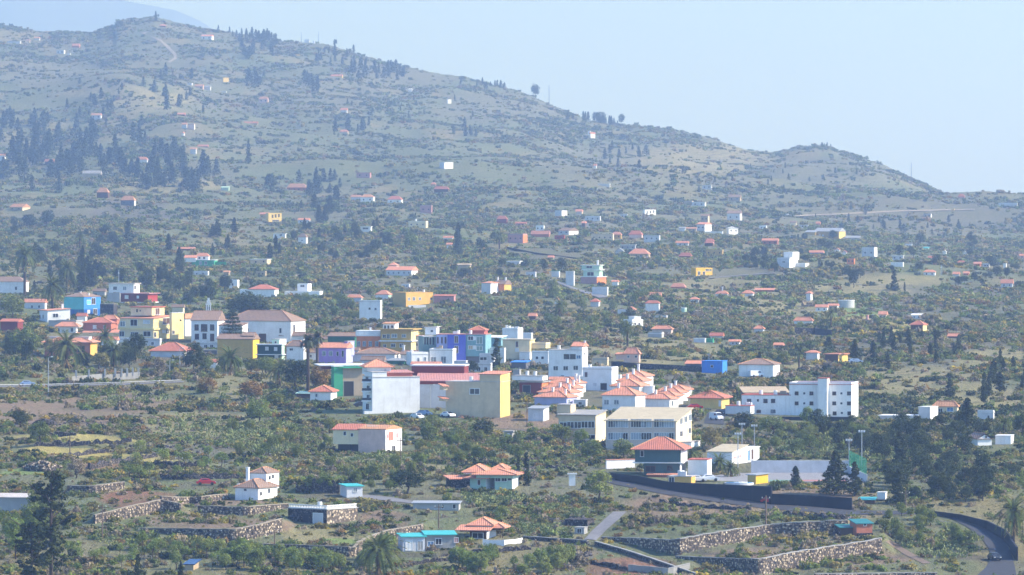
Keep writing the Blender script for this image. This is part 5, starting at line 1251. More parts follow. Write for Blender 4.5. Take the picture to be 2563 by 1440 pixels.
    for lab, x0, x1, yb, yt, s, r, rh, w, rm in [
        ('flat pale house by the valley trees, right of the two-block white house', 2266, 2282, 620, 613, 1, 'flat', 0, 'palegrey', 'whiteslab'),
        ('small teal-roofed hut in the hazy valley', 2312, 2324, 626, 621, 1, 'shed', 2, 'mint', 'teal_roof'),
        ('white hut with gable in the hazy valley', 2360, 2368, 637, 631, 1, 'gy', 3, 'white', 'whiteslab'),
        ('lone white hut on the slope above the valley', 2410, 2420, 641, 633, 1, 'gy', 3, 'white', 'whiteslab'),
        ('reddish cottage left of the lone white hut', 2324, 2338, 652, 646, 1, 'gx', 4, 'pink', 'redtile'),
        ('dark red roofed house in the hazy valley', 2396, 2416, 664, 658, 1, 'hip', 5, 'brown', 'redtile'),
        ('small orange house right of the dark red roofed house', 2438, 2454, 667, 661, 1, 'gx', 4, 'orange', 'tile'),
        ('pale stepped house right of the small orange house', 2460, 2476, 671, 660, 2, 'flat', 0, 'palegrey', 'whiteslab'),
        ('slim white house near the right edge of the valley', 2511, 2518, 671, 660, 1, 'flat', 0, 'white', 'whiteslab'),
        ('orange-roofed house cut by the right edge', 2552, 2570, 647, 641, 1, 'gx', 4, 'pink', 'tile'),
        ('left one of two small orange roofs low in the valley', 2386, 2400, 692, 687, 1, 'gx', 5, 'palegrey', 'tile'),
        ('right one of two small orange roofs low in the valley', 2412, 2424, 690, 685, 1, 'gx', 4, 'terracotta', 'tile'),
        ('small white house above the yellow hall', 1900, 1918, 574, 567, 2, 'flat', 0, 'white', 'whiteslab'),
        ('cream cottage with brown roof above the yellow hall', 1978, 1992, 566, 558, 2, 'gx', 4, 'cream', 'browntile'),
        ('long flat white house just above the yellow hall', 2002, 2022, 570, 564, 1, 'slabover', 0, 'palegrey', 'whiteslab'),
        ('orange roofed hut right above the yellow hall', 2043, 2052, 564, 560, 1, 'gx', 4, 'terracotta', 'tile'),
        ('long blue-grey roofed shed right of the yellow hall', 2116, 2152, 602, 596, 1, 'shed', 5, 'grey', 'sheet'),
        ('low white wall-like house below the two-part orange-roofed house', 1766, 1808, 587, 582, 1, 'flat', 0, 'white', 'whiteslab'),
        ('grey-white barn left of the tan barn on the right slope', 1700, 1714, 580, 572, 1, 'gx', 3, 'palegrey', 'sheet'),
        ('tan barn right of the grey-white barn', 1718, 1742, 580, 573, 1, 'gx', 3, 'tan', 'paletile'),
        ('pale grey warehouse above the white house with a face of windows', 1552, 1570, 546, 538, 1, 'flat', 0, 'palegrey', 'slab'),
        ('small white house with lit gable below the long low white house', 1456, 1464, 568, 559, 4, 'gx', 4, 'brown', 'tile'),
        ('dark red shed with white door below the brown-roofed white house', 1388, 1412, 600, 592, 2, 'flat', 0, 'red', 'redslab'),
        ('orange and white farmhouse above the ochre house', 1692, 1722, 616, 609, 2, 'gx', 4, 'palegrey', 'tile'),
        ('dull red hip-roofed house right of the orange and white farmhouse', 1764, 1784, 616, 609, 1, 'hip', 6, 'brown', 'redtile'),
        ('dull red hut on the bare slope left of the white box house', 1290, 1316, 566, 560, 1, 'gx', 3, 'dustypink', 'redtile'),
        ('tiny orange shed in the dark central scrub', 1372, 1384, 649, 645, 1, 'gx', 4, 'tan', 'tile'),
        ('white cottage among trees below the unfinished house lane', 1388, 1398, 762, 752, 1, 'gy', 3, 'white', 'tile'),
        ('small pale cottage behind the white villa cluster', 1118, 1130, 622, 613, 2, 'gx', 4, 'palegrey', 'tile'),
        ('white cottage with orange roof in the scrub right of the tan ruin', 1110, 1132, 604, 596, 2, 'gx', 4, 'white', 'tile'),
        ('grey-white house by the road above the mustard house', 1004, 1024, 722, 712, 2, 'flat', 0, 'palegrey', 'whiteslab'),
        ('low tan house left of the long house with three red roofs', 560, 572, 690, 682, 1, 'gx', 3, 'tan', 'paletile'),
        ('pale low house with blue car roof below the green storey', 478, 520, 690, 682, 2, 'flat', 0, 'palegrey', 'whiteslab'),
        ('white flat house tucked below the tan pillar house', 640, 664, 690, 682, 2, 'flat', 0, 'tan', 'slab'),
        ('white cottage above the road cut in the middle distance', 1316, 1340, 694, 684, 2, 'flat', 0, 'palegrey', 'whiteslab'),
        ('white house end among trees right of the unfinished house', 1532, 1546, 716, 706, 2, 'gx', 3, 'white', 'tile'),
        ('small orange-roofed house at the edge of the tan fields', 1726, 1748, 758, 750, 2, 'hip', 5, 'palegrey', 'tile'),
        ('white-roofed shed in the fields left of the round green tank', 1640, 1668, 800, 793, 1, 'flat', 0, 'grey', 'whiteslab'),
        ('low white house above the white barn', 1826, 1850, 864, 856, 2, 'gx', 4, 'palegrey', 'tile'),
        ('little orange-roofed barn right of the low white house', 1938, 1958, 872, 865, 2, 'gx', 5, 'tan', 'tile'),
    ]:
        hs(lab, x0, x1, yb, yt, s, r, rh, w, rm, **({'win': [(x0 + (x1 - x0) * .35, yt + (yb - yt) * .45, 3, 3.2), (x0 + (x1 - x0) * .72, yt + (yb - yt) * .45, 3, 3.2)]} if x1 - x0 > 14 else {}))
    # round water tanks
    for lab, xc, yb, yt, wp in (('round grey concrete water tank in the tan fields', 2120, 771, 753, 40), ('small round green water tank beside dark scrub', 1712, 782, 772, 14)):
        p = hit(xc, yb); S = F / p[1]; r = wp / 2 / S; h = (yb - yt) / S
        T = thing('water_tank', lab, 'tank', p)
        k = MB(); k.tube([(0, r, -1.5), (0, r, h)], r, 28); k.build('wall', 'tank' if wp > 20 else 'mint', T)
        k = MB(); k.tube([(0, r, h), (0, r, h + .25)], r * 1.03, 28); k.build('rim', 'whiteslab', T)
        FOOT.append((xc - wp / 2, xc + wp / 2, yt, yb, p[1]))
# ------------------------------------------------------------------ foreground farms, roads, poles, cars
def build_front():
    house('pink two-storey house with orange roof on the slope below the grey-white block', [
        B(896, 965, 1134, 1076, 38, 24, w='pink', side='white', r='gx', rh=9, rm='paletile', d=9, o=.1, win=[(978, 1092, 10, 22, 'terracotta', 'wframe'), (970, 1092, 3, 10, 'dustypink'), (994, 1090, 4, 12, 'dustypink'), (985, 1122, 8, 12, 'shade')]),
        B(833, 897, 1112, 1077, 0, 12, dY=3, w='cream', r='shed', rh=13, rm='redtile', d=6, win=[(863, 1085, 6, 9), (881, 1089, 6, 8)]),
        B(920, 960, 1080, 1068, 3, 12, dY=4, w='palegrey', r='flat', rm='whiteslab', d=4, par=False)])
    house('grey shed with sagging roof and white end left of the pink house', [
        B(846, 880, 1128, 1102, 0, 10, w='darkgrey', r='shed', rh=7, rm='redtile', d=4),
        B(881, 928, 1132, 1103, 9, 20, dY=-3, w='darkgrey', side='white', r='shed', rh=4, rm='sheet', d=4)], 'shed', 'shed')
    house('white two-part cottage with brown hip roofs and a chimney', [
        B(587, 646, 1252, 1223, 38, 28, r='hip', rh=21, rm='browntile', d=8, o=.3, win=[(614, 1226.5, 7, 5), (653, 1236, 4, 9), (673, 1229, 5, 11)]),
        B(625, 667, 1224, 1186, 23, 24, dY=6, r='hip', rh=14, rm='browntile', d=6, o=.15, win=[(675, 1196, 4, 9), (683, 1193, 4, 9)]),
        B(592, 626, 1226, 1212, 0, 20, dY=4, r='none', d=4, ch=[(611, 1173, 7)])], 'cottage', 'house')
    T = house('stone garage with white door and white balustrade on its roof terrace', [
        B(718, 818, 1314, 1277, 76, 38, w='darkstone', side='stone', r='flat', rm='concrete', d=10, par=False, o=.2, win=[(832, 1289, 4.9, 5)], door=[(796, 1299, 24, 27, 'palegrey', 'wframe'), (766, 1300, 14, 22, 'shade', 'darkmetal')])], 'garage', 'garage')
    org = np.array(T.location); Yt = org[1]; S = F / Yt; th = math.radians(38)
    C = at(818, 1277, Yt); ex = np.array([math.cos(th), -math.sin(th), 0]); ey = np.array([math.sin(th), math.cos(th), 0])
    Wd = 100 / S / math.cos(th)
    k, k2 = MB(), MB()
    def seg(a, b, hgt=.95, n=10):
        d = (b - a); ln = np.linalg.norm(d); d = d / ln; nn = np.array([-d[1], d[0], 0])
        Tq = lambda x, y, z: tuple(a + d * x + nn * y + np.array([0, 0, z]))
        k.box(0, ln, -.12, .12, .17, .3, Tq); k.box(0, ln, -.14, .14, hgt - .15, hgt, Tq)
        m = int(ln / .42)
        for i in range(m):
            k2.box((i + .3) * ln / m, (i + .7) * ln / m, -.07, .07, .3, hgt - .15, Tq)
    A = C - ex * Wd + ey * .1
    seg(A + ey * .15, C + ey * .15); seg(C - ex * .2, C + ey * 9.8 - ex * .2)
    k.build('balustrade_rail', 'white', T, org); o2 = k2.build('balusters', 'white', T, org); o2['kind'] = 'stuff'
    hs('small pale shed with turquoise roof above the stone garage', 868, 907, 1246, 1218, 3, 'shed', 4, 'palegrey', 'teal_roof', th=-18, d=5, win=[(889, 1227, 9, 9, 'grey_glass')], name='shed', cat='shed')
    hs('long low grey block shed right of the stone garage', 1034, 1148, 1279, 1261, 4, 'shed', 4, 'grey', 'sheet', th=5, d=4, win=[(1108, 1268, 5, 10, 'shade'), (1137, 1268, 7, 10, 'shade')], name='shed', cat='shed')
    house('pale green farmhouse with bright orange roofs beside two cypresses', [
        B(1238, 1282, 1226, 1196, 3, 10, w='mint', side='white', r='none', d=8, win=[(1246, 1199, 12, 12, 'shade'), (1262, 1199, 12, 11, 'shade'), (1276, 1197, 9, 12, 'shade')]),
        B(1176, 1216, 1227, 1198, 22, 26, dY=1, w='mint', side='white', r='shed', rh=8, rm='tile', d=7, o=1.2, win=[(1199, 1208, 7, 12, 'bframe')]),
        B(1192, 1284, 1197, 1190, 3, 10, dY=-.8, w='mint', r='hip', rh=14, rm='tile', d=9, o=1.0),
        B(1160, 1216, 1186, 1184, 3, 10, dY=5, w='white', r='hip', rh=19, rm='tile', d=9, o=.4),
        B(1234, 1262, 1180, 1176, 3, 10, dY=7, w='white', r='hip', rh=12, rm='tile', d=6, o=.4),
        B(1130, 1180, 1224, 1200, 0, -14, dY=3, w='darkstone', r='shed', rh=7, rm='tile', d=5, o=.6)], 'farmhouse', 'house')
    T = house('open-sided house with tiered orange roofs and white terrace wall', [
        B(1176, 1218, 1350, 1330, 18, 22, w='brown', side='palegrey', r='none', d=5, win=[(1196, 1341, 26, 12, 'shade')]),
        B(1150, 1218, 1331, 1329, 10, 12, dY=-1.5, w='brown', r='shed', rh=11, rm='tile', d=4, o=.8),
        B(1172, 1232, 1319, 1317, 6, 12, dY=1, w='white', r='hip', rh=19, rm='tile', d=7, o=.4),
        B(1232, 1258, 1326, 1323, 6, 12, dY=1.5, w='brown', r='hip', rh=11, rm='tile', d=5, o=.5)], 'house', 'house')
    org = np.array(T.location); Yt = org[1]
    for x in (1252, 1258):
        box_on(T, org, x - .8, x + .8, 1326, 1350, Yt + 1.6, .15, 'brown', 'post')
    h1 = hit(1260, 1366)
    T = thing('terrace_wall', 'curved white terrace wall in front of the tiered orange roofs', 'wall', h1)
    k = MB(); pts = [(1208, 1365, 1350), (1225, 1366, 1352), (1262, 1366, 1352), (1290, 1362, 1350), (1308, 1357, 1346)]
    for (xa, ya, ta), (xb, yb, tb) in zip(pts, pts[1:]):
        a, b = hit(xa, ya), hit(xb, yb); ha, hb = (ya - ta) / F * a[1], (yb - tb) / F * b[1]
        k.add([a - [0, 0, .6], b - [0, 0, .6], b + [0, 0, hb], a + [0, 0, ha], a + [0, .3, -.6], b + [0, .3, -.6], b + [0, .3, hb], a + [0, .3, ha]], [(0, 1, 2, 3), (3, 2, 6, 7), (4, 7, 6, 5), (0, 3, 7, 4), (1, 5, 6, 2)])
    k.build('wall', 'white', T, h1); FOOT.append((1205, 1310, 1345, 1366, h1[1]))
    house('turquoise-roofed greenhouse sheds with pale patched walls', [
        B(1008, 1064, 1381, 1345, 4, -10, w='palegrey', r='shed', rh=6, rm='teal_roof', d=6, win=[(1024, 1364, 16, 26, 'wframe'), (1052, 1366, 12, 22, 'concrete')]),
        B(1066, 1140, 1372, 1340, 3, -6, dY=2, w='concrete', r='shed', rh=7, rm='teal_roof', d=6, win=[(1078, 1362, 14, 12, 'blueglass'), (1098, 1356, 14, 14, 'shade'), (1142, 1352, 10, 12, 'dustypink')])], 'shed', 'shed')
    house('red-brown hut with dark turquoise roofs at the end of the vineyard terraces', [
        B(2144, 2184, 1336, 1312, 5, -14, w='terracotta', r='shed', rh=9, rm='darkteal_roof', d=4.5, o=.3, win=[(2165, 1314, 6, 4, 'shade')]),
        B(2104, 2136, 1338, 1322, 0, -10, dY=2, w='brown', r='shed', rh=6, rm='darkteal_roof', d=4, o=.3),
        B(2146, 2186, 1342, 1335, 3, -14, dY=-.3, w='darkstone', r='none', d=4)], 'hut', 'hut')
    hs('long grey shed with pale roof at the left edge behind the pines', -30, 76, 1280, 1247, 6, 'shed', 8, 'grey', 'slab', d=6, name='shed', cat='shed', th=10)
    hs('small hut with blue solar roof near the bottom edge', 462, 484, 1428, 1414, 3, 'shed', 10, 'tan', 'solar', d=4, name='hut', cat='hut')
    hs('tiny stone transformer hut with overhanging slab roof', 1262, 1282, 1098, 1082, 4, 'slabover', 0, 'concrete', 'concrete', d=3, name='hut', cat='hut', win=[(1273, 1090, 5, 10, 'wframe')])
    hs('low dark stone water tank beside the steep ramp', 1413, 1470, 1318, 1303, 2, 'flat', 0, 'darkstone', 'darkstone', d=6, name='stone_tank', cat='tank', par=False)
    hs('small stone pump box below the dark stone water tank', 1438, 1462, 1338, 1322, 2, 'flat', 0, 'concrete', 'concrete', d=3, name='pump_box', cat='hut', par=False, win=[(1450, 1329, 10, 10, 'shade')])
    house('turquoise lean-to with a white water tank right of the black wall', [
        B(2152, 2188, 1262, 1252, 0, 8, w='brown', r='shed', rh=5, rm='teal_roof', d=3),
        B(2196, 2216, 1250, 1234, 2, 12, dY=4, w='white', r='flat', rm='whiteslab', d=2.5, par=False)], 'shed', 'shed')
    # villa yard: garage, pool, yellow shed, pergola
    hs('mustard garage built on the black yard wall of the slate green villa', 1672, 1730, 1214, 1194, 6, 'flat', 0, 'mustard', 'slab', d=5, par=False, name='garage', cat='garage', win=[(1681, 1201, 12, 12, 'shade')])
    hs('bright yellow shed with grey roof at the end of the villa yard', 1872, 1892, 1212, 1190, 26, 'shed', 3, 'mustard', 'sheet', side='brightyellow', th=44, d=4, name='shed', cat='shed')
    hs('sunlit orange tiled terrace in front of the slate green villa', 1622, 1700, 1196, 1190, 6, 'shed', 5, 'terracotta', 'tile', d=5, name='terrace', cat='terrace', th=8)
    house('white garden wall with orange coping left of the slate green villa', [B(1518, 1590, 1174, 1152, 0, -26, r='flat', rm='tile', d=.4, par=False)], 'garden_wall', 'wall')
    p = hit(1850, 1216); Yp = p[1] + 3
    T = thing('swimming_pool', 'small blue swimming pool with pale rim in the villa yard', 'pool', at(1850, 1212, Yp))
    o = np.array(T.location); k = MB(); k.tube([(0, 0, -.4), (0, 0, .35)], 3.2, 24); k.build('rim', 'palegrey', T)
    k = MB(); k.tube([(0, 0, .2), (0, 0, .42)], 2.9, 24); k.build('water', 'pool', T)
    # black yard wall and roadside walls
    for pts, lab in (([(1492, 1190, 1178), (1540, 1202, 1184), (1600, 1212, 1190), (1670, 1226, 1204), (1740, 1236, 1207), (1830, 1248, 1210), (1930, 1263, 1213)], 'long black wall of the villa yard along the road'),
                     ([(1932, 1263, 1233), (2030, 1268, 1237), (2132, 1277, 1243)], 'lower black wall continuing right along the road'),
                     ([(2332, 1288, 1278), (2400, 1302, 1286), (2470, 1326, 1302), (2512, 1352, 1322), (2532, 1378, 1344), (2548, 1404, 1366)], 'curved black wall on the outer side of the bending road'),
                     ([(1530, 918, 904), (1600, 924, 908), (1680, 928, 912), (1758, 932, 916)], 'long dark lava wall below the pinkish hip-roofed house'),
                     ([(1990, 836, 818), (2040, 838, 820), (2080, 842, 824)], 'dark field wall below the white orange-roofed house'),
                     ([(1270, 622, 618), (1340, 636, 632), (1450, 650, 646), (1520, 650, 646)], 'long dark lava wall below the fields in the middle distance')):
        P = [hit(x, y) for x, y, _ in pts]
        hh = [max(.6, .9 * (y - t) / F * q[1]) for (x, y, t), q in zip(pts, P)]
        really_build_wall(P, hh, lab, 'black' if 'black' in lab else 'darkstone', None, 'boundary_wall', 'wall', 0, None, .4)
        for (x, y, t), (x2, y2, t2), q in zip(pts, pts[1:], P): FOOT.append((x, x2, min(t, t2), max(y, y2), q[1]))
    # sports court: surface, back wall, side fence
    Yn, zc = COURT; Yf = Yn + 41
    def X_(x, Y): return (x - CX) / F * Y
    T = thing('sports_court', 'grey sports court with pale back wall beside the school hall', 'court', (X_(2000, Yn), Yn, zc))
    org = np.array(T.location)
    k = MB(); k.box(X_(1790, Yn), X_(2166, Yn), Yn, Yf, zc - 1.5, zc); k.build('surface', 'court', T, org)
    k = MB(); k.box(X_(1900, Yn), X_(2000, Yn), Yn + 2, Yn + 8, zc + .004, zc + .02); k.build('green_marking', 'courtgreen', T, org)
    k = MB(); k.box(X_(2010, Yn), X_(2120, Yn), Yn + 2, Yn + 8, zc + .004, zc + .02); k.build('red_marking', 'courtred', T, org)
    k = MB(); zt = CAMZ + Yf * (HY - 1153) / F; k.box(X_(1880, Yf), X_(2126, Yf), Yf, Yf + .4, zc - .5, max(zt, zc + 1.8)); k.build('back_wall', 'palegrey', T, org)
    k = MB(); xr0, xr1 = X_(2126, Yf), X_(2168, Yn)
    k.add([(xr1, Yn, zc - 1), (xr0, Yf, zc - .5), (xr0, Yf, zc + 1.4), (xr1, Yn, zc + 1.6), (xr1 + .3, Yn, zc - 1), (xr0 + .3, Yf, zc - .5), (xr0 + .3, Yf, zc + 1.4), (xr1 + .3, Yn, zc + 1.6)], [(0, 1, 2, 3), (4, 7, 6, 5), (3, 2, 6, 7), (0, 3, 7, 4)])
    k.build('side_wall', 'palegrey', T, org)
    T2 = thing('mesh_fence', 'tall green mesh fence on the right side of the sports court', 'fence', (xr1, Yn, zc))
    o2 = np.array(T2.location)
    n = 9
    for i in range(n + 1):
        t = i / n; q = np.array([xr1 + (xr0 - xr1) * t, Yn + (Yf - Yn) * t, zc + 1.5])
        k = MB(); k.tube([tuple(q), tuple(q + [0, 0, 3.6])], .06, 5); k.build('post', 'green', T2, o2)
    k = MB()
    for j in range(16):
        z = zc + 1.6 + j * .22; k.tube([(xr1, Yn, z), (xr0, Yf, z)], .018, 3)
    for j in range(70):
        t = j / 69; q = np.array([xr1 + (xr0 - xr1) * t, Yn + (Yf - Yn) * t, zc + 1.6]); k.tube([tuple(q), tuple(q + [0, 0, 3.4])], .016, 3)
    w_ = k.build('wire_mesh', 'green', T2, o2); w_['kind'] = 'stuff'
    FOOT.append((1795, 2180, 1150, 1208, Yn))
    # roads
    strip('road', [(1480, 1186), (1540, 1203), (1600, 1214), (1670, 1227), (1740, 1238), (1830, 1250), (1930, 1265), (2030, 1270), (2132, 1279), (2292, 1280)],
          [(1480, 1196), (1540, 1214), (1600, 1226), (1670, 1240), (1740, 1250), (1830, 1263), (1930, 1276), (2030, 1283), (2132, 1290), (2292, 1288)], 'asphalt', 'asphalt road running below the long black wall')
    strip('road', [(2360, 1292), (2430, 1308), (2490, 1334), (2520, 1362), (2534, 1395), (2540, 1420), (2545, 1446)],
          [(2380, 1298), (2420, 1320), (2455, 1345), (2475, 1375), (2482, 1395), (2470, 1420), (2440, 1446)], 'asphalt', 'bending asphalt road inside the curved black wall')
    strip('road', [(1535, 1282), (1510, 1304), (1480, 1332), (1462, 1352)], [(1568, 1282), (1550, 1300), (1520, 1326), (1492, 1354)], 'cement', 'steep cement ramp between the terraces')
    strip('road', [(-40, 967), (120, 965), (300, 961), (460, 955)], [(-40, 970.5), (120, 968.5), (300, 964.5), (460, 958)], 'cement', 'main road crossing the slope at left behind a guard rail')
    strip('road', [(1772, 1034), (1762, 1060)], [(1815, 1030), (1812, 1064)], 'asphalt', 'asphalt street with parked cars right of the school')
    strip('track', [(352, 84), (372, 90), (400, 104), (418, 122), (434, 138), (436, 146), (420, 156)], [(372, 80), (362, 86), (402, 100), (424, 118), (441, 136), (442, 148), (424, 159)], 'track', 'pale winding dirt track below the summit', 0.5)
    strip('track', [(1990, 541), (2120, 535), (2260, 528), (2440, 525)], [(1990, 543.5), (2120, 538), (2260, 531), (2440, 527)], 'track', 'far road cut across the right-hand slope', 0.6)
    strip('track', [(1376, 703), (1440, 728), (1500, 748)], [(1384, 702), (1450, 726), (1530, 746)], 'cement', 'slanting lane below the unfinished house', .4)
    strip('track', [(1775, 697), (1850, 690), (1940, 684)], [(1775, 699), (1850, 692), (1940, 686)], 'cement', 'straight lane under the big white cubic house', .4)
    strip('track', [(2216, 1356), (2262, 1388), (2310, 1412)], [(2228, 1352), (2280, 1384), (2330, 1410)], paint('brown_footpath', (.21, .155, .11), stain=.35), 'dirt footpath right of the lower terrace wall', .08)
    strip('track', [(895, 1238), (980, 1246), (1040, 1256)], [(895, 1246), (980, 1256), (1040, 1262)], 'cement', 'gravel yard track above the stone garage', .1)
    # guard rail
    ra = [hit(x, y) for x, y in ((-40, 970), (60, 970), (160, 968), (300, 964), (455, 958))]
    T = thing('guard_rail', 'pale metal guard rail along the main road at left', 'rail', ra[2])
    k = MB(); up = np.array([0, 0, .75]); k.tube([tuple(p + up) for p in ra], .1, 5); k.build('beam', 'metal', T, ra[2])
    for i in range(len(ra) - 1):
        for t in np.linspace(0, 1, 9)[:-1]:
            q = ra[i] * (1 - t) + ra[i + 1] * t
            k = MB(); k.box(q[0] - .06, q[0] + .06, q[1], q[1] + .12, q[2] - .6, q[2] + .7); k.build('post', 'metal', T, ra[2])
    # left garden wall with posts above the road
    P = [hit(x, y) for x, y in ((180, 956), (262, 952), (350, 948))]
    T = thing('garden_wall', 'grey garden wall with square pillars above the main road', 'wall', P[1])
    k = MB()
    for a, b in zip(P, P[1:]):
        k.add([a - [0, 0, 1], b - [0, 0, 1], b + [0, 0, 1.9], a + [0, 0, 1.5], a + [0, .4, -1], b + [0, .4, -1], b + [0, .4, 1.9], a + [0, .4, 1.5]], [(0, 1, 2, 3), (3, 2, 6, 7), (4, 7, 6, 5), (0, 3, 7, 4), (1, 5, 6, 2)])
    k.build('wall', 'concrete', T, P[1])
    for i, x in enumerate((190, 222, 262, 288, 304, 318, 332, 346)):
        t = (x - 180) / 170; q = P[0] * (1 - t) + P[2] * t
        k = MB(); k.box(q[0] - .25, q[0] + .25, q[1] + .02, q[1] + .5, q[2] + 1, q[2] + 3.2); k.build('pillar', 'grey', T, P[1])
    pass
    # tower antenna masts, poles, floodlights
    def pole(label, x, yb, yt, kind, cat='pole', w=.14):
        p = hit(x, yb); h = (yb - yt) / F * p[1]
        nm = {'flood': 'floodlight', 'mast': 'radio_mast', 'wood': 'utility_pole', 'lamp': 'street_lamp', 'antenna': 'antenna_mast'}[kind]
        T = thing(nm, label, cat, p)
        k = MB(); k.tube([(0, 0, -1), (0, 0, h)], [w, w * .7], 7); k.build('pole', 'wood' if kind == 'wood' else 'metal', T)
        if kind == 'flood':
            k = MB(); k.box(-.8, .8, -.06, .06, h - .25, h - .14); k.build('crossbar', 'metal', T)
            for dx in (-.55, .0, .55):
                k = MB(); k.box(dx - .2, dx + .2, -.22, .15, h - .12, h + .26); o = k.build('lamp_head', 'wframe', T)
                g = MB(); g.box(dx - .16, dx + .16, -.25, -.22, h - .08, h + .22); g.build('lens', 'lampglass', o)
        elif kind == 'lamp':
            k = MB(); k.tube([(0, 0, h), (.3, -.2, h + .25), (.9, -.4, h + .3)], .06, 5); k.build('arm', 'metal', T)
            k = MB(); k.box(.7, 1.3, -.6, -.2, h + .2, h + .42); k.build('lamp_head', 'wframe', T)
        elif kind == 'wood':
            k = MB(); k.box(-.9, .9, -.06, .06, h - .7, h - .55); k.build('crossarm', 'wood', T)
            for dx in (-.75, 0, .75):
                k = MB(); k.tube([(dx, 0, h - .55), (dx, 0, h - .3)], .07, 5); k.build('insulator', 'whiteslab', T)
        else:
            k = MB(); n = max(4, int(h / 2.2)); r0 = max(.35, h * .035)
            for a in range(3):
                t0 = a * 2.094; k.tube([(r0 * math.cos(t0), r0 * math.sin(t0), -1), (r0 * .3 * math.cos(t0), r0 * .3 * math.sin(t0), h * .98)], max(.1, h * .006), 4)
                for i in range(n):
                    z, z2 = h * i / n, h * (i + 1) / n; f1, f2 = r0 * (1 - .7 * i / n), r0 * (1 - .7 * (i + 1) / n); t1 = t0 + 2.094
                    k.tube([(f1 * math.cos(t0), f1 * math.sin(t0), z), (f2 * math.cos(t1), f2 * math.sin(t1), z2)], max(.05, h * .004), 3)
            k.build('lattice', 'metal', T)
            k = MB(); k.box(-r0 * .8, r0 * .8, -r0 * .6, r0 * .6, h * .72, h * .84); k.build('antenna_panel', 'whiteslab', T)
        return T
    pole('floodlight pole left of the sports court, tallest of the two on the bank', 1857, 1116, 1062, 'flood')
    pole('floodlight pole right of its twin on the bank behind the school hall', 1888, 1118, 1066, 'flood')
    pole('floodlight pole in front of the white school hall', 1847, 1170, 1086, 'flood')
    pole('shorter floodlight pole at the far end of the sports court', 2125, 1166, 1102, 'flood')
    pole('tall floodlight pole nearest the green mesh fence', 2157, 1172, 1080, 'flood')
    pole('wooden utility pole with crossarm standing below the black wall', 1917, 1318, 1240, 'wood', w=.2)
    pole('thin utility pole among the yellow grass strips', 175, 1142, 1090, 'wood')
    pole('thin utility pole left of the white two-part cottage', 448, 1190, 1142, 'wood')
    pole('utility pole in front of the pink house', 1003, 1172, 1096, 'wood')
    pole('utility pole beside the pale little house left of the annex', 1319, 1068, 1004, 'wood')
    pole('thin pole rising from bushes below the tall terrace wall at left', 687, 1385, 1326, 'wood')
    pole('thin pole standing below the sunlit terrace wall', 256, 1352, 1262, 'wood')
    pole('thin pole beside the turquoise-roofed greenhouse sheds', 1098, 1322, 1262, 'wood')
    pole('thin pole below the main road at left', 121, 992, 896, 'lamp')
    pole('street lamp with white head beside the bushes above the road', 425, 934, 904, 'lamp')
    pole('tall lamp post in front of the red-roofed bungalow', 450, 922, 874, 'lamp')
    pole('street lamp in front of the beige hall wall', 1077, 1022, 966, 'lamp')
    pole('thin pole by the hedge below the sports court', 2267, 1272, 1228, 'wood')
    pole('white antenna mast on the roof of the white flat house', 297, 712, 676, 'antenna')
    pole('slim radio mast left of the white transmitter huts on the skyline', 754, 103, 78, 'mast')
    pole('lattice radio mast right of the white transmitter huts on the skyline', 797, 107, 77, 'mast')
    pole('thin radio mast on the skyline right of the tall round tree', 1374, 258, 212, 'mast')
    pole('lone radio mast on the descending skyline at right', 2281, 447, 407, 'mast')
    pole('thin far mast among the houses at right', 2356, 690, 664, 'mast')
    for i, (x0, x1, yb, yt, lab) in enumerate([(762, 774, 108, 100, 'larger white transmitter hut on the skyline'), (783, 787, 109, 103, 'smaller white transmitter hut on the skyline')]):
        hs(lab, x0, x1, yb, yt, 1, 'flat', 0, 'white', 'whiteslab', name='transmitter_hut', cat='hut')
    # cars
    def car(label, x, y, paint_, rz, van=False, Y=None, sc=1.0):
        p = hit(x, y)
        if Y: p = at(x, y, Y)
        T = thing('van' if van else 'parked_car', label, 'van' if van else 'car', (p[0], p[1] + .8, p[2] + .12), None, rz)
        T.scale = (sc, sc, sc)
        pr = [(-2.1, .35), (-2.15, .75), (-1.75, .88), (-1.1, 1.4), (.55, 1.42), (1.2, .95), (2.0, .8), (2.15, .5), (2.1, .3)] if not van else \
             [(-2.3, .35), (-2.3, 1.8), (-2.1, 1.95), (1.1, 1.95), (1.7, 1.15), (2.25, .95), (2.3, .4)]
        n = len(pr); k = MB(); vs_ = []
        for sgn in (-1, 1):
            for a, z in pr: vs_.append((a, sgn * (.85 if z < 1.0 else .70), z))
        fs_ = [tuple(range(n))[::-1], tuple(range(n, 2 * n))] + [(i, (i + 1) % n, n + (i + 1) % n, n + i) for i in range(n)]
        k.add(vs_, fs_); k.build('body', paint_, T)
        for sgn in (-1, 1):
            k = MB(); zz = (1.0, 1.32) if not van else (1.25, 1.75); xx = (-1.15, .75) if not van else (.1, 1.1)
            k.add([(xx[0], sgn * .815, zz[0]), (xx[1] + .1, sgn * .815, zz[0]), (xx[1] - .3, sgn * .745, zz[1]), (xx[0] + .25, sgn * .745, zz[1])], [(0, 1, 2, 3)]); k.build('side_window', 'dark', T)
        k = MB(); k.add([(1.18, -.68, .99), (1.18, .68, .99), (.62, .6, 1.39), (.62, -.6, 1.39)] if not van else [(1.72, -.7, 1.2), (1.72, .7, 1.2), (1.2, .62, 1.86), (1.2, -.62, 1.86)], [(0, 1, 2, 3)]); k.build('windscreen', 'dark', T)
        for wx in (-1.3, 1.3):
            for sgn in (-1, 1):
                k = MB(); k.tube([(wx, sgn * .62, .33), (wx, sgn * .88, .33)], .33, 12); k.build('wheel', 'rubber', T)
        for sgn in (-.6, .6):
            k = MB(); k.box(2.08, 2.2, sgn - .16, sgn + .16, .58, .72); k.build('headlight', 'lampglass', T)
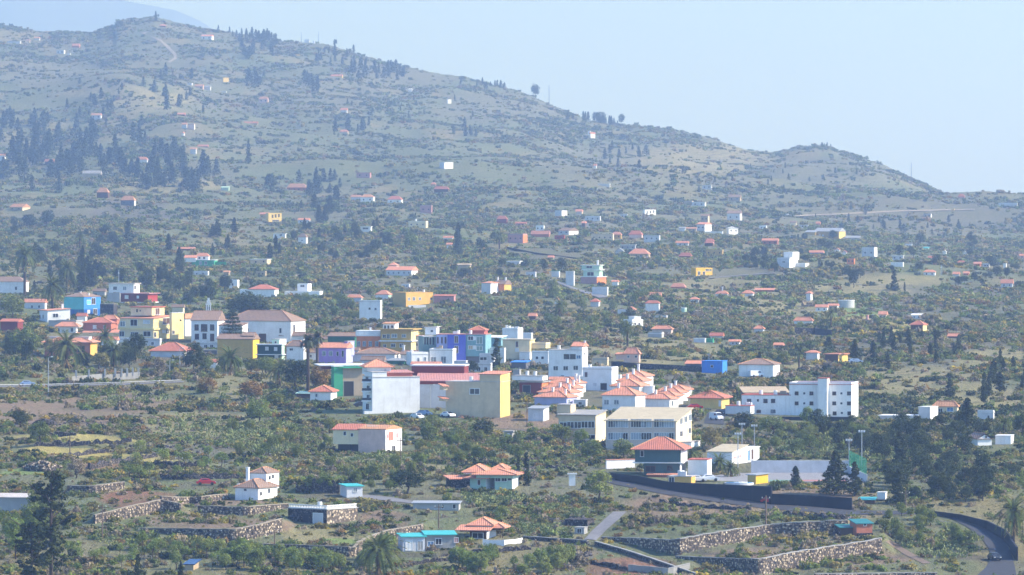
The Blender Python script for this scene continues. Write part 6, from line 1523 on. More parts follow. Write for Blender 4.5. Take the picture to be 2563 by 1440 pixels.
        FOOT.append((x - 22, x + 22, y - 18, y + 1, p[1]))
        return T
    car('small red car parked in the field left of the white cottage', 515, 1216, 'carred', .1)
    car('dark car driving on the bending road near the bottom right corner', 2490, 1404, 'cardark', -1.35)
    car('pale blue car on the main road at left', 68, 967, 'carblue', .05)
    car('white car parked at the right foot of the grey-white block', 1044, 1050, 'carwhite', -1.0)
    car('silver car behind the white one at the foot of the grey-white block', 1062, 1042, 'carblue', -.6)
    car('white car parked beside the rubble in front of the beige block', 1121, 1046, 'carwhite', -.9)
    car('white van parked on the street right of the school', 1793, 1053, 'carwhite', -1.1, True)
    car('dark car parked behind the white van right of the school', 1806, 1040, 'cardark', -1.1)
    car('dark teal car parked in front of the market hall gateway', 905, 1020, 'cardark', .2)
    car('white car in the villa yard behind the mustard garage', 1744, 1208, 'carwhite', .1)
    car('white pickup-sized car in the villa yard beside the palms', 1776, 1206, 'carwhite', .1)
    car('dark red car parked under the lower black wall', 1928, 1262, 'carred', .05)
    car('white van parked in front of the white barn', 1894, 945, 'carwhite', .4, True)
    car('red car parked above the street right of the terraced houses', 1740, 1026, 'carred', .1)
    car('silver car parked in front of the dark pine by the yellow-ended farmhouse', 2142, 910, 'carblue', .1)
    car('white car beside the white house below the tall left palm', 100, 712, 'cardark', .1)
    # small things
    hs('white gate pillar with flat slab top left of the road bend', 1424, 1440, 1216, 1188, 0, 'slabover', 0, 'white', 'whiteslab', d=.5, name='gate_pillar', cat='pillar', th=0)
    hs('red-roofed bungalow between dark trees above the main road', 376, 462, 894, 880, 4, 'hip', 22, 'palegrey', 'redtile', d=9, o=.6)
    house('orange-walled villa with wide orange roof behind the garden palm', [
        B(110, 226, 892, 858, 6, 10, w='terracotta', side='mustard', r='hip', rh=14, rm='tile', d=9, o=.9, fr='bframe', win=[(188, 874, 7, 14), (198, 874, 7, 14), (208, 874, 7, 14), (134, 874, 10, 10)]),
        B(118, 222, 852, 844, 4, 10, dY=4, w='palegrey', r='flat', d=4, par=False)], 'villa', 'house')
    house('small white house with red pyramid roof at the foot of the market hall', [
        B(776, 828, 1002, 982, 4, 10, r='hip', rh=16, rm='redtile', d=8, o=.5, win=[(792, 990, 5, 8, 'grey_glass')])])
    hs('low mint-roofed shelter left of the small red pyramid roof', 742, 776, 996, 986, 2, 'shed', 5, 'brown', 'mint', d=4, name='shelter', cat='shed')
    hs('dark red house end wall at the left edge with turquoise fence', 0, 44, 830, 806, 3, 'gx', 6, 'darkred', 'redtile', d=6)
    hs('low yellowish house with red roof left of the white three-storey building', 1728, 1806, 1024, 998, 8, 'hip', 20, 'yellow', 'redtile', d=10, o=.8, win=[(1802, 1010, 5, 14, 'wframe')])
    hs('small dark red house below the ochre end left of the green trees', 524, 542, 922, 908, 3, 'gx', 6, 'white', 'redtile', d=4)

def rocks(label, cx_, cy_, rx, ry, n, smin, smax, mat, seed, name='rubble_heap', pile=0.0):
    g = np.random.default_rng(seed); V, Fc = [], []
    for i in range(n):
        a, q = g.uniform(0, 6.283), math.sqrt(g.random()); x, y = cx_ + rx * q * math.cos(a), cy_ + ry * q * math.sin(a)
        p = hit(x, y); s = g.uniform(smin, smax); p = p + [0, 0, pile * (1 - q)]
        k = len(V); m = 5
        for lv, (zz, rr) in enumerate(((-.3, .9), (.35, 1.0), (.75, .6))):
            for j in range(m):
                t = j / m * 6.283 + lv * .4; rj = s * rr * g.uniform(.65, 1.2)
                V.append(p + [rj * math.cos(t), rj * math.sin(t), s * zz * g.uniform(.7, 1.2)])
        for lv in range(2):
            for j in range(m): Fc.append((k + lv * m + j, k + lv * m + (j + 1) % m, k + (lv + 1) * m + (j + 1) % m, k + (lv + 1) * m + j))
        Fc.append(tuple(k + 2 * m + j for j in range(m)))
    o = obj(name, V, Fc, mat); return tag(o, label, None, None, 'stuff')

def build_rocks():
    rocks('heap of pale tumbled field stones at the left terraces', 105, 1172, 48, 8, 150, .3, .75, 'stone', 1, pile=1.4)
    rocks('rubble strewn in front of the beige block', 1160, 1042, 36, 5, 70, .2, .6, 'paletile', 2, pile=.6)
    rocks('lava boulders on the bank below the white terrace wall', 1420, 1388, 60, 10, 120, .2, .8, 'midstone', 3)
    rocks('lava boulders beside the steep ramp', 1420, 1300, 60, 14, 90, .2, .7, 'midstone', 4)
    rocks('stones scattered on the slope above the yellow strips', 280, 1060, 150, 20, 90, .2, .6, 'midstone', 5)
    rocks('stones scattered around the almond terraces', 440, 1120, 140, 20, 90, .2, .7, 'midstone', 6)
    p = hit(112, 1066); T = None
    g = np.random.default_rng(3); V, Fc = [], []; nx, nz = 26, 9
    for j in range(nz):
        for i in range(nx):
            t = i / (nx - 1); u = j / (nz - 1)
            w = math.sin(math.pi * t) ** .5
            over = 1.6 * math.sin(u * 2.4) - .3
            V.append((p[0] + (t - .5) * 7.2, p[1] + 1.5 - over * w + g.normal() * .12 + (1 - w) * 1.5, p[2] - .5 + u * (2.2 * w + .2) + g.normal() * .08 - .6 * t))
    for j in range(nz - 1):
        for i in range(nx - 1): Fc.append((j * nx + i, j * nx + i + 1, (j + 1) * nx + i + 1, (j + 1) * nx + i))
    k0 = len(V)
    for i in range(nx): V.append((V[(nz - 1) * nx + i][0], p[1] + 6, V[(nz - 1) * nx + i][2] - .1))
    for i in range(nx - 1): Fc.append(((nz - 1) * nx + i, (nz - 1) * nx + i + 1, k0 + i + 1, k0 + i))
    o = obj('rock_outcrop', V, Fc, 'darkstone'); o2 = tag(o, 'dark overhanging lava rock on the left slope', 'rock')
# ------------------------------------------------------------------ plants
def leaf_mesh(name, centres, radii, n_per, size, mat, seed, flat=0.0, up=0.35, squash=1.0):
    """many small leaf faces clustered round clump centres (unit-height plant)"""
    g = np.random.default_rng(seed)
    centres = np.asarray(centres, float); radii = np.asarray(radii, float)
    C = np.repeat(centres, n_per, 0); R = np.repeat(radii, n_per)
    d = g.normal(size=C.shape); d /= np.linalg.norm(d, axis=1)[:, None]
    rr = R * g.uniform(0.35, 1.0, len(R)) ** 0.6
    P = C + d * rr[:, None] * np.array([1, 1, squash])
    nrm = d * 0.75 + g.normal(size=d.shape) * 0.55 + np.array([0, 0, up]); nrm /= np.linalg.norm(nrm, axis=1)[:, None]
    t = np.cross(nrm, g.normal(size=d.shape)); t /= np.linalg.norm(t, axis=1)[:, None]
    b = np.cross(nrm, t)
    s = size * g.uniform(0.6, 1.35, len(R))
    a = (t * s[:, None]); b = b * (s * g.uniform(.55, .9, len(R)))[:, None]
    V = np.stack([P - a - b * .6, P + a * .9 - b, P + a + b * .7, P - a * .8 + b], 1).reshape(-1, 3)
    n = len(P)
    me = bpy.data.meshes.new(name)
    me.vertices.add(n * 4); me.vertices.foreach_set('co', V.ravel())
    me.loops.add(n * 4); me.loops.foreach_set('vertex_index', np.arange(n * 4, dtype=np.int32))
    me.polygons.add(n); me.polygons.foreach_set('loop_start', np.arange(0, n * 4, 4, dtype=np.int32))
    me.update(); me.materials.append(LEAF[mat] if isinstance(mat, str) else mat)
    return me

def mesh_of(mb, name, mat):
    me = bpy.data.meshes.new(name); me.from_pydata(mb.v, [], mb.f); me.materials.append(PAL[mat]); return me

def crown_round(seed, k, rx=0.36, rz=0.30, zc=0.66):
    g = random.Random(seed); c, r = [], []
    for i in range(k):
        a = g.uniform(0, 6.283); q = g.uniform(0.15, 1) ** .5; ph = g.uniform(-.75, 1)
        rad = math.sqrt(max(0, 1 - (ph * .9) ** 2)) * q
        c.append((rx * .72 * rad * math.cos(a), rx * .72 * rad * math.sin(a), zc + rz * .75 * ph)); r.append(g.uniform(.10, .17))
    return c, r
def crown_pine(seed, k, w=0.17, z0=0.16):
    g = random.Random(seed); c, r = [], []
    for i in range(k):
        z = z0 + (1 - z0) * (i + g.random()) / k
        env = w * (1 - ((z - z0) / (1 - z0))) ** .62 + .018
        env *= g.uniform(.6, 1.15); a = g.uniform(0, 6.283) + i * 2.4; q = g.uniform(.25, .95)
        c.append((env * q * math.cos(a), env * q * math.sin(a), z - .01)); r.append(max(.028, env * g.uniform(.35, .6)))
    return c, r
def crown_far(seed, k, w, z0):
    g = random.Random(seed); c, r = [], []
    for i in range(k):
        t = (i + g.random()) / k; z = z0 + (.97 - z0) * t
        env = w * (1 - t ** 1.5) ** .8 + .02
        a = i * 2.4 + g.uniform(-.5, .5); q = g.uniform(.1, .62)
        c.append((env * q * math.cos(a), env * q * math.sin(a), z)); r.append(max(.035, env * g.uniform(.5, .75)))
    return c, r
PROTO = {}
def trunk_mesh(h=.6, r=.02, seed=0, limbs=4, lean=.03, mat='bark', z1=.5):
    g = random.Random(seed); m = MB()
    path = [(0, 0, -.05)] + [(g.uniform(-lean, lean), g.uniform(-lean, lean), h * i / 4) for i in range(1, 5)]
    m.tube(path, [r, r * .85, r * .7, r * .5, r * .3], 6)
    for i in range(limbs):
        a = g.uniform(0, 6.283); z = h * g.uniform(.45, .9); ln = g.uniform(.12, .24)
        m.tube([(path[2][0] * .5, 0, z), (ln * .5 * math.cos(a), ln * .5 * math.sin(a), z + ln * .35), (ln * math.cos(a), ln * math.sin(a), z + ln * .8)], [r * .45, r * .3, r * .12], 4)
    return mesh_of(m, 'trunk', mat)
def proto(kind):
    if kind in PROTO: return PROTO[kind]
    out = []
    nv = 4
    for v in range(nv):
        sd = hash_seed(kind) + v * 13
        if kind == 'pine_far':
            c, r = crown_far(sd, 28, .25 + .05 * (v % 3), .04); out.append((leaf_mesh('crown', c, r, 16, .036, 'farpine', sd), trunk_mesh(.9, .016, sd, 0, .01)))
        elif kind == 'pine':
            c, r = crown_pine(sd, 70, .23, .10); out.append((leaf_mesh('crown', c, r, 34, .020, 'pine', sd), trunk_mesh(.95, .016, sd, 5, .012)))
        elif kind == 'pine_big':
            gg = random.Random(sd); c, r = [], []
            for i in range(95):
                z = .20 + .80 * (i + gg.random()) / 95
                env = (.05 + .13 * math.sqrt(max(.02, 1 - ((z - .58) / .46) ** 2))) * gg.uniform(.55, 1.2)
                a_ = gg.uniform(0, 6.283); q = gg.uniform(.3, 1)
                c.append((env * q * math.cos(a_), env * q * math.sin(a_), z - .03)); r.append(gg.uniform(.026, .05))
            out.append((leaf_mesh('crown', c, r, 62, .0105, 'pine', sd, squash=.75), trunk_mesh(.97, .016, sd, 14, .012)))
        elif kind == 'cypress':
            c, r = crown_pine(sd, 50, .09, .03); out.append((leaf_mesh('crown', c, r, 26, .020, 'dark', sd), trunk_mesh(.5, .012, sd, 0, .005)))
        elif kind in ('round', 'round_light', 'round_dark', 'round_olive', 'round_rust', 'almond', 'round_grey'):
            mt = dict(round='broad', round_light='light', round_dark='dark', round_olive='olive', round_rust='rust', almond='light', round_grey='grey')[kind]
            if kind == 'almond':
                c, r = crown_round(sd, 26, .42, .26, .70); out.append((leaf_mesh('crown', c, [x * .9 for x in r], 22, .026, mt, sd), trunk_mesh(.62, .026, sd, 6, .06, 'bark')))
            else:
                c, r = crown_round(sd, 36, .44, .42, .54); out.append((leaf_mesh('crown', c, r, 46, .024, mt, sd), trunk_mesh(.5, .03, sd, 4, .04, 'bark')))
        elif kind in ('bush_far', 'bush_far_dark'):
            c, r = crown_round(sd, 12, .46, .44, .48); out.append((leaf_mesh('crown', c, [x * 1.25 for x in r], 16, .07, 'broad' if kind == 'bush_far' else 'farpine', sd), trunk_mesh(.4, .03, sd, 0, .02)))
    PROTO[kind] = out
    return out
def hash_seed(s): return sum(ord(c) * (i + 3) for i, c in enumerate(s)) % 9973

TN = dict(pine_far='pine_tree', pine='conifer_tree', pine_big='pine_tree', round_dark='evergreen_tree', bush_far_dark='hilltop_bush', cypress='cypress_tree', almond='almond_tree')
def tree(kind, px, py, hpx, label, group=None, wide=1.0, P=None, cat='tree'):
    p = hit(px, py) if P is None else P
    h = hpx / F * p[1]
    cr, tr = rnd.choice(proto(kind))
    T = thing(TN.get(kind, 'broadleaf_tree'), label, cat, (p[0], p[1], p[2] - .1), group, rnd.uniform(0, 6.28))
    w = h * wide * rnd.uniform(.9, 1.12)
    T.scale = (w, w, h)
    for nm, me in (('trunk', tr), ('crown', cr)):
        o = bpy.data.objects.new(nm, me); COL.objects.link(o); o.parent = T
    return T

# palms: each frond is a part of its own
def frond_mesh(seed, droop, mat='palm', L=1.0, w=.13):
    g = random.Random(seed); m = MB(); n = 9
    spine = []
    for i in range(n + 1):
        t = i / n
        spine.append((L * t * (1 - .25 * droop * t), 0, L * (.42 * t - (.55 + .75 * droop) * t * t)))
    for i in range(n):
        a, b = spine[i], spine[i + 1]
        t = (i + .5) / n; ww = w * (1 - .75 * abs(t - .4))
        for sg in (-1, 1):
            for q in range(3):
                f0, f1 = q / 3, (q + 1.05) / 3
                pa = tuple(a[j] + (b[j] - a[j]) * f0 for j in range(3)); pb = tuple(a[j] + (b[j] - a[j]) * f1 for j in range(3))
                tip = (pb[0] + .06 * L, sg * ww * L * g.uniform(.85, 1.1), pb[2] - .05 * L * g.uniform(.3, 1.4))
                m.add([pa, pb, tip], [(0, 1, 2)])
        m.add([(a[0], -.008, a[2]), (b[0], -.008, b[2]), (b[0], .008, b[2]), (a[0], .008, a[2])], [(0, 1, 2, 3)])
    me = bpy.data.meshes.new('frond'); me.from_pydata(m.v, [], m.f); me.materials.append(LEAF[mat]); return me
FR = {}
def palm(px, py, hpx, label, crown=.45, fan=False, n=46):
    if not FR:
        FR['a'] = [frond_mesh(i, .1 + .25 * i) for i in range(4)]; FR['d'] = [frond_mesh(9, 1.6, 'deadpalm')]
        FR['f'] = [frond_mesh(20 + i, .2 + .4 * i, 'darkpalm', 1.0, .34) for i in range(2)]; FR['fd'] = [frond_mesh(31, 2.0, 'deadpalm', 1, .3)]
    p = hit(px, py); h = hpx / F * p[1]
    T = thing('palm_tree', label, 'palm', (p[0], p[1], p[2] - .1), None, rnd.uniform(0, 6))
    R = h * crown; th = h - R * .35
    m = MB(); lean = rnd.uniform(-.02, .02) * h
    m.tube([(0, 0, -.5), (lean * .4, 0, th * .5), (lean, 0, th)], [.035 * h * .6 + .18, .02 * h + .16, .02 * h + .2], 8)
    m.build('trunk', 'bark', T)
    S = FR['f'] if fan else FR['a']
    for i in range(n):
        ring = i / n
        me = S[min(len(S) - 1, int(ring * len(S)))]
        o = bpy.data.objects.new('frond', me); COL.objects.link(o); o.parent = T
        o.location = (lean, 0, th)
        o.rotation_euler = (rnd.uniform(-.2, .2), math.radians(-58 + 82 * ring + rnd.uniform(-8, 8)), i * 2.399 + rnd.uniform(-.2, .2))
        s = R * rnd.uniform(.85, 1.1); o.scale = (s, s, s)
    for i in range(8 if not fan else 14):
        o = bpy.data.objects.new('dead_frond', FR['fd' if fan else 'd'][0]); COL.objects.link(o); o.parent = T
        o.location = (lean, 0, th - .1 * R); o.rotation_euler = (0, math.radians(48), i * .78 + rnd.uniform(-.2, .2)); s = R * rnd.uniform(.55, .75); o.scale = (s, s, s)
    FOOT.append((px - 4, px + 4, py - hpx, py, p[1]))

MASS = []
def build_trees():
    # --- single trees one can point at
    S = [
        ('pine_big', 128, 1462, 290, 'tall dark pine with bare lower trunk at the left foreground', 1.15),
        ('pine_big', 78, 1476, 172, 'shorter dark pine left of the tall foreground pine', 1.35),
        ('pine', 345, 1452, 66, 'small dark pine at the bottom edge right of the tall pine', .9),
        ('pine', 452, 1452, 50, 'sunlit yellowish pine tip at the bottom edge beside the solar hut', .9),
        ('cypress', 1297, 1212, 72, 'left slimmer cypress beside the pale green farmhouse', 1.0),
        ('cypress', 1318, 1216, 84, 'right taller cypress beside the pale green farmhouse', 1.2),
        ('cypress', 1242, 924, 78, 'dark cypress at the teal end of the row building', 1.9),
        ('pine', 2090, 1240, 112, 'large dark conifer in front of the sports court', 1.35),
        ('pine', 2140, 1242, 86, 'pointed dark conifer right of the large one by the court', 1.25),
        ('pine', 1990, 1222, 56, 'small dark conifer in front of the court surface', 1.5),
        ('round_dark', 1020, 1236, 66, 'big dark round tree left of the pale green farmhouse', 1.5),
        ('round_dark', 1207, 1104, 62, 'dark round tree below the beige block', 1.35),
        ('round', 1080, 1090, 58, 'broad green tree below the grey-white block', 1.7),
        ('round_light', 1500, 1256, 84, 'leaning light green tree at the road bend', 1.15),
        ('round_light', 965, 1392, 62, 'bright green bushy tree beside the curved terrace wall', 1.2),
        ('round_light', 1255, 1308, 46, 'bright green round tree above the tiered orange roofs', 1.2),
        ('round_light', 650, 1060, 66, 'light green tree on the slope below the ochre bank', 1.2),
        ('round', 1405, 1108, 50, 'olive green tree in front of the school annex', 1.5),
        ('round_light', 1455, 1112, 42, 'bright bush-like tree at the foot of the annex', 1.5),
        ('round', 1560, 1150, 56, 'green tree in front of the lower school windows', 1.4),
        ('round', 1480, 1150, 54, 'grey-green tree below the gap between the school buildings', 1.4),
        ('round_olive', 1783, 1126, 62, 'yellow-olive tree at the right end of the school', 1.1),
        ('round_dark', 486, 932, 76, 'dark evergreen right of the red-roofed bungalow', 1.1),
        ('round_dark', 340, 908, 78, 'dark dense tree left of the red-roofed bungalow', 1.0),
        ('round_dark', 740, 978, 84, 'dark brownish tree below the twin palms', 1.3),
        ('round_rust', 800, 980, 74, 'rust-brown tree in front of the market hall', 1.0),
        ('round_dark', 606, 800, 74, 'huge dark tree crown rising behind the church roof', 1.75),
        ('round_dark', 640, 800, 66, 'right half of the dark tree group behind the church roof', 1.5),
        ('round_dark', 520, 760, 66, 'dark tree left of the small white box house', 1.0),
        ('round_dark', 1185, 936, 36, 'dark round tree right of the long red hall', 1.1),
        ('round', 690, 1020, 40, 'green tree left of the mint-roofed shelter', 1.6),
        ('round', 1960, 918, 44, 'green tree right of the white barn', 1.2),
        ('pine', 1900, 936, 56, 'dark pine right behind the white barn', .9),
        ('pine', 2420, 1078, 82, 'big dark pine right of the cream hip-roofed house', 1.5),
        ('pine', 2378, 996, 50, 'twin-topped dark conifer on the yellow bank at right', 1.5),
        ('pine', 2254, 1178, 100, 'tall dark conifer in the wooded gully right of the court', 1.2),
        ('pine', 2250, 1262, 90, 'lower dark conifer in the wooded gully', 1.1),
        ('cypress', 2238, 728, 52, 'dark pointed conifer standing on the tan hilltop', 2.0),
        ('round_dark', 2136, 720, 50, 'dark tall tree left of the pointed conifer on the tan hilltop', .75),
        ('cypress', 2264, 728, 22, 'tiny cone-shaped tree right of the pointed conifer', 1.6),
        ('pine', 2186, 904, 52, 'dark conifer right of the yellow-ended farmhouse', 1.1),
        ('pine', 2222, 925, 40, 'conifer at the dark gully edge right of the farmhouse', 1.0),
        ('pine', 2140, 904, 56, 'dark pine just right of the yellow-ended farmhouse', 1.3),
        ('pine', 2075, 880, 38, 'dark pine behind the yellow-ended farmhouse roof', 1.5),
        ('round_dark', 2560, 1100, 70, 'dark tree at the right edge above the white gabled cottage', 1.1),
        ('round_light', 2240, 760, 24, 'small green shrub tree below the tan hilltop', 1.5),
        ('round_dark', 1340, 236, 36, 'tall round tree on the skyline left of the thin mast', .75),
        ('round_dark', 664, 102, 28, 'round-topped tree on the skyline right of the pine row', .9),
        ('round_dark', 839, 117, 20, 'single small round tree on the bare skyline', .7),
        ('round_dark', 1555, 312, 30, 'right end tree of the skyline grove', .8),
        ('round_dark', 1500, 308, 30, 'wide low tree in the middle of the skyline grove', 1.6),
        ('cypress', 390, 52, 24, 'single dark cypress on the summit', 1.5),
        ('pine_far', 320, 616, 70, 'slim tall conifer in the left middle distance', .7),
        ('pine_far', 622, 410, 62, 'slim tall conifer near the centre-left slope', .6),
        ('round', 1026, 628, 52, 'rounded dark tree beside the bare bank in the middle distance', .9),
        ('round_dark', 678, 478, 48, 'big dark tree left of the orange-roofed house with white tanks', .9),
        ('pine', 1146, 632, 74, 'tall irregular tree in the centre of the slope', .65),
        ('round', 1640, 770, 40, 'green tree above the red-roofed blue-white house', 1.2),
        ('round_dark', 1578, 806, 40, 'round dark tree in front of the bright white stepped house', .9),
        ('round_dark', 2085, 600, 26, 'dark tree left of the yellow hall', 1.2),
        ('round', 100, 1110, 60, 'pale green tree at the left edge above the stone heap', 1.3),
        ('round_dark', 50, 1070, 46, 'dark tree beside the overhanging rock at left', 1.3),
        ('round_light', 40, 1400, 110, 'sunlit green tree at the left edge beside the pines', .8),
        ('round_grey', 190, 1198, 56, 'grey leafless shrub tree above the short terrace corner', 1.3),
        ('round_olive', 345, 1202, 60, 'pale almond-like tree pair left of the almond trunks', 1.0),
        ('round_rust', 1060, 940, 30, 'reddish low tree before the red hall', 1.2),
        ('round_olive', 130, 900, 60, 'leafy tree left of the orange-walled villa', 1.3),
        ('round', 30, 800, 70, 'light green tree at the left edge below the white house', 1.2),
        ('round', 60, 900, 90, 'large leafy tree at the left edge above the main road', 1.3),
        ('round_olive', 250, 925, 46, 'olive green garden tree behind the pillar wall', 1.6),
        ('round_grey', 395, 942, 52, 'bare grey shrub tree beside the tall lamp post', 1.2),
        ('round_rust', 520, 985, 44, 'rusty bush tree on the bank below the bungalow', 1.8),
        ('round_rust', 630, 1000, 50, 'golden brown bush tree in the middle of the bank', 1.9),
        ('round_dark', 2050, 1080, 60, 'dark tree in front of the three-storey building', 1.3),
        ('round_light', 2020, 1066, 52, 'bright leafy tree hiding lower windows of the three-storey building', .9),
        ('round_dark', 1860, 1082, 56, 'dark bush tree left below the three-storey building', 1.5),
        ('round', 1935, 1090, 52, 'green bush tree below the black base wall', 1.7),
    ]
    for k, x, y, h, lab, wd in S: tree(k, x, y, h, lab, None, wd)
    # Norfolk pine by the church: flat whorls of branches
    p = hit(582, 868); h = 100 / F * p[1]
    T = thing('norfolk_pine', 'tiered dark Norfolk pine in front of the church', 'tree', p)
    m = MB(); m.tube([(0, 0, -.5), (0, 0, h)], [.25, .05], 7); m.build('trunk', 'bark', T)
    c, r = [], []
    for lv in range(9):
        z = h * (.14 + .84 * lv / 9); R = h * .36 * (1 - lv / 10.0)
        for a in range(7):
            for q in (.35, .6, .85, 1.0): c.append((R * q * math.cos(a * .9 + lv), R * q * math.sin(a * .9 + lv), z + .1 * q * R)); r.append(.6)
    o = bpy.data.objects.new('crown', leaf_mesh('crown', c, r, 20, .15, 'dark', 77, squash=.9)); COL.objects.link(o); o.parent = T
    # palms
    for a in [(62, 745, 120, 'tallest palm at the left edge beside the white house', .36), (167, 735, 76, 'palm with drooping crown between the two left palms', .5), (132, 800, 100, 'palm in front of the lava terrace left of the turquoise house', .42),
              (165, 925, 80, 'stout palm in front of the orange-walled villa', .75), (262, 880, 50, 'short dark palm right of the orange-walled villa', .75), (285, 918, 56, 'garden palm behind the pillar wall', .8),
              (575, 940, 60, 'bushy palm below the ochre house', .75), (700, 968, 60, 'bushy palm below the dark green house', .7), (948, 1444, 92, 'big palm at the bottom edge with wide crown', .85),
              (2536, 1378, 118, 'tall palm beside the curved black wall at right', .5), (1800, 1190, 46, 'broad palm in the villa yard', .8), (1830, 1196, 36, 'smaller palm right of the broad one in the villa yard', .8), (1730, 1158, 32, 'short palm at the white steps behind the villa', .9),
              (1770, 1020, 44, 'palm in front of the low yellowish house', .7), (1571, 868, 54, 'slim palm standing alone above the pinkish house', .5), (2080, 820, 42, 'slim palm right of the white orange-roofed house', .4), (200, 625, 44, 'palm on the shrubby left slope', .5),
              (2000, 922, 40, 'small palm left of the farmhouse', .4), (2512, 1086, 36, 'palm behind the white gabled cottage', .8), (1400, 815, 60, 'tall shaggy palm below the slanting lane', .4), (1250, 624, 40, 'palm behind the pinkish red house', .5)]:
        palm(*a)
    palm(771, 985, 142, 'left palm of the tall twin fan palms', .17, True, 40)
    palm(794, 945, 108, 'right palm of the tall twin fan palms', .20, True, 40)
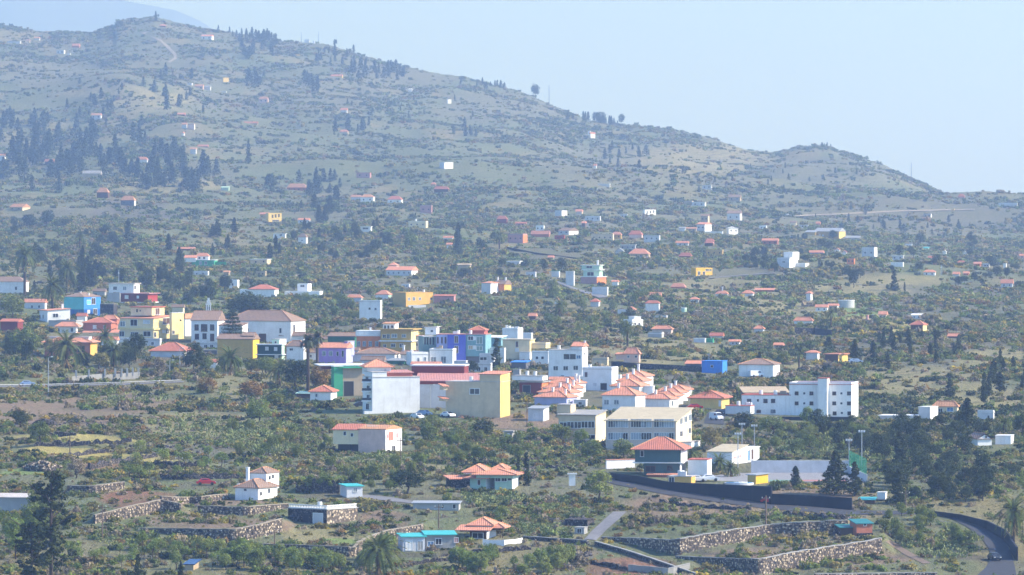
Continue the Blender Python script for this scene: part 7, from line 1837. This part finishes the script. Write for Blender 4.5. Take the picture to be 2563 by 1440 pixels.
    # --- clusters: (kind, centre, radii, count, height range, label, group)
    G = [
        ('pine_far', 645, 118, 60, 32, 34, 15, 30, 'dark pine of the dense grove just below the skyline', 'pines of the skyline grove'),
        ('pine_far', 640, 92, 60, 6, 12, 12, 20, 'small pine standing up from the skyline left of the transmitter huts', 'pines on the skyline'),
        ('pine_far', 600, 82, 70, 5, 6, 12, 20, 'thin lone pine on the skyline left of the dense grove', 'thin pines along the skyline'),
        ('pine_far', 640, 205, 45, 18, 12, 20, 32, 'pine in the dark clump below the dense grove', 'pines of the dark clump'),
        ('pine_far', 785, 218, 26, 20, 8, 24, 38, 'tall pine of the compact stand right of the dark clump', 'pines of the compact stand'),
        ('pine_far', 840, 146, 60, 22, 14, 16, 28, 'pine scattered below the transmitter huts', 'pines below the transmitter huts'),
        ('pine_far', 945, 188, 75, 18, 22, 22, 38, 'pine of the wide dark stand under the central skyline', 'pines under the central skyline'),
        ('pine_far', 1210, 210, 60, 18, 14, 10, 20, 'small pine on the skyline shoulder left of the round tree', 'pines on the skyline shoulder'),
        ('pine_far', 1165, 335, 40, 14, 6, 20, 30, 'dark tree of the small group in the middle of the high slope', 'small group on the high slope'),
        ('pine_far', 880, 320, 45, 20, 8, 22, 36, 'pine of the group above the small orange hip roof', 'pines above the small hip roof'),
        ('pine_far', 1480, 300, 70, 6, 22, 14, 26, 'pine of the grove on the skyline right of the mast', 'pines of the right skyline grove'),
        ('pine_far', 1560, 400, 60, 30, 12, 14, 30, 'small dark tree in the folds of the right-hand slope', 'trees in the folds of the slope'),
        ('pine_far', 60, 330, 80, 40, 22, 22, 44, 'dark pine of the left edge wood', 'pines of the left edge wood'),
        ('pine_far', 230, 390, 170, 50, 46, 28, 62, 'dark pine in the dense belt across the left slope', 'pines of the dense left belt'),
        ('pine_far', 440, 440, 130, 45, 34, 28, 60, 'pine in the lower right tail of the left belt', 'pines of the belt tail'),
        ('pine_far', 90, 440, 100, 60, 20, 36, 70, 'tall dark pine on the shaded slope at left', 'pines on the shaded left slope'),
        ('pine_far', 430, 388, 60, 14, 9, 28, 44, 'dark pine around the half hidden white house', 'pines around the half hidden house'),
        ('pine_far', 330, 260, 200, 70, 26, 14, 32, 'lone dark pine scattered over the upper left slope', 'scattered upper left pines'),
        ('pine_far', 440, 230, 60, 50, 12, 22, 42, 'narrow pine beside the winding dirt track slope', 'pines below the dirt track'),
        ('pine_far', 760, 470, 110, 30, 14, 24, 44, 'dark conifer among houses left of the rambling white house', 'conifers among the middle houses'),
        ('pine_far', 1000, 300, 200, 70, 20, 8, 18, 'tiny dark tree dotted over the central high slope', 'trees dotted over the central slope'),
        ('pine_far', 1900, 450, 260, 40, 22, 8, 18, 'tiny dark tree on the bare right-hand ridge', 'trees on the right-hand ridge'),
        ('pine_far', 2200, 560, 220, 40, 16, 12, 26, 'dark tree on the slope around the far road', 'trees around the far road'),
        ('bush_far_dark', 2055, 366, 26, 6, 8, 6, 10, 'low dark bush on the right-hand hilltop', 'bushes on the right-hand hilltop'),
        ('pine', 150, 700, 130, 40, 18, 30, 64, 'conifer on the shrubby slope above the turquoise house', 'conifers above the turquoise house'),
        ('pine', 560, 640, 150, 60, 10, 30, 50, 'conifer scattered in the green middle distance at left', 'conifers in the left middle distance'),
        ('pine', 860, 560, 140, 60, 14, 24, 46, 'dark conifer beside the houses of the middle slope', 'conifers of the middle slope'),
        ('round_dark', 850, 620, 140, 40, 16, 20, 38, 'dark round tree in the middle slope scrub', 'round trees of the middle slope'),
        ('round_dark', 1250, 650, 180, 60, 22, 16, 34, 'dark round tree among the central fields', 'round trees among the central fields'),
        ('round', 1450, 780, 260, 60, 40, 16, 34, 'leafy tree on the slope between lane and village', 'leafy trees between lane and village'),
        ('round', 1650, 640, 260, 70, 34, 12, 28, 'leafy tree among the right-hand hamlet houses', 'leafy trees of the hamlet'),
        ('round_dark', 2080, 650, 220, 50, 30, 14, 30, 'dark tree among the houses at the foot of the right ridge', 'trees at the foot of the right ridge'),
        ('round_dark', 2400, 660, 160, 60, 26, 14, 32, 'dark tree in the hazy valley at right', 'trees of the hazy valley'),
        ('pine', 2330, 880, 170, 40, 20, 26, 50, 'dark tree in the gully behind the yellow bank', 'trees behind the yellow bank'),
        ('pine', 2500, 960, 70, 60, 12, 30, 54, 'dark tree at the right edge above the cottage', 'trees above the right-edge cottage'),
        ('round_dark', 2300, 1110, 260, 70, 60, 26, 60, 'dark evergreen of the wooded gully right of the court', 'evergreens of the wooded gully'),
        ('round_dark', 2380, 1210, 180, 50, 34, 30, 62, 'dense tree at the lower edge of the wooded gully', 'trees at the lower gully edge'),
        ('round', 2020, 1105, 170, 36, 34, 22, 44, 'bushy tree on the bank behind the sports court', 'bushy trees behind the court'),
        ('round', 2330, 1330, 130, 50, 22, 24, 46, 'green tree on the bank left of the bending road', 'trees left of the bending road'),
        ('almond', 430, 1180, 140, 40, 16, 34, 56, 'thin-limbed almond tree on the old terraces', 'almond trees on the old terraces'),
        ('almond', 400, 1402, 270, 26, 30, 34, 60, 'pale green almond tree in the thicket below the walls', 'almond trees below the walls'),
        ('round_light', 700, 1410, 260, 28, 26, 34, 62, 'light green tree in the thicket along the bottom edge', 'thicket trees along the bottom edge'),
        ('round_light', 1290, 1420, 160, 26, 20, 34, 66, 'light green tree at the bottom edge right of the palm', 'bottom edge trees right of the palm'),
        ('round', 60, 1330, 120, 60, 10, 40, 80, 'green tree beside the foreground pines', 'trees beside the foreground pines'),
        ('round', 840, 1200, 200, 40, 20, 26, 46, 'green tree above the turquoise-roofed shed', 'trees above the turquoise-roofed shed'),
        ('round', 1160, 1140, 200, 50, 26, 24, 46, 'green tree on the slope below the beige block', 'trees below the beige block'),
        ('round', 700, 1110, 180, 40, 20, 24, 44, 'green tree among the cacti left of the pink house', 'trees among the cacti'),
        ('round_dark', 220, 880, 220, 50, 16, 34, 60, 'dark garden tree around the left end houses', 'garden trees at the left end'),
        ('round', 620, 920, 120, 26, 12, 26, 44, 'garden tree below the ochre house', 'garden trees below the ochre house'),
        ('round', 800, 770, 160, 50, 24, 20, 40, 'leafy tree on the slope behind the church', 'leafy trees behind the church'),
        ('round_dark', 130, 620, 170, 60, 26, 20, 40, 'dark bushy tree on the overgrown slope at the left edge', 'bushy trees on the overgrown left slope'),
        ('round_dark', 430, 720, 150, 50, 18, 26, 46, 'dark tree behind the red storey house', 'dark trees behind the red storey'),
    ]
    fx = np.array([f[:4] for f in FOOT])
    def blocked(x, y, h):
        return bool(np.any((fx[:, 0] < x) & (x < fx[:, 1]) & (fx[:, 2] < y) & (y - h * .55 < fx[:, 3])))
    for kind, cx_, cy_, rx, ry, n, h0, h1, lab, grp in G:
        done = 0; tries = 0; spots = []
        while done < n and tries < n * 14:
            tries += 1
            a, q = rnd.uniform(0, 6.283), math.sqrt(rnd.random())
            x, y = cx_ + rx * q * math.cos(a), cy_ + ry * q * math.sin(a); h = rnd.uniform(h0, h1)
            if x < -20 or x > 2585: continue
            if y < 520 and y < np.interp(x, SKY_X, SKY_Y) + 1: y = float(np.interp(x, SKY_X, SKY_Y)) + rnd.uniform(1, 4)
            if blocked(x, y, h): continue
            spots.append((x, y, h)); done += 1
        if h1 <= 20:                      # too small to pick apart: one mass
            MASS.extend(spots); continue
        spots.sort()
        for i, (x, y, h) in enumerate(spots):
            nth = 'leftmost' if i == 0 else 'rightmost' if i == len(spots) - 1 else '%d%s from left' % (i + 1, {1: 'st', 2: 'nd', 3: 'rd'}.get((i + 1) % 10 if (i + 1) not in (11, 12, 13) else 0, 'th'))
            tree(kind, x, y, h, lab + ', ' + nth, grp, rnd.uniform(.8, 1.3))
    g = np.random.default_rng(4)
    P = np.array([hit(x, y) for x, y, h in MASS]); hh = np.array([h / F * p[1] for (x, y, h), p in zip(MASS, P)]); m = len(P)
    scatter('far_woodland', 'tiny dark trees dotted over the far mountainside and skyline', P, np.stack([np.zeros(m), np.zeros(m), g.uniform(0, 6.28, m)], 1), np.stack([hh, hh, hh], 1), g.integers(0, 4, m), [c for c, t in proto('pine_far')])

# ------------------------------------------------------------------ scrub (uncountable): points with instanced bushes
def bush_mesh(name, mat, seed, k=9, n=13, size=.2, sq=1.0):
    g = random.Random(seed); c, r = [], []
    for i in range(k):
        a = g.uniform(0, 6.283); q = math.sqrt(g.random()) * .7
        c.append((q * math.cos(a), q * math.sin(a), g.uniform(.12, .62) * (1 - .5 * q))); r.append(g.uniform(.26, .42))
    return leaf_mesh(name, c, r, n, size, mat, seed, squash=sq)
def cactus_mesh(seed):
    g = np.random.default_rng(seed); V, Fc = [], []
    def pad(p, d, s, depth):
        t = np.cross(d, g.normal(size=3)); t /= np.linalg.norm(t)
        k = len(V); m = 6
        for i in range(m):
            a = i / m * 6.283; V.append(p + d * s * (1 - math.cos(a)) * .5 + t * s * .34 * math.sin(a))
        Fc.append(tuple(range(k, k + m)))
        if depth:
            for j in range(g.integers(1, 4)):
                d2 = d + g.normal(size=3) * .55; d2[2] = abs(d2[2]) * .9 + .1; d2 /= np.linalg.norm(d2)
                pad(p + d * s * .9, d2, s * g.uniform(.7, .95), depth - 1)
    for i in range(9):
        a = g.uniform(0, 6.283); q = math.sqrt(g.random()) * .75
        d = np.array([math.cos(a) * .4, math.sin(a) * .4, 1.0]); d /= np.linalg.norm(d)
        pad(np.array([q * math.cos(a), q * math.sin(a), 0.0]), d, .36, 2)
    me = bpy.data.meshes.new('cactus'); me.from_pydata([tuple(v) for v in V], [], Fc); me.materials.append(LEAF['cactus']); return me

def scatter(name, label, P, rot, sc, idx, meshes):
    me = bpy.data.meshes.new(name)
    me.vertices.add(len(P)); me.vertices.foreach_set('co', P.astype(np.float32).ravel())
    for nm, tp, dat in (('bush_scale', 'FLOAT_VECTOR', sc), ('bush_turn', 'FLOAT_VECTOR', rot)):
        a = me.attributes.new(nm, tp, 'POINT'); a.data.foreach_set('vector', dat.astype(np.float32).ravel())
    a = me.attributes.new('bush_kind', 'INT', 'POINT'); a.data.foreach_set('value', idx.astype(np.int32))
    o = bpy.data.objects.new(name, me); COL.objects.link(o)
    tag(o, label, None, None, 'stuff')
    ng = bpy.data.node_groups.new(name, 'GeometryNodeTree')
    ng.interface.new_socket('Geometry', in_out='INPUT', socket_type='NodeSocketGeometry')
    ng.interface.new_socket('Geometry', in_out='OUTPUT', socket_type='NodeSocketGeometry')
    N = ng.nodes; gi, go = N.new('NodeGroupInput'), N.new('NodeGroupOutput')
    ip = N.new('GeometryNodeInstanceOnPoints'); ip.inputs['Pick Instance'].default_value = True
    jn = N.new('GeometryNodeJoinGeometry')
    for k, m in list(enumerate(meshes))[::-1]:        # joined in reverse so that indices follow the list
        po = bpy.data.objects.new('bush_source', m)
        oi = N.new('GeometryNodeObjectInfo'); oi.inputs['Object'].default_value = po; oi.inputs['As Instance'].default_value = True
        ng.links.new(oi.outputs['Geometry'], jn.inputs[0])
    def attr(nm, dt):
        a_ = N.new('GeometryNodeInputNamedAttribute'); a_.data_type = dt; a_.inputs['Name'].default_value = nm; return a_.outputs[0]
    ng.links.new(gi.outputs[0], ip.inputs['Points']); ng.links.new(jn.outputs[0], ip.inputs['Instance'])
    ng.links.new(attr('bush_kind', 'INT'), ip.inputs['Instance Index'])
    e2r = N.new('FunctionNodeEulerToRotation'); ng.links.new(attr('bush_turn', 'FLOAT_VECTOR'), e2r.inputs[0]); ng.links.new(e2r.outputs[0], ip.inputs['Rotation'])
    ng.links.new(attr('bush_scale', 'FLOAT_VECTOR'), ip.inputs['Scale'])
    ng.links.new(ip.outputs[0], go.inputs[0])
    md = o.modifiers.new('scatter', 'NODES'); md.node_group = ng
    return o

def build_scrub():
    mats = ['broad', 'olive', 'grey', 'dark', 'light', 'yellow', 'rust', 'pine']
    near = [bush_mesh('bush', m, 100 + 7 * i + j, 12, 16, .12) for i, m in enumerate(mats) for j in range(2)]
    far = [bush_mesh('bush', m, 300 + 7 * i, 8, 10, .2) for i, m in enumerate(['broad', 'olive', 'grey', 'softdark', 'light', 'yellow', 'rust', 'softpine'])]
    f = np.array(FOOT)
    def points(y0, y1, n, smin, smax, per, wts, seed, name, label, cell):
        g = np.random.default_rng(seed)
        Y = np.sqrt(g.uniform(y0 ** 2, y1 ** 2, n)); u = g.uniform(-70 - CX, 2640 - CX, n) / F; X = u * Y
        ok = Y < ridgeY(CX + F * u) - 4
        X, Y = X[ok], Y[ok]; Z = ground(X, Y); px, py = proj(X, Y, Z)
        _, den = patch_fields(px, py, X, Y)
        clump = fbm(X / cell, Y / cell, 61, 3)
        pr = den * np.clip(.42 + 1.7 * clump, .10, 1.0)
        keep = g.random(len(X)) < pr
        X, Y, Z, px, py, clump = (a[keep] for a in (X, Y, Z, px, py, clump))
        s = smin + (smax - smin) * g.random(len(X)) ** 2.9
        s = s * (1 + .5 * np.clip(clump, 0, 1))
        hp = s * .95 * F / Y
        bad = np.zeros(len(X), bool)
        for x0, x1, yt, yb, Yf in f:
            if Yf < y0 - 30 or Yf > y1 + 60: continue
            bad |= (px > x0 - hp * .5) & (px < x1 + hp * .5) & (py > yt) & (py - hp * .35 < yb) & (Y < Yf + 25)
        X, Y, Z, s, px, py = (a[~bad] for a in (X, Y, Z, s, px, py))
        m = len(X)
        zone = fbm(X / 45.0, Y / 70.0, 71, 2)
        w = np.tile(np.array(wts, float), (m, 1))
        w[:, 3] *= 1 + 2.5 * np.clip(zone, 0, 1); w[:, 1] *= 1 + 2.5 * np.clip(-zone, 0, 1); w[:, 4] *= 1 + np.clip(-zone, 0, 1)
        gul = ((px - 2300) / 330) ** 2 + ((py - 1120) / 130) ** 2 < 1
        w[gul] *= np.array([1.2, 1.0, .4, 2.6, .3, .05, .3, 1.2])
        w = np.cumsum(w / w.sum(1)[:, None], 1)
        kd = (g.random(m)[:, None] > w).sum(1).clip(0, len(wts) - 1)
        idx = kd * per + (g.integers(0, per, m) if per > 1 else 0)
        sc = np.stack([s * g.uniform(.8, 1.3, m), s * g.uniform(.8, 1.3, m), s * g.uniform(.8, 1.5, m)], 1)
        rot = np.stack([np.zeros(m), np.zeros(m), g.uniform(0, 6.28, m)], 1)
        P = np.stack([X, Y, Z - .12 * s], 1)
        scatter(name, label, P, rot, sc, idx, near if per == 2 else far)
        print(name, m)
    #                 broad olive grey dark light yellow rust pine
    points(1020, 1420, 80000, .2, 1.6, 2, [2.4, 2.8, 2.4, 1.6, 1.6, .4, .7, .6], 1, 'scrub', 'mixed green and dry scrub over the foreground terraces', 14)
    points(1420, 2250, 120000, .25, 2.2, 2, [2.8, 2.8, 2.0, 2.6, .7, .4, .8, 1.2], 2, 'village_scrub', 'bushes and scrub on the slope around the village', 20)
    points(2250, 3800, 210000, .45, 2.7, 1, [4, 3.4, 1.6, 1.9, 1.3, .4, .5, 1.1], 3, 'middle_slope_scrub', 'green scrub covering the middle slope between houses', 30)
    points(3800, 7000, 210000, .5, 3.1, 1, [3.4, 2.6, 1.5, 2.8, .7, .1, .3, 2], 4, 'mountain_scrub', 'low scrub dotted over the mountainside', 45)
    # prickly pears on the old terraces
    g = np.random.default_rng(8); Pn = []
    for cx_, cy_, rx, ry, n in [(560, 1090, 170, 26, 110), (680, 1080, 110, 20, 80), (470, 1060, 90, 20, 40), (330, 1000, 120, 20, 40), (700, 1110, 140, 26, 90), (930, 1150, 90, 24, 80), (1140, 1140, 80, 12, 40), (1240, 1250, 90, 14, 50), (1370, 1330, 70, 12, 46), (1270, 1262, 80, 14, 40),
                                (2060, 1120, 160, 34, 160), (2300, 1150, 180, 40, 80), (2450, 1330, 90, 40, 90), (2350, 1370, 120, 30, 80), (430, 1350, 200, 26, 70), (150, 990, 120, 20, 26), (1400, 1160, 120, 20, 40), (620, 980, 120, 20, 40), (1420, 1275, 60, 24, 40)]:
        for i in range(n):
            a, q = g.uniform(0, 6.283), math.sqrt(g.random()); x, y = cx_ + rx * q * math.cos(a), cy_ + ry * q * math.sin(a)
            if np.any((f[:, 0] < x) & (x < f[:, 1]) & (f[:, 2] < y) & (y - 10 < f[:, 3])): continue
            Pn.append(hit(x, y))
    P = np.array(Pn); m = len(P); s = g.uniform(.7, 1.6, m)
    scatter('prickly_pear_scrub', 'pale green prickly pear thickets on the old terraces', P - [0, 0, .05], np.stack([np.zeros(m), np.zeros(m), g.uniform(0, 6.28, m)], 1), np.stack([s, s, s * 1.1], 1), g.integers(0, 3, m), [cactus_mesh(i) for i in range(3)])

# ------------------------------------------------------------------ far things, sea, haze
def build_far():
    D = 28000.0
    xs = np.linspace(-4650, -1040, 90); rows = 16
    top = np.interp(CX + F * xs / D, [-1600, 60, 300, 440, 500, 545, 640, 760], [-260, -110, 0, 26, 52, 80, 150, 330])
    vs_, fs_ = [], []
    z = CAMZ + D * (HY - top) / F
    for j in range(rows):
        t = j / (rows - 1)
        Yr = D - 1800 + 1800 * t
        zz = (z - 285) * t + 285 + fbm(xs / 300, np.full_like(xs, Yr / 300), 5, 3) * 70 * t * (1 - t) * 3
        for x, h in zip(xs, zz): vs_.append((x, Yr, h))
    n = len(xs)
    for j in range(rows - 1):
        for i in range(n - 1): fs_.append((j * n + i, j * n + i + 1, (j + 1) * n + i + 1, (j + 1) * n + i))
    o = obj('distant_hills', vs_, fs_, paint('distant_forest', (0.10, 0.115, 0.10), stain=.4, sc=.01)); tag(o, 'faint blue mountain beyond the ridge at upper left', None, None, 'structure')
    m, nt, b = _nt('sea_water'); b.inputs['Base Color'].default_value = (.02, .07, .14, 1); b.inputs['Roughness'].default_value = .25
    bump(nt, b, noise(nt, .02, 4), .4, 2.0)
    o = obj('sea', [(-4600, 300, 284), (4600, 300, 284), (4600, 29900, 284), (-4600, 29900, 284)], [(0, 1, 2, 3)], m); tag(o, 'calm sea beyond the ridge', None, None, 'structure')

def build_haze():
    k = MB(); k.box(-4700, 4700, -40, 30000, 180, 1700)
    m = bpy.data.materials.new('haze_air'); m.use_nodes = True; nt = m.node_tree
    nt.nodes.remove(nt.nodes['Principled BSDF'])
    v = nt.nodes.new('ShaderNodeVolumePrincipled')
    v.inputs['Color'].default_value = (*HAZE_COLOR, 1); v.inputs['Density'].default_value = HAZE_DENSITY; v.inputs['Anisotropy'].default_value = HAZE_ANISO
    v.inputs['Absorption Color'].default_value = (1, 1, 1, 1)
    v.inputs['Blackbody Intensity'].default_value = 0
    nt.links.new(v.outputs[0], nt.nodes['Material Output'].inputs['Volume'])
    o = k.build('haze', [m]); tag(o, 'pale blue haze filling the air over the valley', None, None, 'stuff')

# ------------------------------------------------------------------ run
build_ground_later = True
build_town()
build_slope_houses()
build_front()
build_ground()
for j in WALLJOBS: really_build_wall(*j)
build_rocks()
build_trees()
build_scrub()
build_far()
build_haze()
